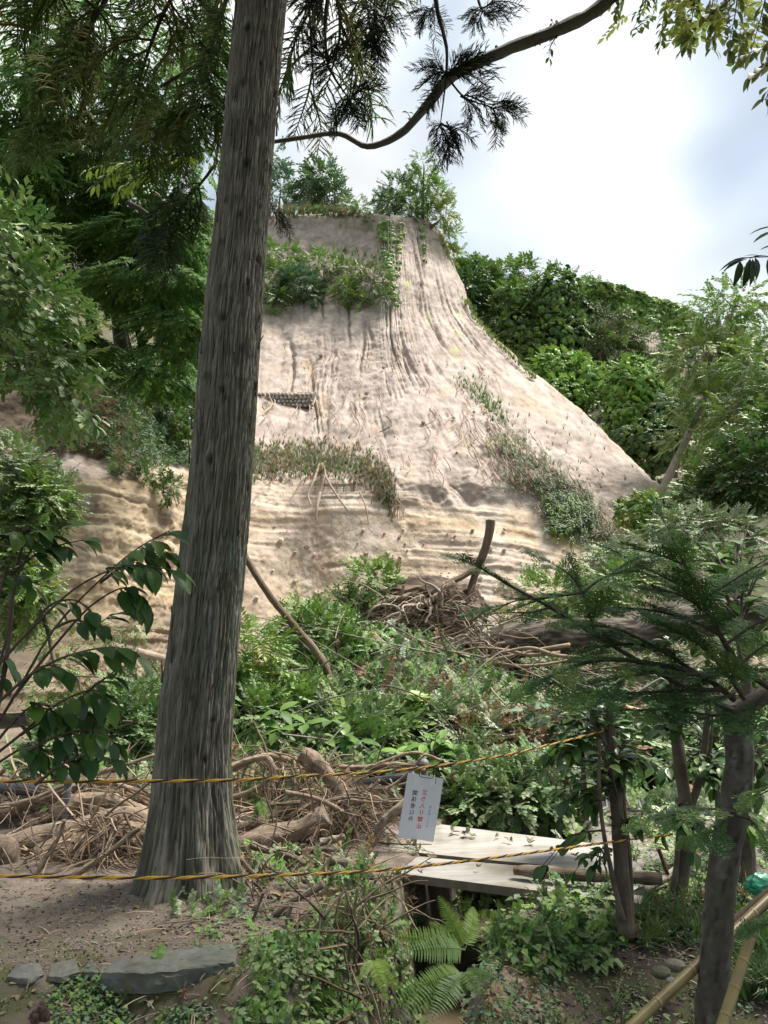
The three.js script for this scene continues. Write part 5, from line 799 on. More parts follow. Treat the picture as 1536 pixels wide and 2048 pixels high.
// ---------- rope barrier and notice ----------
reseed(831);
const ROPE1 = px([[-60, 1562, 2.75], [150, 1563, 2.75], [310, 1562, 2.8], [470, 1560, 2.9], [600, 1552, 3.05], [740, 1545, 3.25], [860, 1533, 3.45], [1000, 1512, 3.8], [1110, 1487, 4.1], [1205, 1462, 4.42]]), ROPE2 = px([[-60, 1751, 2.7], [200, 1755, 2.7], [380, 1755, 2.75], [560, 1750, 2.9], [740, 1742, 3.1], [900, 1726, 3.4], [1050, 1707, 3.75], [1200, 1687, 4.2], [1345, 1668, 4.7]]);
const ropeMats = [std({ color: new THREE.Color().setRGB(0.6, 0.34, 0.04), roughness: 0.5 }), std({ color: new THREE.Color().setRGB(0.03, 0.02, 0.018), roughness: 0.6 })];
function rope(label, P) {
  const t = thing('barrier_rope', label, 'rope', P[0]), c = new THREE.CatmullRomCurve3(P), len = c.getLength(), R = 0.0028, pitch = 0.12, N = Math.round(len / pitch * 20);
  const tw = (phase, rs) => { const pts = []; for (let k = 0; k <= N; k++) { const q = k / N, p = c.getPointAt(q), T0 = c.getTangentAt(q), s = T0.clone().cross(UPV).normalize(), u = s.clone().cross(T0), a = q * len / pitch * 6.283 + phase; pts.push(p.addScaledVector(s, Math.cos(a) * R).addScaledVector(u, Math.sin(a) * R)); } const g = new Geo(); g.tube(pts, rs, { sides: 7, seg: N, smoothPath: false }); return g.build(); };
  part('yellow_strand', tw(0, 0.0031), ropeMats[0], t); part('yellow_strand', tw(1.9, 0.0031), ropeMats[0], t); part('black_strand', tw(4.1, 0.0034), ropeMats[1], t); return t;
}
rope('upper yellow and black twisted rope carrying the paper notice', ROPE1);
rope('lower yellow and black twisted rope crossing in front of the bridge', ROPE2);
{
  const d = 3.42, c = [[816, 1545], [887, 1557], [868, 1685], [795, 1676]].map(([u, v], k) => at(u, v, d + (k === 1 || k === 2 ? 0.05 : 0)));
  const t = thing('paper_notice', 'white paper notice hanging from the upper rope, red and black writing showing through from behind', 'notice', c[0]);
  const W = 420, H = 760, cv = document.createElement('canvas'); cv.width = W; cv.height = H; const g = cv.getContext('2d');
  g.fillStyle = '#e9ecf6'; g.fillRect(0, 0, W, H);
  // the writing faces away and shows through the sheet, so it reads mirrored
  g.translate(W, 0); g.scale(-1, 1);
  const KA = {
    tatsu: [[[5, .5], [5, 2.2]], [[1, 2.5], [9, 2.5]], [[3, 3.8], [3.8, 8]], [[7, 3.8], [6, 8]], [[.5, 9], [9.5, 9]]],
    chi: [[[1.5, 2.5], [8.5, 2.5]], [[5, .5], [3.5, 5], [6, 4.1], [8.2, 5.2], [8, 7.5], [6, 9], [3.5, 9.3]]],
    iri: [[[3, 1], [5, 1.3], [5, 3.2], [3.5, 6.5], [.8, 9.5]], [[5.1, 3.5], [7, 7], [9.5, 9.5]]],
    ri: [[[3, 1], [2.6, 4], [3, 6.5], [3.9, 5.7]], [[7, .8], [7.4, 4.5], [6.6, 7.5], [4.5, 9.6]]],
    kin: [[[.5, 2], [4.6, 2]], [[2.6, .5], [2.6, 5]], [[2.5, 2.2], [.6, 4.6]], [[2.7, 2.2], [4.5, 4]], [[5.4, 2], [9.6, 2]], [[7.4, .5], [7.4, 5]], [[7.3, 2.2], [5.6, 4.4]], [[7.5, 2.2], [9.4, 4.4]], [[2.5, 6], [7.5, 6]], [[1, 7.3], [9, 7.3]], [[5, 7.3], [5, 9.8]], [[3, 8], [1.5, 9.4]], [[7, 8], [8.5, 9.4]]],
    tome: [[[5, .8], [5, 9]], [[5, 4.5], [8.8, 4.5]], [[2.3, 3.5], [2.3, 9]], [[.5, 9], [9.5, 9]]],
    kan: [[[1, 1], [1, 9.8]], [[1, 1], [4.3, 1], [4.3, 4], [1, 4]], [[1, 2.5], [4.3, 2.5]], [[5.7, 1], [9, 1], [9, 9.6], [8.2, 9.3]], [[5.7, 1], [5.7, 4], [9, 4]], [[5.7, 2.5], [9, 2.5]], [[3.8, 5], [4.3, 5.8]], [[6.2, 5], [5.7, 5.8]], [[3, 6], [7, 6]], [[2.6, 7.2], [7.4, 7.2]], [[5, 6], [5, 7.2], [2.8, 9.4]], [[5, 7.3], [7.4, 9.2]]],
    kei: [[[2.8, .5], [.6, 4.5]], [[1.9, 3], [1.9, 9.7]], [[8.5, .7], [4.2, 1.6]], [[6.5, 1.5], [4.5, 3.2], [6.8, 4.2]], [[8, 2.4], [4.4, 6], [8.8, 5.6]], [[7.8, 4.6], [9, 6.4]], [[6.5, 6], [6.5, 9.8]], [[5.2, 7], [4, 9]], [[7.8, 7], [9.3, 9]]],
    sha: [[[2, 2], [7.5, 2]], [[4.6, .5], [4.6, 4]], [[.6, 4], [9.4, 4]], [[8.5, .8], [1, 7]], [[3.2, 5.6], [3.2, 9.8]], [[3.2, 5.6], [7.8, 5.6], [7.8, 9.6], [3.2, 9.6]], [[3.2, 7.5], [7.8, 7.5]]],
    i: [[[1.6, 1.5], [1.6, 7.8], [4.2, 6.4]], [[4, 2], [5, 3.6]], [[8, .8], [7.8, 5], [6, 8], [3.8, 9.7]], [[7, 6.6], [9.3, 9.5]]],
    gai: [[[3, .6], [2.2, 3.5], [.6, 5.8]], [[2.8, 2.2], [5, 2.2], [4.2, 6], [1.2, 9.7]], [[2, 4.6], [4, 6]], [[7, .6], [7, 9.8]], [[7, 4], [9.5, 6]]],
    ichi: [[[1, 5], [9, 5]]],
  };
  const draw = (k, x, y, s, col, w) => { g.strokeStyle = col; g.lineWidth = w; g.lineCap = 'round'; g.lineJoin = 'round'; for (const st of KA[k]) { g.beginPath(); st.forEach(([a, b], j) => (j ? g.lineTo(x + a * s / 10, y + b * s / 10) : g.moveTo(x + a * s / 10, y + b * s / 10))); g.stroke(); } };
  const colX = { black: W - 150, red: W - 262, small: W - 332 }; // written order reads from the right edge of the front
  ['kan', 'kei', 'sha', 'i', 'gai'].forEach((k, n) => draw(k, colX.black, 190 + n * 76, 62, '#54586a', 7)); ['tatsu', 'chi', 'iri', 'ri', 'kin', 'tome'].forEach((k, n) => draw(k, colX.red, 165 + n * 80, 64, '#d8606c', 8)); ['kan', 'tome', 'sha', 'kin', 'ichi', 'ichi', 'i', 'gai', 'sha'].forEach((k, n) => draw(k, colX.small, 345 + n * 29, 22, '#9097ad', 2.5));
  const tex = new THREE.CanvasTexture(cv); tex.colorSpace = THREE.SRGBColorSpace;
  const sheet = new Geo(), nu = 8, nv = 12, nrm = c[1].clone().sub(c[0]).cross(c[3].clone().sub(c[0])).normalize(); for (let j = 0; j <= nv; j++) for (let i = 0; i <= nu; i++) { const s = i / nu, q = j / nv, p = c[0].clone().lerp(c[1], s).lerp(c[3].clone().lerp(c[2], s), q).addScaledVector(nrm, 0.011 * Math.sin(s * 3.1) * q + 0.0025 * noise(s * 4, q * 5, 3) + 0.008 * q * q * s); sheet.v(p.x, p.y, p.z, s, 1 - q); } for (let j = 0; j < nv; j++) for (let i = 0; i < nu; i++) { const a = j * (nu + 1) + i; sheet.q(a, a + 1, a + nu + 2, a + nu + 1); }
  part('sheet', sheet.build(), new THREE.MeshPhysicalMaterial({ map: tex, roughness: 0.8, side: THREE.DoubleSide, transmission: 0.25, thickness: 0 }), t);
  const tapeM = new THREE.MeshStandardMaterial({ color: new THREE.Color().setRGB(0.9, 0.9, 0.95), roughness: 0.4, side: THREE.DoubleSide });
  for (const s of [0.28, 0.72]) { const a = c[0].clone().lerp(c[1], s), e = c[3].clone().lerp(c[2], s).sub(a).normalize(), x = c[1].clone().sub(c[0]).normalize(), g2 = new Geo(), o = a.clone().addScaledVector(V(0, 0, 1), 0.004); const pt = [[-0.09, 0.06], [0.09, 0.06], [0.075, 0.2], [0.02, 0.17], [-0.03, 0.21], [-0.07, 0.19]].map(([k, l]) => { const p = o.clone().addScaledVector(x, k * 0.16).addScaledVector(e, l * 0.24 - 0.01); return g2.v(p.x, p.y, p.z); }); for (let k = 1; k + 1 < pt.length; k++) g2.t(pt[0], pt[k], pt[k + 1]); part('tape', g2.build(), tapeM, t); }
  const g3 = new Geo(), hk = (pts) => g3.tube(px(pts, 3.405), 0.0016, { sides: 5, seg: pts.length * 3, smoothPath: false }); hk([[838, 1537], [839, 1552], [842, 1554], [864, 1557], [867, 1553], [868, 1534]]); part('wire_hook', g3.build(), std({ color: 0x15151a, roughness: 0.5, metalness: 0.4 }), t);
  const g4 = new Geo(); g4.tube(px([[873, 1528], [872, 1548], [871, 1568]], 3.4), 0.0013, { sides: 5, seg: 4 }); part('string', g4.build(), std({ color: 0x2a2420 }), t);
}

// ---------- pipe, knobbed posts, poles and sticks ----------
reseed(841);
const pole = (name, label, cat, P, r, { mat = M.root, col = [0.25, 0.19, 0.13], partName = 'shaft', rough = 0.2, sides = 10, seg, extra } = {}) => { const t = thing(name, label, cat, P[0]), g = new Geo(); g.tube(P, r, { sides, rough, col, seg: seg ?? P.length * 8, freq: 5 }); part(partName, g.build(), mat, t); extra && extra(t); return t; };
const plastic = std({ roughness: 0.35 });
pole('black_pipe', 'black plastic pipe end showing beside the post at the edge of the view', 'pipe', px([[-120, 1569], [0, 1576], [78, 1583]], 6.3), 0.05, { mat: plastic, col: [0.035, 0.035, 0.042], rough: 0 });
pole('black_pipe', 'black plastic pipe lying in the roots behind the paper notice', 'pipe', px([[640, 1580], [720, 1570], [790, 1558], [830, 1552]], 6.9), 0.045, { mat: plastic, col: [0.035, 0.035, 0.042], rough: 0 });
for (const [u, v, d, r, lab] of [[136, 1556, 5.9, 0.05, 'round grey knob of a post just above the rope beside the cedar'], [848, 1528, 6.9, 0.045, 'round grey knob of a post behind the paper notice']]) {
  const p = at(u, v, d), t = thing('knobbed_post', lab, 'post', V(p.x, groundY(p.x, p.z), p.z)), k = new THREE.SphereGeometry(r, 24, 16); k.translate(p.x, p.y, p.z); part('knob', k, new THREE.MeshStandardMaterial({ color: new THREE.Color().setRGB(0.14, 0.14, 0.15), roughness: 0.55, bumpMap: M.stone.bumpMap, bumpScale: 0.003 }), t); const g = new Geo(); g.tube([V(p.x, groundY(p.x, p.z) - 0.1, p.z), V(p.x, p.y - r * 0.8, p.z)], r * 0.55, { sides: 10, seg: 4, col: [0.13, 0.13, 0.14] }); part('shaft', g.build(), M.stone, t);
}
const bamboo = (label, P, r, col) => { const t = pole('bamboo_pole', label, 'pole', P, r, { mat: std({ roughness: 0.45, map: rep(grain, 1, 0.4) }), col: (q) => mix3(col, [0.3, 0.25, 0.1], smooth(-0.2, 0.4, noise(q * 9, 2, r * 99)) * 0.5), rough: 0.04, seg: 30 }); const n = 4; for (let k = 1; k <= n; k++) { const q = P[0].clone().lerp(P[P.length - 1], k / (n + 0.6)), d = P[P.length - 1].clone().sub(P[0]).normalize(), g = new Geo(); g.tube([q.clone().addScaledVector(d, -0.006), q, q.clone().addScaledVector(d, 0.006)], (s) => r * (1.0 + 0.05 * (1 - Math.abs(s - 0.5) * 2)), { sides: 12, seg: 4, col: [0.26, 0.2, 0.09] }); part('node', g.build(), std({ roughness: 0.5 }), t); } };
bamboo('long yellow bamboo pole slanting up behind the fir trunk', [at(1240, 2075, 3.0), at(1540, 1795, 3.5)], 0.02, [0.2, 0.155, 0.06]);
bamboo('short bright bamboo cane propped at the edge against the slanting pole', [at(1432, 2090, 2.75), at(1512, 1842, 3.0)], 0.019, [0.27, 0.215, 0.095]);
pole('brown_branch', 'thick dark brown cut branch slanting above the bamboo pole', 'branch', px([[1435, 1872], [1490, 1835], [1560, 1775]], 3.6), 0.03, { col: [0.13, 0.09, 0.06] });
pole('broken_stick', 'barky broken log lying along the near edge of the plank bridge', 'log', [onPlane(1028, 1742, 0.045), onPlane(1110, 1752, 0.045), onPlane(1210, 1762, 0.045), onPlane(1325, 1772, 0.04)].map((p, k) => p.setY(0.05 + 0.01 * k)), (q) => 0.036 - 0.012 * Math.max(0, 0.12 - q) * 8, { col: (q) => (q < 0.03 ? [0.42, 0.22, 0.08] : mix3([0.12, 0.09, 0.06], [0.26, 0.205, 0.15], smooth(-0.2, 0.3, noise(q * 12, 4, 5)))), rough: 0.35 });
pole('pale_branch', 'pale barkless branch rising behind the stems at the far end of the bridge', 'branch', px([[1180, 1830, 4.7], [1250, 1800, 4.8], [1330, 1755, 5.0], [1420, 1693, 5.3], [1540, 1640, 5.8]]), 0.026, { col: [0.4, 0.35, 0.29] });
pole('stake', 'short dark reddish stake standing beside the far end of the bridge', 'stake', px([[1335, 1748], [1326, 1722], [1317, 1697]], 5.0), 0.012, { col: [0.09, 0.045, 0.04] });
pole('curved_branch', 'long bare curved branch leaning between the cedar and the green heap', 'branch', px([[484, 1100], [497, 1125], [535, 1185], [585, 1248], [630, 1300], [655, 1345], [665, 1400], [668, 1430]], 9.2), (q) => 0.038 + 0.014 * q, { col: (q) => mix3([0.17, 0.12, 0.08], [0.26, 0.2, 0.14], smooth(-0.2, 0.3, noise(q * 8, 1, 1))), rough: 0.25 });
pole('snapped_stem', 'snapped bare stem standing upright out of the uprooted stump', 'stem', px([[938, 1200], [944, 1170], [957, 1130], [972, 1092], [980, 1060], [981, 1040]], 12.3), (q) => 0.055 + 0.02 * q, { mat: M.bark, col: [0.19, 0.135, 0.09], extra: (t) => { const g = new Geo(); g.tube(px([[952, 1136], [920, 1156], [880, 1172], [840, 1192], [790, 1220], [740, 1232]], 12.2), (q) => 0.055 * (1 - 0.4 * q), { sides: 8, seg: 24, rough: 0.25, col: [0.24, 0.18, 0.12] }); part('side_limb', g.build(), M.bark, t); } });
pole('pale_log', 'pale barkless pole lying at the foot of the ochre outcrop', 'log', [at(222, 1292, 13.8), at(280, 1308, 13.6), at(345, 1322, 13.4)], 0.085, { col: [0.46, 0.38, 0.29] });
pole('log', 'short sawn log lying in the hollow below the fallen trunk', 'log', px([[918, 1392], [950, 1412], [978, 1436]], 9.3), 0.075, { mat: M.bark, col: [0.2, 0.16, 0.11] });
pole('log', 'thick dark log behind the short sawn log', 'log', px([[960, 1420], [1010, 1432], [1090, 1440]], 9.6), 0.1, { mat: M.bark, col: [0.13, 0.095, 0.07] });
pole('green_twig', 'long thin bare stem arching up from the debris behind the notice', 'stem', px([[935, 1510], [900, 1450], [850, 1400], [790, 1375], [760, 1370]], 7.8), 0.008, { col: [0.12, 0.1, 0.06] });
{ // pale splintered trunk end
  const t = thing('splintered_trunk', 'pale freshly splintered trunk end behind the camellia leaves', 'trunk', at(1200, 1400, 8.6)); for (let k = 0; k < 12; k++) { const g = new Geo(), o = gauss() * 9; g.tube(px([[1270 + rr(0, 30), 1430 + o], [1225, 1408 + o * 0.8], [1180 + rr(-18, 25), 1390 + o * 0.7]], 8.6 + gauss() * 0.06), (q) => 0.035 * (1 - 0.85 * q), { sides: 4, seg: 6, col: vary([0.56, 0.43, 0.25], 0.12) }); part('splinter', g.build(), M.root, t); }
}
{ // fallen trunk
  const t = thing('fallen_tree', 'thick furrowed trunk of the fallen tree lying across the debris', 'tree', at(1100, 1290, 11.6)), g = new Geo(); g.tube(px([[945, 1300], [1000, 1287], [1080, 1275], [1170, 1272], [1260, 1268], [1400, 1240], [1560, 1220]], 11.8), (q) => 0.2 + 0.06 * smooth(0, 0.2, q), { sides: 52, seg: 170, flare: (q, a) => 1 + 0.07 * noise(Math.cos(a) * 9, Math.sin(a) * 9, q * 20) + 0.04 * noise(Math.cos(a) * 20, Math.sin(a) * 20, q * 40), col: (q) => (a) => { const r = noise(Math.cos(a) * 9, Math.sin(a) * 9, q * 22); return mix3([0.05, 0.04, 0.03], [0.17, 0.145, 0.115], smooth(-0.2, 0.3, r)); }, rough: 0.12, freq: 8 }); part('trunk', g.build(), M.cedarBark, t);
  const h = new Geo(); h.tube(px([[985, 1310], [1040, 1345], [1080, 1368], [1130, 1380]], 11.9), (q) => 0.13 * (1 - 0.4 * q), { sides: 14, seg: 16, rough: 0.3, col: [0.045, 0.036, 0.03] }); part('rotten_limb', h.build(), M.bark, t);
}
{ // vines lying over the fallen trunk
  let k = 0; for (const [pts, r, lab] of [[[[870, 1365], [920, 1342], [970, 1328], [1050, 1332], [1130, 1322], [1200, 1300]], 0.042, 'thickest pale vine stem crossing in front of the fallen trunk'], [[[965, 1325], [1020, 1312], [1080, 1298], [1140, 1290]], 0.034, 'pale vine stem bowed upward against the fallen trunk'], [[[940, 1290], [955, 1320], [990, 1345], [1040, 1362], [1090, 1368]], 0.022, 'thin pale vine stem sagging below the fallen trunk'], [[[900, 1312], [950, 1296], [1010, 1300], [1060, 1310], [1120, 1305]], 0.025, 'slender vine stem running along the underside of the fallen trunk'], [[[1000, 1305], [1060, 1296], [1110, 1310], [1170, 1315]], 0.028, 'twisted vine stem at the middle of the fallen trunk']]) pole('fallen_vine', lab, 'vine', px(pts, 11.25 - 0.04 * k++), (q) => r * (0.8 + 0.3 * Math.sin(q * 5 + k)), { col: [0.36, 0.28, 0.2] });
}
// ---------- uprooted stumps and root tangles ----------
reseed(901);
function walk(p, d, l, n, sag = 0.15, wild = 0.5) { const P = [p.clone()]; let q = p.clone(); const dir = d.clone().normalize(); for (let k = 0; k < n; k++) { dir.add(rdir().multiplyScalar(wild * 0.32)).add(V(0, -sag * 0.4, 0)).normalize(); q = q.clone().addScaledVector(dir, l / n); const gy = groundY(q.x, q.z) + 0.015; if (q.y < gy) { q.y = gy; dir.y = Math.abs(dir.y) * 0.4; } P.push(q); } return P; }
const rootTone = () => vary(pick([[0.27, 0.205, 0.145], [0.22, 0.165, 0.115], [0.16, 0.115, 0.08], [0.33, 0.265, 0.19], [0.12, 0.088, 0.062]]), 0.12);
function rootTangle(name, label, category, base, big, regions, fineN, { lump = [], lumpCol = [0.065, 0.045, 0.03] } = {}) {
  const t = thing(name, label, category, base);
  for (const [pts, r, tone, d] of big) { const P = px(pts, d), g = new Geo(); g.tube(P, (q) => r * (1.05 - 0.35 * q) * (1 + 0.12 * Math.sin(q * 13 + r * 90)), { sides: r > 0.05 ? 18 : 9, seg: pts.length * 9, rough: 0.24, freq: 8, col: (q) => (a) => { const n1 = noise(q * 14, Math.cos(a) * 1.5 + r * 50, Math.sin(a) * 1.5), n3 = noise(q * 60, Math.cos(a) * 5, Math.sin(a) * 5 + r * 90); return mix3(mix3(tone, [0.1, 0.075, 0.055], smooth(0.0, 0.45, n1 + 0.4 * n3) * 0.8), [0.42, 0.37, 0.31], smooth(0.15, 0.4, n3 - 0.4 * n1) * 0.45); } }); part('root', g.build(), M.root, t);
    const c = new THREE.CatmullRomCurve3(P), n = r > 0.05 ? 9 : 3; for (let k = 0; k < n; k++) { const p = c.getPoint(rnd()).add(rdir().multiplyScalar(r * 0.8)), h = new Geo(); h.tube(walk(p, rdir().add(V(0, 0.1, 0.3)), rr(0.15, 0.5), 6), (q) => rr(0.005, 0.009) * (1 - 0.6 * q), { sides: 4, seg: 12, col: rootTone(), cap: false }); part('side_root', h.build(), M.root, t); } }
  for (const [u, v, d, w, h, deep] of lump) { const s = d / FPX, c = at(u, v, d), g = new THREE.IcosahedronGeometry(1, 5), p = g.attributes.position, cc = []; for (let k = 0; k < p.count; k++) { const x = p.getX(k), y = p.getY(k), z = p.getZ(k), f = 1 + 0.45 * fbm(x * 1.5 + u, y * 1.5, z * 1.5 + v, 3) + 0.2 * fbm(x * 6 + u, y * 6, z * 6 + v, 3); p.setXYZ(k, c.x + x * f * w * s / 2, c.y + y * f * h * s / 2, c.z + z * f * deep / 2); cc.push(...vary(mix3(lumpCol, [0.22, 0.16, 0.11], smooth(0, 0.35, fbm(x * 4 + u, y * 4, z * 4, 2))), 0.15)); } g.setAttribute('color', new THREE.Float32BufferAttribute(cc, 3)); g.computeVertexNormals(); g.setAttribute('uv', g.attributes.uv); part('soil_clod', g, M.soil, t); }
  const g = new Geo(); for (const [u0, v0, u1, v1, d0, d1, share, dirx, sag] of regions) for (let k = 0; k < fineN * share; k++) { const p = at(rr(u0, u1), rr(v0, v1), rr(d0, d1)); const gy = groundY(p.x, p.z); if (p.y < gy) p.y = gy + rr(0.01, 0.12); const l = rr(0.15, 0.75), r = Math.pow(rnd(), 3.2) * 0.011 + 0.0013; g.tube(walk(p, V(dirx + gauss() * 0.9, gauss() * 0.6 - 0.1, gauss() * 0.5 + 0.1), l, 6, sag ?? 0.25, 0.9), (q) => r * (1 - 0.55 * q), { sides: 3, seg: 10, col: rootTone(), cap: false }); }
  part('rootlets', g.build(), M.dry, t, 'stuff'); return t;
}
const brown = [0.3, 0.22, 0.15], tan = [0.38, 0.29, 0.2], mud2 = [0.33, 0.25, 0.18];
rootTangle('uprooted_log', 'muddy uprooted logs and roots lying behind the cedar on the pipe side', 'log', at(140, 1720, 6), [
  [[[-90, 1735], [10, 1702], [90, 1680], [170, 1655], [240, 1640], [320, 1648]], 0.105, mud2, 5.75], [[[60, 1765], [110, 1715], [170, 1692], [240, 1676], [330, 1672]], 0.12, brown, 5.6], [[[-60, 1690], [0, 1695], [22, 1722], [8, 1775]], 0.085, [0.2, 0.15, 0.105], 5.45],
  [[[110, 1628], [135, 1610], [170, 1600], [210, 1600], [250, 1610], [320, 1636]], 0.06, tan, 5.95], [[[-40, 1648], [40, 1615], [110, 1592], [170, 1565]], 0.05, [0.22, 0.17, 0.12], 6.2], [[[20, 1675], [80, 1645], [130, 1625], [180, 1605]], 0.04, [0.2, 0.15, 0.1], 6.0], [[[170, 1560], [230, 1568], [300, 1590]], 0.025, tan, 6.3],
  [[[40, 1790], [75, 1745], [110, 1690], [130, 1640]], 0.017, tan, 5.2], [[[60, 1785], [140, 1755], [210, 1710], [280, 1655]], 0.021, [0.36, 0.28, 0.19], 5.1], [[[-20, 1765], [60, 1752], [160, 1738], [230, 1722]], 0.035, [0.1, 0.08, 0.06], 5.6], [[[200, 1545], [250, 1530], [310, 1510]], 0.02, tan, 6.6], [[[0, 1545], [30, 1525], [70, 1500]], 0.03, tan, 8], [[[-30, 1620], [60, 1600], [130, 1570]], 0.02, tan, 6.1], [[[215, 1690], [225, 1650], [235, 1640]], 0.02, mud2, 5.45]],
  [[-20, 1555, 300, 1640, 6.1, 6.8, 0.55, 0.5], [130, 1625, 260, 1690, 5.4, 5.7, 0.3, 0.1, 0.5], [0, 1700, 280, 1775, 5.3, 5.8, 0.15, 0.4]], 620, { lump: [[120, 1620, 6.6, 260, 60, 0.4], [60, 1670, 6.5, 240, 90, 0.4]] });
rootTangle('uprooted_roots', 'great tangle of muddy roots heaped between the cedar and the plank bridge', 'roots', at(620, 1700, 6), [
  [[[430, 1712], [500, 1690], [560, 1672], [610, 1655], [655, 1630]], 0.095, mud2, 5.75], [[[455, 1538], [500, 1520], [535, 1518], [545, 1540], [530, 1565], [495, 1585], [455, 1598]], 0.026, tan, 6.2], [[[440, 1550], [480, 1530], [530, 1512], [580, 1520]], 0.032, tan, 6.4], [[[600, 1508], [635, 1530], [665, 1562], [688, 1600], [700, 1650]], 0.065, brown, 6.15], [[[470, 1660], [530, 1640], [600, 1612]], 0.04, [0.2, 0.15, 0.105], 6.1],
  [[[835, 1588], [792, 1622], [762, 1650], [752, 1675], [736, 1697]], 0.036, [0.36, 0.29, 0.215], 5.7], [[[500, 1690], [540, 1703], [580, 1712], [610, 1728]], 0.026, [0.22, 0.17, 0.13], 5.25], [[[660, 1720], [695, 1728], [725, 1742], [750, 1755]], 0.03, [0.21, 0.165, 0.13], 5.1], [[[640, 1685], [670, 1678], [690, 1672]], 0.026, [0.38, 0.31, 0.23], 5.5],
  [[[640, 1530], [720, 1535], [800, 1528], [850, 1540]], 0.022, tan, 6.8], [[[700, 1600], [760, 1605], [830, 1600]], 0.012, tan, 5.9], [[[570, 1585], [640, 1600], [700, 1640], [720, 1700]], 0.018, brown, 5.8], [[[770, 1580], [800, 1560], [830, 1530], [850, 1510], [870, 1515]], 0.013, tan, 6.6], [[[740, 1535], [790, 1515], [830, 1505], [880, 1520]], 0.016, tan, 6.7], [[[480, 1625], [530, 1612], [600, 1605]], 0.018, [0.2, 0.15, 0.1], 6.0], [[[690, 1640], [720, 1600], [760, 1560]], 0.014, [0.34, 0.26, 0.18], 6], [[[500, 1650], [560, 1640], [640, 1600]], 0.02, tan, 6.0], [[[690, 1600], [705, 1640], [700, 1690]], 0.03, mud2, 5.9], [[[560, 1720], [620, 1700], [680, 1700]], 0.02, [0.2, 0.16, 0.12], 5.35]],
  [[460, 1505, 660, 1580, 6.3, 6.9, 0.34, 0.2], [500, 1610, 720, 1700, 5.8, 6.3, 0.22, 0], [640, 1570, 730, 1660, 5.9, 6.5, 0.34, 0.1, 0.5], [480, 1690, 680, 1755, 5.1, 5.6, 0.05, 0.3]], 900, { lump: [[560, 1620, 6.75, 240, 110, 0.4], [640, 1680, 6.5, 200, 80, 0.4], [740, 1620, 6.7, 140, 90, 0.4]] });
rootTangle('surface_root', 'forked grey-brown root running over the soil from the cedar foot to the mossy bank', 'root', at(560, 1800, 4.8), [
  [[[478, 1715], [505, 1745], [530, 1775], [572, 1803]], 0.014, [0.27, 0.2, 0.15], 4.85], [[[648, 1768], [610, 1790], [580, 1805], [548, 1832], [527, 1855], [534, 1876], [548, 1884]], 0.018, [0.29, 0.22, 0.17], 4.5], [[[376, 1862], [430, 1866], [470, 1860], [503, 1843], [515, 1815], [527, 1785]], 0.012, [0.22, 0.17, 0.13], 4.4], [[[582, 1810], [574, 1845], [580, 1880], [585, 1912]], 0.012, [0.33, 0.26, 0.19], 4.35], [[[572, 1803], [540, 1790], [505, 1760]], 0.02, [0.24, 0.18, 0.14], 4.75]],
  [[480, 1740, 700, 1800, 4.5, 4.9, 1, 0.2]], 26);
rootTangle('hanging_roots', 'pale thin roots hanging in a bunch down the mossy bank above the stream', 'roots', at(705, 1800, 4.5), [
  [[[690, 1775], [700, 1820], [714, 1860], [712, 1900], [705, 1950], [714, 2060]], 0.007, tan, 4.25], [[[715, 1775], [709, 1830], [718, 1880], [708, 1920]], 0.008, tan, 4.28], [[[730, 1768], [728, 1800], [745, 1840], [790, 1870]], 0.006, brown, 4.4], [[[680, 1790], [672, 1840], [690, 1890], [700, 1940]], 0.005, tan, 4.25], [[[740, 1790], [720, 1830], [712, 1870], [720, 1940], [738, 1990]], 0.005, tan, 4.2], [[[700, 1870], [690, 1900], [640, 1940], [580, 1920]], 0.004, tan, 4.1], [[[620, 1770], [660, 1850], [690, 1880]], 0.004, tan, 4.2], [[[760, 1760], [800, 1800], [850, 1830], [880, 1850]], 0.005, brown, 4.5], [[[745, 1985], [720, 2000], [700, 2040]], 0.004, tan, 4.0], [[[730, 1960], [700, 1930], [640, 1960]], 0.003, tan, 4]],
  [[670, 1770, 740, 1830, 4.2, 4.5, 1, 0, 0.9]], 10);
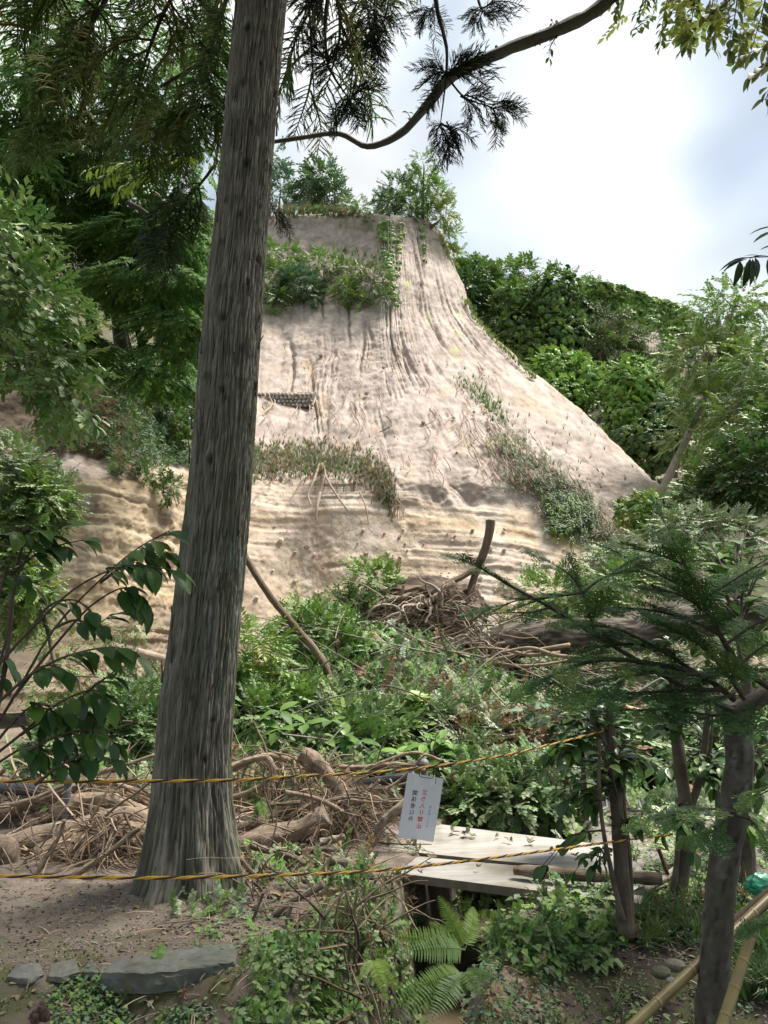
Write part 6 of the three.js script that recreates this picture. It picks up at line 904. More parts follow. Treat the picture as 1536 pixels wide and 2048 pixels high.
rootTangle('uprooted_stump', 'torn root plate of the fallen tree standing up on the debris heap', 'stump', at(860, 1330, 12.4), [
  [[[910, 1165], [860, 1195], [815, 1230], [780, 1270], [760, 1300]], 0.05, [0.44, 0.36, 0.27], 11.9], [[[890, 1180], [840, 1215], [800, 1250], [770, 1290], [765, 1330]], 0.045, [0.44, 0.36, 0.27], 11.8], [[[870, 1170], [820, 1190], [775, 1200], [735, 1225]], 0.04, [0.44, 0.36, 0.27], 12.0], [[[735, 1225], [770, 1205], [800, 1195], [808, 1170]], 0.035, [0.36, 0.28, 0.2], 12], [[[940, 1250], [900, 1262], [870, 1275], [855, 1300], [840, 1310]], 0.03, [0.44, 0.36, 0.27], 11.6], [[[945, 1290], [905, 1280], [880, 1290], [860, 1310], [830, 1330]], 0.035, [0.44, 0.36, 0.27], 11.5], [[[945, 1215], [940, 1190], [950, 1170]], 0.025, [0.36, 0.28, 0.2], 11.9],
  [[[960, 1230], [985, 1250], [990, 1275]], 0.015, [0.36, 0.28, 0.2], 11.9], [[[970, 1205], [1000, 1232], [1020, 1240]], 0.012, [0.36, 0.28, 0.2], 11.9], [[[850, 1240], [880, 1260], [920, 1240]], 0.02, [0.44, 0.36, 0.27], 11.6], [[[800, 1290], [850, 1320], [900, 1350], [960, 1370]], 0.02, [0.44, 0.36, 0.27], 11.4], [[[940, 1300], [960, 1280], [950, 1255], [985, 1250]], 0.018, [0.4, 0.32, 0.23], 11.3], [[[860, 1345], [890, 1330], [900, 1310], [930, 1300]], 0.02, [0.44, 0.36, 0.27], 11.4]],
  [[760, 1180, 960, 1310, 11.6, 12.3, 0.75, -0.5], [860, 1260, 1020, 1340, 11.2, 11.6, 0.25, 0.2]], 520, { lump: [[858, 1240, 12.4, 230, 160, 1.2], [930, 1215, 12.6, 90, 80, 0.8], [800, 1285, 12.4, 110, 80, 0.9]], lumpCol: [0.055, 0.038, 0.027] });
{ // roots radiating from the torn plate
  const t = scene.children.find((o) => o.name === 'uprooted_stump'), c = at(868, 1240, 11.9);
  for (let k = 0; k < 78; k++) { const a = rr(-0.9, 4.2), l = rr(0.5, 1.35), d = V(-Math.cos(a) * rr(0.7, 1.2), Math.sin(a) * 0.75, rr(0.1, 0.7)), p = c.clone().add(V(d.x * 0.35 + gauss() * 0.15, d.y * 0.3 + gauss() * 0.12, 0.25)), P = walk(p, d, l * (d.y > 0.2 ? 0.55 : 1), 8, 0.5, 1.9), g = new Geo(), r = rr(0.01, 0.034); g.tube(P, (q) => r * (1 - 0.7 * q), { sides: 7, seg: 18, rough: 0.25, col: vary(pick([[0.4, 0.33, 0.25], [0.3, 0.235, 0.17], [0.22, 0.165, 0.12], [0.46, 0.39, 0.31]]), 0.12) }); part('root', g.build(), M.root, t); }
  for (const [pts, r] of [[[[1000, 1250], [1040, 1235], [1075, 1240]], 0.02], [[[880, 1300], [930, 1270], [955, 1300], [980, 1320], [990, 1290], [1010, 1285]], 0.024], [[[840, 1330], [870, 1290], [920, 1285], [945, 1260]], 0.026], [[[900, 1340], [925, 1300], [960, 1310], [985, 1345]], 0.02], [[[820, 1310], [850, 1285], [890, 1275], [930, 1290]], 0.028]]) { const g = new Geo(); g.tube(px(pts, 11.3), (q) => r * (1 - 0.4 * q), { sides: 7, seg: 24, rough: 0.2, col: [0.44, 0.37, 0.29] }); part('root', g.build(), M.root, t); }
}
{ // long loose roots dangling from the turf lip of the cliff
  const t = thing('dangling_roots', 'long bare roots dangling from the turf lip across the bedded cliff face', 'roots', onSlope(640, 950, 0.2)); for (const [pts, r] of [[[[640, 925], [628, 960], [616, 990], [622, 1010]], 0.05], [[[642, 925], [655, 960], [680, 1000], [695, 1020]], 0.045], [[[640, 985], [634, 1015], [632, 1040]], 0.05], [[[720, 985], [730, 1010], [737, 1045]], 0.03], [[[605, 960], [590, 985], [580, 1000]], 0.025], [[[645, 925], [650, 950], [640, 985]], 0.03], [[[520, 985], [508, 1000], [500, 1015]], 0.025], [[[770, 965], [795, 1000], [810, 1020]], 0.02]]) { const g = new Geo(); g.tube(pts.map(([u, v]) => onSlope(u, v, 0.22)), (q) => r * (1 - 0.5 * q), { sides: 6, seg: 14, rough: 0.3, col: [0.36, 0.28, 0.21] }); part('root', g.build(), M.root, t); }
  const g = new Geo(); for (let k = 0; k < 260; k++) { const u = rr(505, 800), v = table([[495, 930], [640, 930], [740, 950], [800, 1000]])(u) + gauss() * 30, p = onSlope(u, v, 0.18); g.tube([p, p.clone().add(V(gauss() * 0.3, -rr(0.2, 0.5), 0.1)), p.clone().add(V(gauss() * 0.5, -rr(0.5, 1.1), 0.05))], 0.011, { sides: 3, seg: 5, col: rootTone(), cap: false }); } part('rootlets', g.build(), M.dry, t, 'stuff');
}
{ // broken sticks lying every way through the debris
  const g = new Geo(); for (let k = 0; k < 420; k++) { const x = rr(-3, 5), D = rr(6.6, 14), p = onGround(x, D, rr(0.05, 0.5)), a = rnd() * 6.28, l = rr(0.3, 1.5) * (D > 9 ? 1.2 : 0.8), d = V(Math.cos(a), rr(-0.35, 0.7), Math.sin(a)).normalize(), r = 0.004 + 0.016 * Math.pow(rnd(), 2); if (x > 1.2 && D < 7.6) continue; const m = p.clone().addScaledVector(d, l * 0.5).add(rdir().multiplyScalar(l * 0.07)), e = p.clone().addScaledVector(d, l); g.tube([p, m, e], (q) => r * (1 - 0.4 * q), { sides: 5, seg: 6, rough: 0.25, col: vary(pick([[0.24, 0.2, 0.16], [0.33, 0.28, 0.22], [0.16, 0.125, 0.09], [0.28, 0.26, 0.23]]), 0.15) }); }
  tag(part('broken_sticks', g.build(), M.root, null, 'stuff'), 'broken sticks lying every way through the debris', null, null, 'stuff');
}
{ // flattened dead stems and roots strewn down the slope
  const g = new Geo(); for (let k = 0; k < 900; k++) { const a = rnd(); let u, v; if (a < 0.5) { const q = rnd(); u = lerp(950, 1300, q) + gauss() * 50; v = lerp(850, 1130, q) + gauss() * 70; } else { u = rr(520, 1000); v = rr(690, 950); if (rnd() < 0.6) continue; } const l = rr(8, 40), du = rr(0.2, 1) * l, p = onSlope(u, v, 0.06), e = onSlope(u + du * (a < 0.5 ? 1 : gauss()), v + l, 0.06), m = onSlope(u + du * 0.4, v + l * 0.55, 0.1); if (p.distanceTo(e) > 3 || m.distanceTo(p) > 3) continue; g.tube([p, m, e], rr(0.008, 0.022), { sides: 3, seg: 6, col: vary(pick([[0.38, 0.3, 0.22], [0.28, 0.2, 0.14], [0.2, 0.14, 0.1]]), 0.15), cap: false }); }
  tag(part('strewn_stems', g.build(), M.dry, null, 'stuff'), 'dead stems and roots strewn down the slope', null, null, 'stuff');
}
// ---------- green heap of torn branches ----------
reseed(1001);
const heap = (label, cat, b, clumps, n, size, tones, lib = 'small', mat = M.leaf, crown = { shell: 0.25, droop: 0.1 }) => T('torn_bush', label, cat, { b: at(...b), clumps: clumps.map((c) => clump(...c)), n, size, tones, lib, mat, crown, r: 0.03, bark: [0.2, 0.15, 0.1] });
heap('upright leafy bush on top of the heap beside the torn root plate', 'bush', [745, 1260, 12.6], [[745, 1175, 12.6, 100, 90], [720, 1220, 12.4, 80, 70], [790, 1200, 12.7, 80, 50], [700, 1210, 12.5, 60, 50]], 620, [0.22, 0.36], [LC.bright, LC.mid, LC.pale]);
heap('broad fresh green bush in the middle of the heap under the torn root plate', 'bush', [680, 1400, 10.6], [[640, 1280, 10.8, 140, 110], [690, 1330, 10.6, 130, 110], [610, 1250, 11, 80, 80], [745, 1390, 10.3, 110, 70]], 1250, [0.22, 0.36], [LC.bright, LC.mid, LC.bright, LC.mid]);
heap('dense dark green lower part of the heap beside the curved branch', 'bush', [700, 1480, 9.8], [[640, 1400, 10, 160, 100], [720, 1430, 9.8, 150, 90], [580, 1370, 10.2, 120, 90], [590, 1330, 10.6, 80, 60]], 1150, [0.22, 0.36], [LC.mid, LC.deep, LC.mid]);
heap('feathery yellow-green sapling between the cedar trunk and the heap', 'sapling', [500, 1430, 9], [[505, 1320, 9, 90, 110], [480, 1370, 8.8, 70, 80], [530, 1390, 9, 60, 60]], 360, [0.24, 0.4], [LC.bright, LC.yellow, LC.bright], 'pinnate');
heap('low leafy branches at the foot of the cedar on the bridge side', 'bush', [520, 1490, 8], [[510, 1440, 8.2, 120, 80], [570, 1430, 8.6, 120, 70], [490, 1400, 8.6, 70, 60]], 520, [0.2, 0.32], [LC.mid, LC.deep, LC.bright]);
heap('straggling weeds at the foot of the ochre outcrop', 'weeds', [200, 1400, 11.5], [[130, 1290, 12, 110, 50], [250, 1255, 13.2, 80, 36], [210, 1350, 11.4, 150, 50], [110, 1370, 11, 120, 50], [300, 1370, 12, 90, 50]], 420, [0.2, 0.34], [LC.pale, LC.mid, LC.dry, LC.bright], 'small');
heap('dark leafy heap of torn branches on the pipe side of the cedar', 'bush', [220, 1540, 7.6], [[240, 1440, 7.8, 150, 110], [180, 1490, 7.5, 170, 80], [290, 1480, 7.8, 110, 100], [120, 1510, 7.4, 120, 60], [280, 1400, 8.2, 90, 70]], 1300, [0.2, 0.32], [LC.deep, LC.mid, LC.deep]);
heap('grey-green wilted branches at the foot of the torn root plate', 'bush', [850, 1420, 10], [[820, 1400, 10, 120, 60], [790, 1430, 9.6, 120, 70], [880, 1450, 9.4, 120, 60]], 520, [0.2, 0.32], [LC.grey, LC.pale, LC.mid, LC.dry]);
heap('wilted pale leaves trailing over the roots of the fallen trunk', 'bush', [930, 1330, 11.3], [[900, 1350, 11.5, 110, 36], [985, 1268, 11.9, 70, 26], [850, 1345, 11.6, 90, 36]], 170, [0.18, 0.3], [LC.pale, LC.mid, LC.grey]);
heap('mixed wilted foliage heap behind the end of the plank bridge', 'bush', [1050, 1540, 8], [[1000, 1480, 8.4, 170, 80], [1100, 1500, 8.2, 150, 80], [1080, 1440, 8.8, 120, 60], [950, 1450, 8.8, 110, 60]], 1000, [0.18, 0.3], [LC.grey, LC.pale, LC.dry, LC.mid], 'ivy');
heap('ivy-covered bank of pale leaves just behind the plank bridge', 'bush', [1000, 1640, 6.9], [[960, 1570, 7.2, 180, 80], [1060, 1570, 7, 140, 90], [920, 1600, 6.9, 110, 60], [1010, 1600, 6.8, 120, 60], [1100, 1590, 6.9, 80, 80]], 1100, [0.15, 0.25], [LC.mid, LC.deep, LC.grey, LC.pale], 'ivy');
heap('green tangle beneath the fir boughs at the far side of the stream', 'bush', [1250, 1560, 8], [[1230, 1500, 8.2, 180, 90], [1340, 1490, 8.4, 160, 90], [1450, 1510, 8.2, 160, 80], [1160, 1450, 8.6, 90, 60]], 1100, [0.2, 0.32], [LC.mid, LC.deep, LC.pale, LC.dry], 'ivy');
heap('fresh bright bush behind the fir boughs at the slope foot', 'bush', [1180, 1260, 14], [[1110, 1190, 14.2, 120, 70], [1180, 1220, 14, 120, 70], [1060, 1240, 14, 80, 60], [1230, 1170, 14.4, 120, 60]], 760, [0.26, 0.42], [LC.bright, LC.mid, LC.yellow]);
heap('dark leafy debris piled under and behind the fallen trunk', 'bush', [1230, 1420, 12.6], [[1060, 1350, 12.4, 120, 70], [1160, 1350, 12.6, 150, 90], [1280, 1350, 12.8, 170, 100], [1400, 1340, 12.8, 170, 100], [1510, 1340, 12.6, 150, 110], [1000, 1380, 12, 90, 60]], 1600, [0.2, 0.34], [LC.deep, LC.mid, LC.olive, LC.dry], 'small');
heap('pale brush covering the slope foot beside the bright bush', 'bush', [1280, 1180, 17], [[1260, 1120, 17, 130, 60], [1340, 1140, 16.5, 130, 70], [1200, 1130, 17.4, 100, 50], [1420, 1150, 16, 130, 90]], 720, [0.3, 0.46], [LC.pale, LC.mid, LC.grey], 'pinnate');
heap('leafy green cuttings spread behind the big-leaved plant', 'bush', [640, 1480, 8.6], [[600, 1420, 8.8, 150, 70], [680, 1450, 8.4, 150, 70], [760, 1460, 8.4, 140, 60], [840, 1440, 8.8, 130, 60], [720, 1490, 7.9, 150, 50]], 900, [0.2, 0.34], [LC.mid, LC.bright, LC.pale, LC.deep], 'broad');
heap('small ferny cuttings at the foot of the heap behind the notice', 'bush', [930, 1500, 8.2], [[900, 1450, 8.8, 130, 60], [960, 1510, 7.8, 120, 60], [880, 1530, 7.4, 90, 30]], 360, [0.18, 0.3], [LC.pale, LC.mid, LC.grey], 'pinnate');
// broad-leaved plants whose leaves can be told apart
function broadPlant(label, u, v, d, spots, L, mats, geos = LG.oval) {
  const p0 = at(u, v, d), t = thing('broad_leaved_plant', label, 'plant', p0), g = new Geo();
  for (const [a, b, n] of spots) { const c = at(a, b - (L > 0.2 ? 18 : 0), d + gauss() * 0.15); g.tube([p0, p0.clone().lerp(c, 0.6).add(V(0, 0.05, 0)), c], (q) => 0.008 * (1 - 0.4 * q), { sides: 5, seg: 6, col: [0.12, 0.13, 0.05] }); for (let k = 0; k < n; k++) { const an = k / n * 6.28 + rnd(); oneLeaf(t, geos, mats, c, V(Math.cos(an), rr(-0.35, 0.5), Math.sin(an) * 0.8 + 0.2), V(gauss() * 0.3, 1, 0.35 + gauss() * 0.3), L * rr(0.75, 1.15)); } }
  part('stem', g.build(), M.smoothBark, t);
}
broadPlant('plant of big glossy pointed leaves behind the roots beside the cedar', 590, 1530, 7.3, [[560, 1475, 7], [610, 1465, 7], [640, 1490, 7], [540, 1500, 6], [590, 1500, 7], [660, 1460, 5], [560, 1440, 5], [690, 1490, 5], [620, 1510, 5], [720, 1500, 5]], 0.21, [LM.shine[0], LM.shine[2], LM.camellia[3]]);
broadPlant('rosette of big upright bright leaves just behind the paper notice', 865, 1520, 7.3, [[850, 1490, 7], [880, 1480, 7], [830, 1500, 6], [905, 1500, 5], [870, 1505, 6], [800, 1505, 5]], 0.2, [...LM.shine]);
broadPlant('wilted blue-green plant with very large ribbed leaves below the short sawn log', 1060, 1460, 8.4, [[1050, 1440, 5], [1085, 1450, 5], [1100, 1465, 3]], 0.3, [tint(M.leafDull, [0.14, 0.22, 0.13]), tint(M.leafDull, [0.1, 0.18, 0.1])], LG.oval);
broadPlant('sprig of lobed green leaves lying at the cedar foot on the bridge side', 530, 1735, 5.1, [[530, 1722, 3], [545, 1735, 2]], 0.1, LM.shine, LG.palm);
broadPlant('spray of drooping pale lobed leaves hanging beside the camellia stems', 1130, 1560, 5.6, [[1110, 1585, 5], [1145, 1600, 5], [1170, 1570, 5], [1130, 1620, 5], [1150, 1540, 4]], 0.11, LM.pale, LG.palm);
broadPlant('single yellow-green lobed leaf sprig standing on the debris heap', 848, 1420, 8.6, [[846, 1392, 3]], 0.19, LM.lime, LG.palm);

// ---------- camellias ----------
reseed(1101);
{
  const base = onGround(-1.9, 2.8, -0.05), t = thing('camellia_shrub', 'camellia shrub with glossy drooping leaves reaching toward the cedar from the pipe side', 'shrub', base), g = new Geo();
  g.tube([base, at(-160, 1600, 2.8), at(-70, 1480, 2.75)], 0.022, { sides: 8, seg: 8, col: [0.16, 0.12, 0.085], rough: 0.1 }); g.tube(px([[-60, 1560], [-10, 1430], [15, 1300], [30, 1150], [45, 1090]], 2.75), (q) => 0.011 * (1 - 0.5 * q), { sides: 7, seg: 18, col: [0.14, 0.11, 0.08], rough: 0.1 });
  const s = { L: 0.092, hang: 0.75, from: 0.3, col: [0.12, 0.085, 0.055] };
  const S = (P, n, o = {}) => shoot(t, g, px(P, (o.d ?? 2.7) + gauss() * 0.08), 0.006, { ...s, n: Math.round(n * 1.35), ...o });
  S([[-50, 1520], [30, 1390], [110, 1255], [200, 1160], [270, 1100], [340, 1060]], 16, { from: 0.62 }); S([[-40, 1420], [10, 1290], [30, 1170], [70, 1090], [120, 1055]], 12, { from: 0.55 }); S([[-30, 1360], [60, 1260], [160, 1170], [260, 1130], [345, 1140]], 12, { from: 0.62 });
  S([[30, 1390], [110, 1290], [190, 1205], [255, 1175], [285, 1200]], 16, { from: 0.68, hang: 1.3 }); S([[200, 1165], [250, 1130], [300, 1110], [330, 1105]], 9, {}); S([[-20, 1420], [60, 1350], [140, 1310], [230, 1295], [275, 1310]], 14, { from: 0.45, hang: 0.8, L: 0.095 }); S([[-50, 1540], [40, 1470], [110, 1410], [190, 1380], [215, 1400]], 20, { from: 0.4, hang: 1.1, L: 0.095 });
  S([[40, 1470], [90, 1440], [150, 1420], [190, 1440]], 12, { from: 0.2, hang: 1.2, L: 0.095 }); S([[-50, 1560], [20, 1510], [60, 1490], [75, 1500]], 9, { from: 0.5, hang: 1 }); S([[60, 1500], [120, 1470], [190, 1460], [225, 1480]], 14, { from: 0.25, hang: 1.2, L: 0.085 }); S([[70, 1570], [130, 1525], [180, 1510], [230, 1520]], 9, { from: 0.2, hang: 1.1, L: 0.08 });
  S([[-10, 1220], [20, 1120], [45, 1075], [60, 1050]], 10, {}); S([[-40, 1130], [0, 1080], [40, 1060], [80, 1060]], 10, {}); S([[20, 1150], [70, 1110], [120, 1090], [165, 1080]], 9, {}); S([[-40, 1230], [-10, 1160], [30, 1150], [60, 1170]], 7, {}); S([[-20, 1500], [30, 1440], [70, 1410], [95, 1420]], 10, { L: 0.09 }); S([[110, 1255], [150, 1240], [190, 1250], [215, 1235]], 7, {}); S([[-40, 1320], [-5, 1300], [10, 1330], [5, 1350]], 5, {});
  S([[30, 1390], [70, 1340], [100, 1330], [130, 1340]], 7, { L: 0.085 }); S([[60, 1260], [100, 1210], [150, 1200], [180, 1220]], 6, {}); S([[160, 1400], [190, 1370], [220, 1350], [235, 1335]], 7, { L: 0.09 });
  part('stem', g.build(), M.smoothBark, t);
}
reseed(1111);
function camellia(label, trunks, shoots, mats, d) {
  const base = at(...trunks[0].p[0]), t = thing('camellia_tree', label, 'shrub', base), g = new Geo();
  for (const k of trunks) { g.tube(k.p.map((q) => at(...q)), (q) => k.r * (1 - 0.4 * q) * (1 + 0.35 * smooth(0.08, 0, q)), { sides: 12, seg: 26, rough: 0.18, col: (q) => mix3([0.12, 0.095, 0.07], [0.18, 0.155, 0.115], smooth(-0.2, 0.3, noise(q * 7, k.r * 99, 2))) }); }
  for (const [from, to, n, L, o] of shoots) { const a = at(from[0], from[1], from[2] ?? d), b = at(to[0], to[1], to[2] ?? d + gauss() * 0.25); shoot(t, g, [a, a.clone().lerp(b, 0.5).add(V(0, 0.06, 0)), b], 0.006, { n, L: (L ?? 0.078) * 1.15, mats, hang: 0.45, from: 0.2, col: [0.1, 0.08, 0.055], ...o }); }
  part('trunk', g.build(), M.smoothBark, t); return t;
}
const rs = (list, n, spread) => { const out = []; for (const [from, u0, v0, u1, v1, k, L, o] of list) for (let i = 0; i < Math.round(k * 1.5); i++) out.push([from, [rr(u0, u1), rr(v0, v1)], n, L, o]); return out; };
camellia('camellia with a straight bare stem rooted on the undercut bank beside the bridge', [{ p: [[1252, 1868, 4.45], [1244, 1760, 4.45], [1236, 1640, 4.45], [1226, 1520, 4.5], [1214, 1420, 4.5]], r: 0.047 }, { p: [[1245, 1840, 4.4], [1222, 1740, 4.35], [1205, 1650, 4.35], [1198, 1560, 4.3], [1200, 1480, 4.3]], r: 0.014 }, { p: [[1262, 1860, 4.5], [1258, 1720, 4.5], [1246, 1600, 4.5], [1250, 1480, 4.5]], r: 0.02 }],
  rs([[[1236, 1600, 4.4], 1110, 1460, 1240, 1580, 6], [[1220, 1500, 4.4], 1090, 1370, 1220, 1450, 7], [[1225, 1540, 4.4], 1240, 1440, 1300, 1580, 4], [[1205, 1660, 4.3], 1085, 1715, 1140, 1745, 1], [[1215, 1720, 4.3], 1120, 1700, 1200, 1750, 2], [[1200, 1600, 4.3], 1130, 1580, 1180, 1660, 3], [[1240, 1680, 4.4], 1255, 1640, 1290, 1680, 1]], 9), LM.camellia, 4.4);
camellia('camellia with a stout ivy-ringed stem where the lower rope is tied', [{ p: [[1352, 1812, 4.9], [1366, 1720, 4.9], [1374, 1640, 4.9], [1362, 1540, 4.9], [1350, 1430, 4.95], [1352, 1330, 5]], r: 0.052 }, { p: [[1340, 1830, 4.85], [1352, 1740, 4.85], [1358, 1640, 4.85]], r: 0.02 }, { p: [[1374, 1640, 4.9], [1398, 1560, 4.9], [1412, 1470, 4.9], [1418, 1380, 4.9]], r: 0.026 }, { p: [[1396, 1570, 4.9], [1420, 1500, 4.85], [1425, 1430, 4.85]], r: 0.012 }],
  rs([[[1355, 1480, 4.8], 1280, 1380, 1400, 1500, 7], [[1400, 1560, 4.8], 1400, 1480, 1480, 1600, 5], [[1370, 1640, 4.8], 1300, 1600, 1380, 1670, 3], [[1370, 1660, 4.75], 1370, 1660, 1410, 1720, 2], [[1352, 1400, 4.8], 1280, 1280, 1420, 1380, 6]], 9), LM.camellia, 4.7);
camellia('camellia behind the fir with a leafy crown of rounded bright leaves rising highest', [{ p: [[1500, 1770, 5.1], [1494, 1680, 5.1], [1488, 1600, 5.1], [1500, 1480, 5.1], [1490, 1350, 5.1], [1470, 1200, 5]], r: 0.05 }, { p: [[1488, 1600, 5.1], [1520, 1500, 5.1], [1545, 1400, 5]], r: 0.02 }],
  [...rs([[[1470, 1200, 4.1], 1365, 1030, 1545, 1110, 7, 0.09, { hang: 0.1, from: 0.05 }], [[1480, 1250, 4.1], 1370, 1090, 1560, 1220, 8, 0.09, { hang: 0.1, from: 0.05 }], [[1490, 1330, 4.2], 1390, 1200, 1555, 1350, 6, 0.085, { hang: 0.2 }], [[1500, 1500, 4.8], 1480, 1400, 1560, 1560, 3], [[1495, 1640, 4.9], 1470, 1640, 1560, 1760, 2]], 9)], LM.shine, 4.6);

camellia('camellia thicket of dark hanging leaves behind the straight bare stem', [{ p: [[1170, 1640, 5.6], [1168, 1560, 5.6], [1160, 1480, 5.5], [1150, 1400, 5.5]], r: 0.02 }, { p: [[1190, 1650, 5.6], [1200, 1550, 5.5], [1230, 1450, 5.5]], r: 0.018 }],
  rs([[[1165, 1500, 5.5], 1090, 1400, 1240, 1560, 12, 0.09], [[1215, 1500, 5.5], 1180, 1370, 1300, 1460, 9, 0.09]], 9), LM.camellia, 5.5);
camellia('camellia thicket filling the gap between the ivy-ringed stem and the fir trunk', [{ p: [[1440, 1700, 5.6], [1436, 1600, 5.6], [1430, 1500, 5.6], [1440, 1400, 5.6]], r: 0.025 }, { p: [[1500, 1720, 5.6], [1515, 1600, 5.6], [1520, 1480, 5.6]], r: 0.02 }],
  rs([[[1434, 1530, 5.5], 1290, 1430, 1480, 1580, 13, 0.09], [[1515, 1530, 5.5], 1470, 1420, 1560, 1650, 8, 0.09]], 9), [...LM.camellia, LM.shine[0]], 5.5);
// ---------- young fir ----------
reseed(1201);
{
  const base = at(1420, 2090, 3.2), t = thing('young_fir', 'young fir with a slender grey trunk and flat dark needle boughs spreading over the view', 'tree', base), g = new Geo();
  g.tube(px([[1418, 2120], [1424, 2000], [1434, 1880], [1443, 1760], [1462, 1640], [1478, 1540], [1476, 1460], [1462, 1405]], 3.2), (q) => 0.058 - 0.006 * q + 0.012 * smooth(0.9, 1, q), { sides: 24, seg: 90, rough: 0.16, freq: 9, col: (q) => (a) => { const x = Math.cos(a), z = Math.sin(a), n2 = noise(x * 1.6, q * 9, z * 1.6), k = noise(x * 5, q * 24, z * 5), k2 = noise(x * 9, q * 70, z * 9); let c = mix3([0.095, 0.085, 0.065], [0.15, 0.138, 0.11], smooth(-0.3, 0.3, n2 + 0.4 * k2)); c = mix3(c, [0.21, 0.205, 0.185], smooth(0.18, 0.4, n2 + 0.4 * k)); c = mix3(c, [0.08, 0.1, 0.045], 0.6 * smooth(0.1, 0.4, noise(x * 2, q * 6 + 7, z * 2))); return mix3(c, [0.045, 0.038, 0.03], smooth(0.2, 0.42, k + 0.3 * k2)); } });
  g.tube(px([[1470, 1440], [1490, 1415], [1530, 1392], [1600, 1372]], 3.15), (q) => 0.04 * (1 - 0.3 * q), { sides: 12, seg: 16, rough: 0.15, col: [0.12, 0.1, 0.08] });
  const mats = [[0.08, 0.17, 0.056], [0.1, 0.21, 0.064], [0.062, 0.135, 0.05], [0.14, 0.25, 0.07]].map((c) => tint(leafMat({ roughness: 0.6, transmission: 0.18, specularIntensity: 0.35 }), c));
  const br = (P, d, r) => { const Q = px(P, d); g.tube(Q, (q) => r * (1 - 0.65 * q), { sides: 7, seg: P.length * 5, rough: 0.15, col: [0.07, 0.055, 0.042] }); return Q; };
  const tw = (p, d, s) => { const m = new THREE.Mesh(pick(LIB.firSpray), pick(mats)); m.name = 'branchlet'; m.castShadow = m.receiveShadow = true; basis(d, V(gauss() * 0.3, 1, gauss() * 0.3 + 0.35), null).decompose(m.position, m.quaternion, m.scale); m.scale.setScalar(s); m.position.copy(p).sub(t.position); t.add(m); };
  // flat sprays alternating along a bough
  const comb = (Q, n0, s0, from = 0.12) => { const n = Math.max(3, Math.round(n0 * 0.72)), s = s0 * 1.05, c = new THREE.CatmullRomCurve3(Q); for (let k = 0; k < n; k++) { const q = lerp(from, 1, k / (n - 1)), p = c.getPoint(q), T0 = c.getTangent(q), sd = T0.clone().cross(UPV).normalize().multiplyScalar(k % 2 ? 1 : -1), tip = k === n - 1; tw(p, T0.clone().multiplyScalar(tip ? 1 : 0.8).addScaledVector(sd, tip ? 0 : rr(0.4, 0.9)).add(V(gauss() * 0.15, rr(-0.2, 0.12), gauss() * 0.15)), s * rr(0.85, 1.2) * (1.1 - 0.3 * q)); } };
  comb(br([[1465, 1420], [1390, 1385], [1300, 1335], [1190, 1270], [1100, 1215], [1010, 1165], [955, 1132]], 3.05, 0.012), 17, 0.165, 0.3);
  comb(br([[1190, 1270], [1178, 1225], [1165, 1185], [1140, 1150], [1110, 1130]], 3.0, 0.006), 7, 0.17); comb(br([[1165, 1185], [1200, 1160], [1250, 1140]], 3.0, 0.005), 6, 0.16); comb(br([[1165, 1185], [1100, 1195], [1040, 1200], [1000, 1212]], 3.0, 0.005), 7, 0.17); comb(br([[1100, 1215], [1060, 1225], [1020, 1225]], 2.95, 0.005), 4, 0.11);
  comb(br([[1560, 1390], [1480, 1330], [1430, 1250], [1400, 1190], [1370, 1130], [1345, 1075]], 2.95, 0.013), 13, 0.2); comb(br([[1400, 1190], [1340, 1160], [1280, 1130]], 2.95, 0.006), 6, 0.17); comb(br([[1405, 1200], [1460, 1165], [1530, 1120]], 2.95, 0.006), 7, 0.18); comb(br([[1440, 1270], [1380, 1240], [1300, 1220], [1240, 1215]], 2.95, 0.007), 8, 0.19); comb(br([[1450, 1290], [1500, 1255], [1570, 1220]], 2.9, 0.007), 6, 0.19); comb(br([[1420, 1230], [1360, 1190], [1310, 1180]], 2.9, 0.005), 5, 0.17); comb(br([[1370, 1130], [1320, 1110], [1260, 1095]], 2.95, 0.005), 5, 0.15); comb(br([[1480, 1330], [1530, 1290], [1580, 1270]], 2.85, 0.006), 6, 0.18);
  comb(br([[1470, 1400], [1400, 1350], [1290, 1325], [1200, 1320], [1130, 1340], [1085, 1362]], 2.85, 0.012), 14, 0.18); comb(br([[1400, 1350], [1320, 1300], [1240, 1260], [1180, 1250]], 2.9, 0.008), 11, 0.2); comb(br([[1440, 1380], [1380, 1380], [1290, 1385], [1200, 1390]], 2.8, 0.008), 11, 0.2); comb(br([[1490, 1400], [1440, 1330], [1400, 1290], [1350, 1260]], 2.8, 0.008), 9, 0.2); comb(br([[1400, 1350], [1330, 1345], [1270, 1350], [1220, 1375]], 2.75, 0.007), 9, 0.19); comb(br([[1350, 1310], [1290, 1290], [1230, 1290], [1200, 1300]], 2.95, 0.007), 6, 0.16); comb(br([[1470, 1390], [1420, 1400], [1350, 1415], [1280, 1420]], 2.75, 0.006), 8, 0.17);
  comb(br([[1530, 1395], [1490, 1420], [1440, 1430], [1380, 1425]], 2.75, 0.007), 8, 0.17); comb(br([[1560, 1340], [1500, 1340], [1440, 1345]], 2.8, 0.007), 7, 0.18);
  comb(br([[1470, 1625], [1430, 1618], [1370, 1625], [1310, 1640]], 3.0, 0.006), 9, 0.13); comb(br([[1470, 1630], [1500, 1640], [1530, 1680], [1545, 1720]], 3.0, 0.006), 6, 0.13); comb(br([[1450, 1640], [1430, 1660], [1400, 1670]], 2.95, 0.005), 5, 0.12); comb(br([[1600, 1830], [1560, 1840], [1530, 1850]], 2.7, 0.006), 4, 0.13); comb(br([[1600, 1560], [1560, 1570], [1520, 1590]], 2.9, 0.006), 4, 0.14);
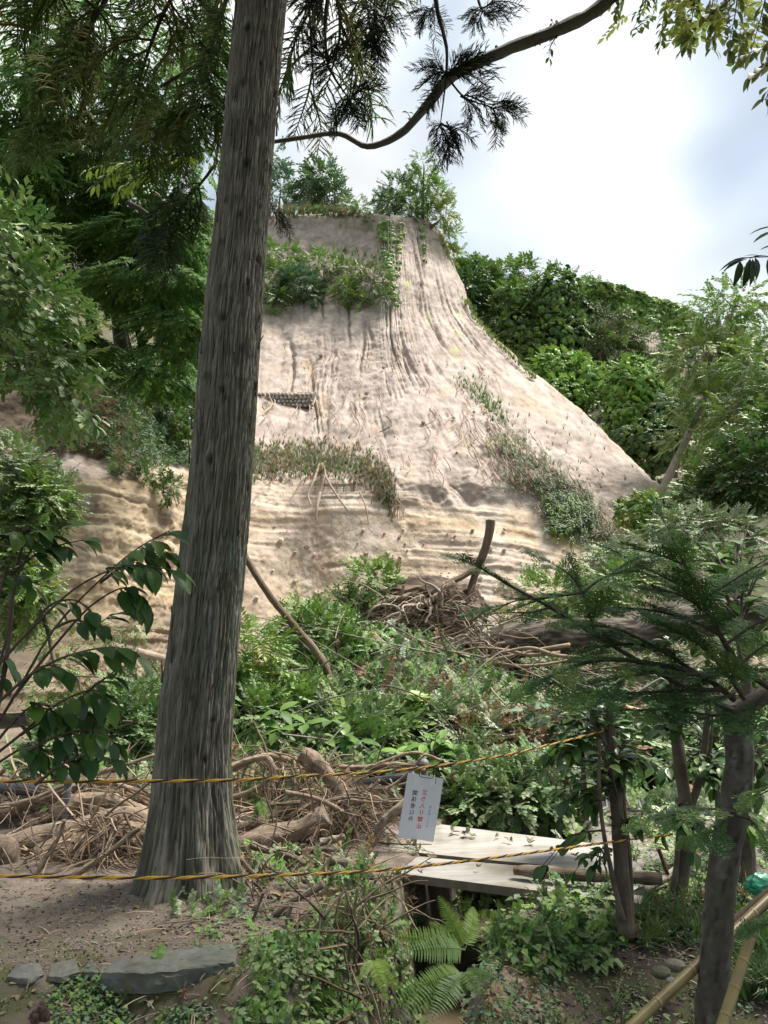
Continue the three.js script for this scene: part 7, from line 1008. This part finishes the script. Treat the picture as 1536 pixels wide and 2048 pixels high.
  part('trunk', g.build(), M.smoothBark, t);
}

// ---------- ferns ----------
reseed(1301);
function frondGeo(seed, pairs = 24) {
  reseed(seed * 71); const g = new Geo(), ax = (t) => V(0, 0.06 * Math.sin(t * 3) - 0.22 * t * t, t); g.tube([0, 0.25, 0.5, 0.75, 1].map(ax), (t) => 0.009 * (1 - 0.8 * t), { sides: 4, seg: 10, col: [0.7, 0.6, 0.35] });
  for (let k = 0; k < pairs; k++) for (const s of [-1, 1]) { const t = 0.12 + 0.87 * k / pairs, l = 0.175 * Math.pow(Math.sin(Math.PI * clamp(0.22 + 0.78 * t, 0, 0.995)), 0.75) * rr(0.92, 1.06) + 0.012, f = rr(0.85, 1.15), lf = new Geo(); const n = 7; // pinna with toothed edge
    for (let j = 0; j <= n; j++) { const q = j / n, w = 0.026 * (1 - q * 0.85) * (j % 2 ? 1 : 0.72) * (l / 0.175 + 0.3); lf.v(-w, 0.006, q * l, 0, q); lf.v(0, 0, q * l - 0.0, 0.5, q); lf.v(w, 0.006, q * l, 1, q); if (j) { const a = 3 * j - 3; lf.q(a, a + 1, a + 4, a + 3); lf.q(a + 1, a + 2, a + 5, a + 4); } }
    g.add(lf, basis(V(s, -0.14 + gauss() * 0.14, 0.32 + gauss() * 0.08), V(gauss() * 0.25, 1, gauss() * 0.25), ax(t)), [f, f, f]); }
  return g.build();
}
const FR = variants(frondGeo, 3), frondM = [[0.16, 0.27, 0.035], [0.2, 0.31, 0.045], [0.12, 0.22, 0.04], [0.14, 0.24, 0.07]].map((c) => tint(leafMat({ transmission: 0.4 }), c));
function fern(label, u, v, d, fronds) {
  const o = at(u, v, d), t = thing('fern', label, 'fern', o);
  for (const [a, b, dd, k, ux] of fronds) { const e = at(a, b, dd), m = new THREE.Mesh(pick(FR), frondM[k]); m.name = 'frond'; m.castShadow = m.receiveShadow = true; const dir = e.clone().sub(o), l = dir.length(); dir.y += 0.1 * l; basis(dir, V(ux ?? 0, 0.65, 0.85), null).decompose(m.position, m.quaternion, m.scale); m.scale.setScalar(l * 0.92); t.add(m); }
}
fern('bright fern whose tallest frond stands up in front of the dark gap under the bridge', 930, 1900, 3.85, [[872, 1782, 3.9, 1], [783, 1878, 3.7, 0], [800, 1912, 3.6, 3], [960, 1800, 4.1, 0, 0.3], [900, 1830, 4.1, 1, -0.4], [850, 1840, 3.9, 0]]);
fern('darker fern with long fronds arching down to the murky water', 925, 1945, 3.55, [[783, 2022, 3.3, 2], [808, 2044, 3.2, 2], [870, 2040, 3.2, 3], [830, 1985, 3.3, 0], [960, 1990, 3.3, 2], [1000, 1960, 3.5, 3]]);
fern('small yellowish fern on the mossy bank beside the hanging roots', 745, 1920, 4.0, [[795, 1985, 3.85, 1], [770, 1990, 3.8, 1], [720, 1960, 3.85, 0], [790, 1940, 4, 1]]);
fern('small fern hidden among the roots beside the cedar', 520, 1600, 6.0, [[505, 1650, 5.9, 2], [535, 1650, 5.8, 2], [540, 1600, 5.9, 2]]);
fern('little wilting fern on the far bank against the dark gap under the bridge', 1010, 1850, 4.5, [[995, 1795, 4.5, 0], [960, 1830, 4.3, 1], [1040, 1830, 4.4, 0], [1000, 1835, 4.2, 3]]);

// ---------- weeds, moss and litter on the near ground ----------
reseed(1401);
{
  const W = [], G2 = [], IV = [], MO = []; const put = (lib, p, s, tones, n = V(0, 1, 0), lift = 0) => lib.push({ m: basis(V(gauss(), lib === IV ? rr(0, 0.9) : 0, gauss()), V(n.x + gauss() * 0.2, n.y, n.z + gauss() * 0.2), p.add(V(0, lift, 0)), s * rr(0.6, 1.3)), c: vary(pick(tones), 0.2) });
  const nrmAt = (x, D) => { const e = 0.03; return V(groundY(x - e, -D) - groundY(x + e, -D), 2 * e, groundY(x, -D - e) - groundY(x, -D + e)).normalize(); };
  const lush = [LC.mid, LC.bright, LC.pale, LC.deep, LC.mid];
  for (let k = 0; k < 6000; k++) { // creeping plants along the banks
    const D = rr(2.7, 6.4), x = gullyX(D) + rr(-1.2, 1.5), g = gullyMask(x, D), bank = smooth(0.03, 0.25, g) * (1 - smooth(0.85, 0.98, g)); const right = x > gullyX(D) ? 0.55 : 0.75; const patch = smooth(-0.12, 0.18, noise(x * 2.1, D * 2.1, 33)); if (rnd() > (bank * right * 0.8 + 0.07) * patch) continue; if (D > 5.0 && D < 6.2 && g > 0.1) continue;
    const o = rnd(); put(o < 0.62 ? W : o < 0.85 ? IV : G2, onGround(x, D), o < 0.62 ? 0.1 * rr(0.6, 1.5) : 0.14, o > 0.9 ? [LC.dry, LC.pale] : lush, nrmAt(x, D).add(V(0, 0.4, 0.3)));
  }
  for (let k = 0; k < 800; k++) { const u = rr(930, 1230), v = rr(1780, 1940), p = gnd(u, v); if (noise(p.x * 2.5, 4, p.z * 2.5) < -0.25) continue; const o = rnd(); put(o < 0.55 ? W : o < 0.85 ? IV : G2, p, 0.1 * rr(0.5, 1.7), [LC.deep, LC.mid, LC.pale, LC.bright], V(0, 1, 0.2)); }
  for (let k = 0; k < 1100; k++) { const D = rr(2.8, 4.9), x = gullyX(D) - rr(0.26, 0.7), o = rnd(), p = onGround(x, D), n = nrmAt(x, D).add(V(0, 0.2, 0.25)); put(o < 0.45 ? W : o < 0.75 ? IV : G2, p, rr(0.05, 0.13), o > 0.75 ? [LC.pale, LC.mid, LC.dry] : lush, n); }
  for (let k = 0; k < 170; k++) { const p = gnd(rr(920, 1120), rr(1890, 2060)), o = rnd(); put(o < 0.5 ? W : o < 0.8 ? IV : G2, p, rr(0.04, 0.1), [LC.deep, LC.mid, LC.blue, LC.dry], V(0, 1, 0.2)); }
  for (let k = 0; k < 300; k++) { const u = rr(0, 500), v = rr(1960, 2060), p = gnd(u, v); if (noise(p.x * 3, 7, p.z * 3) < 0.02) continue; put(W, p, 0.07, [LC.mid, LC.blue, LC.deep, LC.bright], V(0, 1, 0.2)); }
  for (let k = 0; k < 140; k++) { const p = gnd(rr(480, 720), rr(1860, 2060)); put(rnd() < 0.6 ? W : IV, p, 0.09 * rr(0.6, 1.5), [LC.mid, LC.pale, LC.bright], V(0, 1, 0.3)); }
  for (let k = 0; k < 240; k++) { const p = gnd(rr(1300, 1536), rr(1720, 1850)); put(W, p, 0.09, [LC.mid, LC.deep, LC.bright], V(0, 1, 0.2)); }
  for (let k = 0; k < 120; k++) { const p = gnd(rr(1000, 1500), rr(1850, 2048)); put(W, p, 0.05, [LC.mid, LC.deep, LC.blue], V(0, 1, 0.2)); }
  for (let k = 0; k < 220; k++) { const p = gnd(rr(1250, 1536), rr(1610, 1720)); put(W, p, 0.08, [LC.bright, LC.mid, LC.yellow], V(0, 1, 0.2)); }
  for (let k = 0; k < 150; k++) { const p = gnd(rr(480, 740), rr(1720, 1790)); put(IV, p, 0.13, [LC.grey, LC.mid, LC.deep, LC.dry], V(0, 1, 0.2), 0.02); }
  for (let k = 0; k < 60; k++) { const p = gnd(rr(330, 500), rr(1780, 1850)); put(IV, p, 0.1, [LC.grey, LC.mid], V(0, 1, 0.2), 0.01); }
  for (let k = 0; k < 5200; k++) { const a = rnd(); const p = a < 0.3 ? onGround(rr(-3.5, 3.2), rr(6.2, 10.5)) : a < 0.55 ? onGround(rr(-1.5, 4.5), rr(7, 12)) : onGround(rr(-1.6, 7), rr(9, 17)); if (p.x < -1.6 && rnd() < 0.6) continue; put(IV, p, 0.24, pick([[LC.grey, LC.pale, LC.mid], [LC.mid, LC.deep, LC.pale], [LC.dry, LC.grey, LC.mid]]), V(0, 1, 0.5), 0.04); }
  for (let k = 0; k < 130; k++) { const p = gnd(rr(1210, 1500), rr(1780, 1900)); put(G2, p, 0.16, [LC.dry, LC.deep, LC.mid, LC.pale], V(0.2, 0.6, 0.7)); }
  for (let k = 0; k < 90; k++) { const p = gnd(rr(1480, 1560), rr(1850, 2000)); put(G2, p, 0.22, [LC.deep, LC.mid], V(-0.1, 0.7, 0.5)); }
  for (let k = 0; k < 160; k++) { const p = gnd(rr(640, 840), rr(1750, 1900)); put(G2, p, 0.12, [LC.dry, LC.pale, LC.mid], V(0.2, 0.5, 0.8)); }
  for (let k = 0; k < 14000; k++) { const D = rr(2.7, 5.6), x = rr(-2.6, 2.4), g = gullyMask(x, D), n2 = fbm(x * 5, D * 5, 8.1, 3); const on = (D < 4 ? smooth(0.03, 0.2, n2) * 0.7 : 0) + smooth(0.03, 0.2, g) * (1 - smooth(0.6, 0.95, g)) * smooth(-0.05, 0.15, n2); if (rnd() > on) continue; put(MO, onGround(x, D), 0.03, [[0.11, 0.13, 0.025], [0.14, 0.16, 0.03], [0.075, 0.09, 0.022]], nrmAt(x, D)); }
  foliage('creeping_weeds', 'weed', M.leaf, W).forEach((o) => o && tag(o, 'small creeping weeds growing over the stream banks and soil', null, null, 'stuff'));
  foliage('wilted_leaves', 'ivy', M.leafDull, IV).forEach((o) => o && tag(o, 'wilted ivy and torn leaves carpeting the debris', null, null, 'stuff'));
  foliage('trampled_grass', 'grass', M.grass, G2).forEach((o) => o && tag(o, 'dead grass blades hanging over the banks', null, null, 'stuff'));
  foliage('moss', 'grass', M.grass, MO).forEach((o) => o && tag(o, 'short moss on the banks', null, null, 'stuff'));
  // loose twigs, leaf scraps and crumbs of earth on the soil
  const tw = new Geo(), sc = []; for (let k = 0; k < 420; k++) { const p = k < 220 ? gnd(rr(0, 720), rr(1780, 2040)) : gnd(rr(980, 1536), rr(1780, 2045)); const a = rnd() * 6.28, l = rr(0.03, 0.16); tw.tube([p.clone().add(V(0, 0.004, 0)), p.clone().add(V(Math.cos(a) * l * 0.5, 0.012, Math.sin(a) * l * 0.5)), p.clone().add(V(Math.cos(a) * l, 0.004, Math.sin(a) * l))], rr(0.0012, 0.003), { sides: 3, seg: 3, col: rootTone(), cap: false }); }
  tag(part('fallen_twigs', tw.build(), M.dry, null, 'stuff'), 'small twigs strewn on the soil', null, null, 'stuff');
  const crumb = new THREE.IcosahedronGeometry(1, 0), cl = []; for (let k = 0; k < 9000; k++) { const p = rnd() < 0.6 ? gnd(rr(-20, 560), rr(1760, 1950)) : rnd() < 0.5 ? gnd(rr(960, 1556), rr(1840, 2060)) : gnd(rr(1240, 1556), rr(1640, 1760)); const s = 0.002 + 0.007 * Math.pow(rnd(), 3); cl.push({ m: basis(rdir(), rdir(), p, s), c: vary(pick([C.dirt, C.dirt2, C.litter, C.humus, [0.26, 0.22, 0.18]]), 0.25) }); }
  tag(scatter('soil_crumbs', crumb, new THREE.MeshStandardMaterial({ roughness: 1 }), cl), 'crumbs of earth and grit on the bare soil', null, null, 'stuff');
  const lf = LG.oval[0]; const ll = []; for (let k = 0; k < 420; k++) { const p = rnd() < 0.5 ? gnd(rr(-20, 700), rr(1770, 2050)) : gnd(rr(980, 1556), rr(1780, 2060)); ll.push({ m: basis(V(gauss(), 0.1 * gauss(), gauss()), V(gauss() * 0.5, 1, gauss() * 0.5), p.add(V(0, 0.008, 0)), rr(0.02, 0.055)), c: vary(pick([[0.2, 0.15, 0.08], [0.13, 0.09, 0.055], [0.2, 0.24, 0.14], [0.3, 0.25, 0.12]]), 0.2) }); }
  tag(scatter('leaf_litter', lf, M.leafDull, ll), 'fallen leaves scattered on the soil', null, null, 'stuff');
}
reseed(1411);
for (const [u, v, s, lab] of [[905, 1664, 0.06, 'curled dead leaf at the far edge of the bridge nearest the notice'], [930, 1668, 0.07, 'largest curled dead leaf on the far board right of the notice'], [945, 1672, 0.05, 'curled dead leaf beside the largest one on the far board'], [1020, 1682, 0.045, 'lone crumpled leaf in the middle of the far board'], [1058, 1686, 0.06, 'crisp folded leaf in the middle of the far board toward the stems'], [780, 1686, 0.06, 'crumpled leaf at the corner of the far board behind the notice'], [818, 1688, 0.05, 'small dead leaf under the lower edge of the notice'], [836, 1702, 0.055, 'dead leaf lying in the seam between the boards below the notice'], [865, 1716, 0.05, 'looped dry leaf on the near board close to the seam'], [992, 1674, 0.04, 'tiny dead leaf near the far edge between the two larger groups'], [1100, 1700, 0.04, 'small leaf scrap on the far board toward the camellia stem'], [1150, 1712, 0.035, 'tiny leaf scrap on the far board closest to the camellia stem'], [955, 1734, 0.03, 'leaf scrap in the middle of the near board'], [840, 1745, 0.03, 'leaf scrap on the near board where the rope crosses it']]) {
  const p = onPlane(u, v, 0.03), g = new Geo(); for (let k = 0; k < 4; k++) g.add(leaf({ L: s * rr(0.7, 1.3), W: s * 0.5, fold: rr(0.2, 0.9), droop: rr(-0.6, 0.5), rows: 4 }), basis(V(gauss(), 0.15, gauss()), V(gauss(), 1, gauss()), V(gauss() * s * 0.3, 0, gauss() * s * 0.3)), vary([0.2, 0.19, 0.11], 0.3)); const m = new THREE.Mesh(g.build(), M.leafDull); m.name = numbered('dead_leaf'); m.position.copy(p); m.castShadow = m.receiveShadow = true; scene.add(m); tag(m, lab, 'leaf', 'dead leaves on the bridge');
}
{ // rotten stump, bag
  const p = gnd(70, 2040), t = thing('rotten_stump', 'small rotten reddish stump in the soil at the near edge of the terrace', 'stump', p); for (let k = 0; k < 9; k++) { const g = new Geo(), a = rnd() * 6.28, r = rr(0, 0.05), q = p.clone().add(V(Math.cos(a) * r, -0.03, Math.sin(a) * r)); g.tube([q, q.clone().add(V(gauss() * 0.02, rr(0.05, 0.09), gauss() * 0.02))], (s) => 0.022 * (1 - 0.4 * s), { sides: 6, seg: 4, rough: 0.5, col: vary([0.11, 0.06, 0.04], 0.2) }); part('stub', g.build(), M.root, t); }
  const q = at(1526, 1770, 4.2), b = thing('green_bag', 'crumpled green plastic bag at the edge behind the fir trunk', 'bag', q), g = new THREE.IcosahedronGeometry(1, 4), P = g.attributes.position; for (let k = 0; k < P.count; k++) { const f = 1 + 0.5 * fbm(P.getX(k) * 2, P.getY(k) * 2, P.getZ(k) * 2, 3); P.setXYZ(k, P.getX(k) * f * 0.09, P.getY(k) * f * 0.055, P.getZ(k) * f * 0.06); } g.computeVertexNormals(); const m = new THREE.Mesh(g, new THREE.MeshPhysicalMaterial({ color: new THREE.Color().setRGB(0.03, 0.28, 0.16), roughness: 0.35, transmission: 0.3, thickness: 0, side: THREE.DoubleSide })); m.name = 'film'; m.castShadow = m.receiveShadow = true; b.add(m);
}

// ---------- render ----------
const renderer = new THREE.WebGLRenderer({ antialias: true });
renderer.toneMapping = THREE.LinearToneMapping; renderer.toneMappingExposure = EXPOSURE;
renderer.shadowMap.enabled = true; renderer.setSize(768, 1024);
renderer.render(scene, camera);
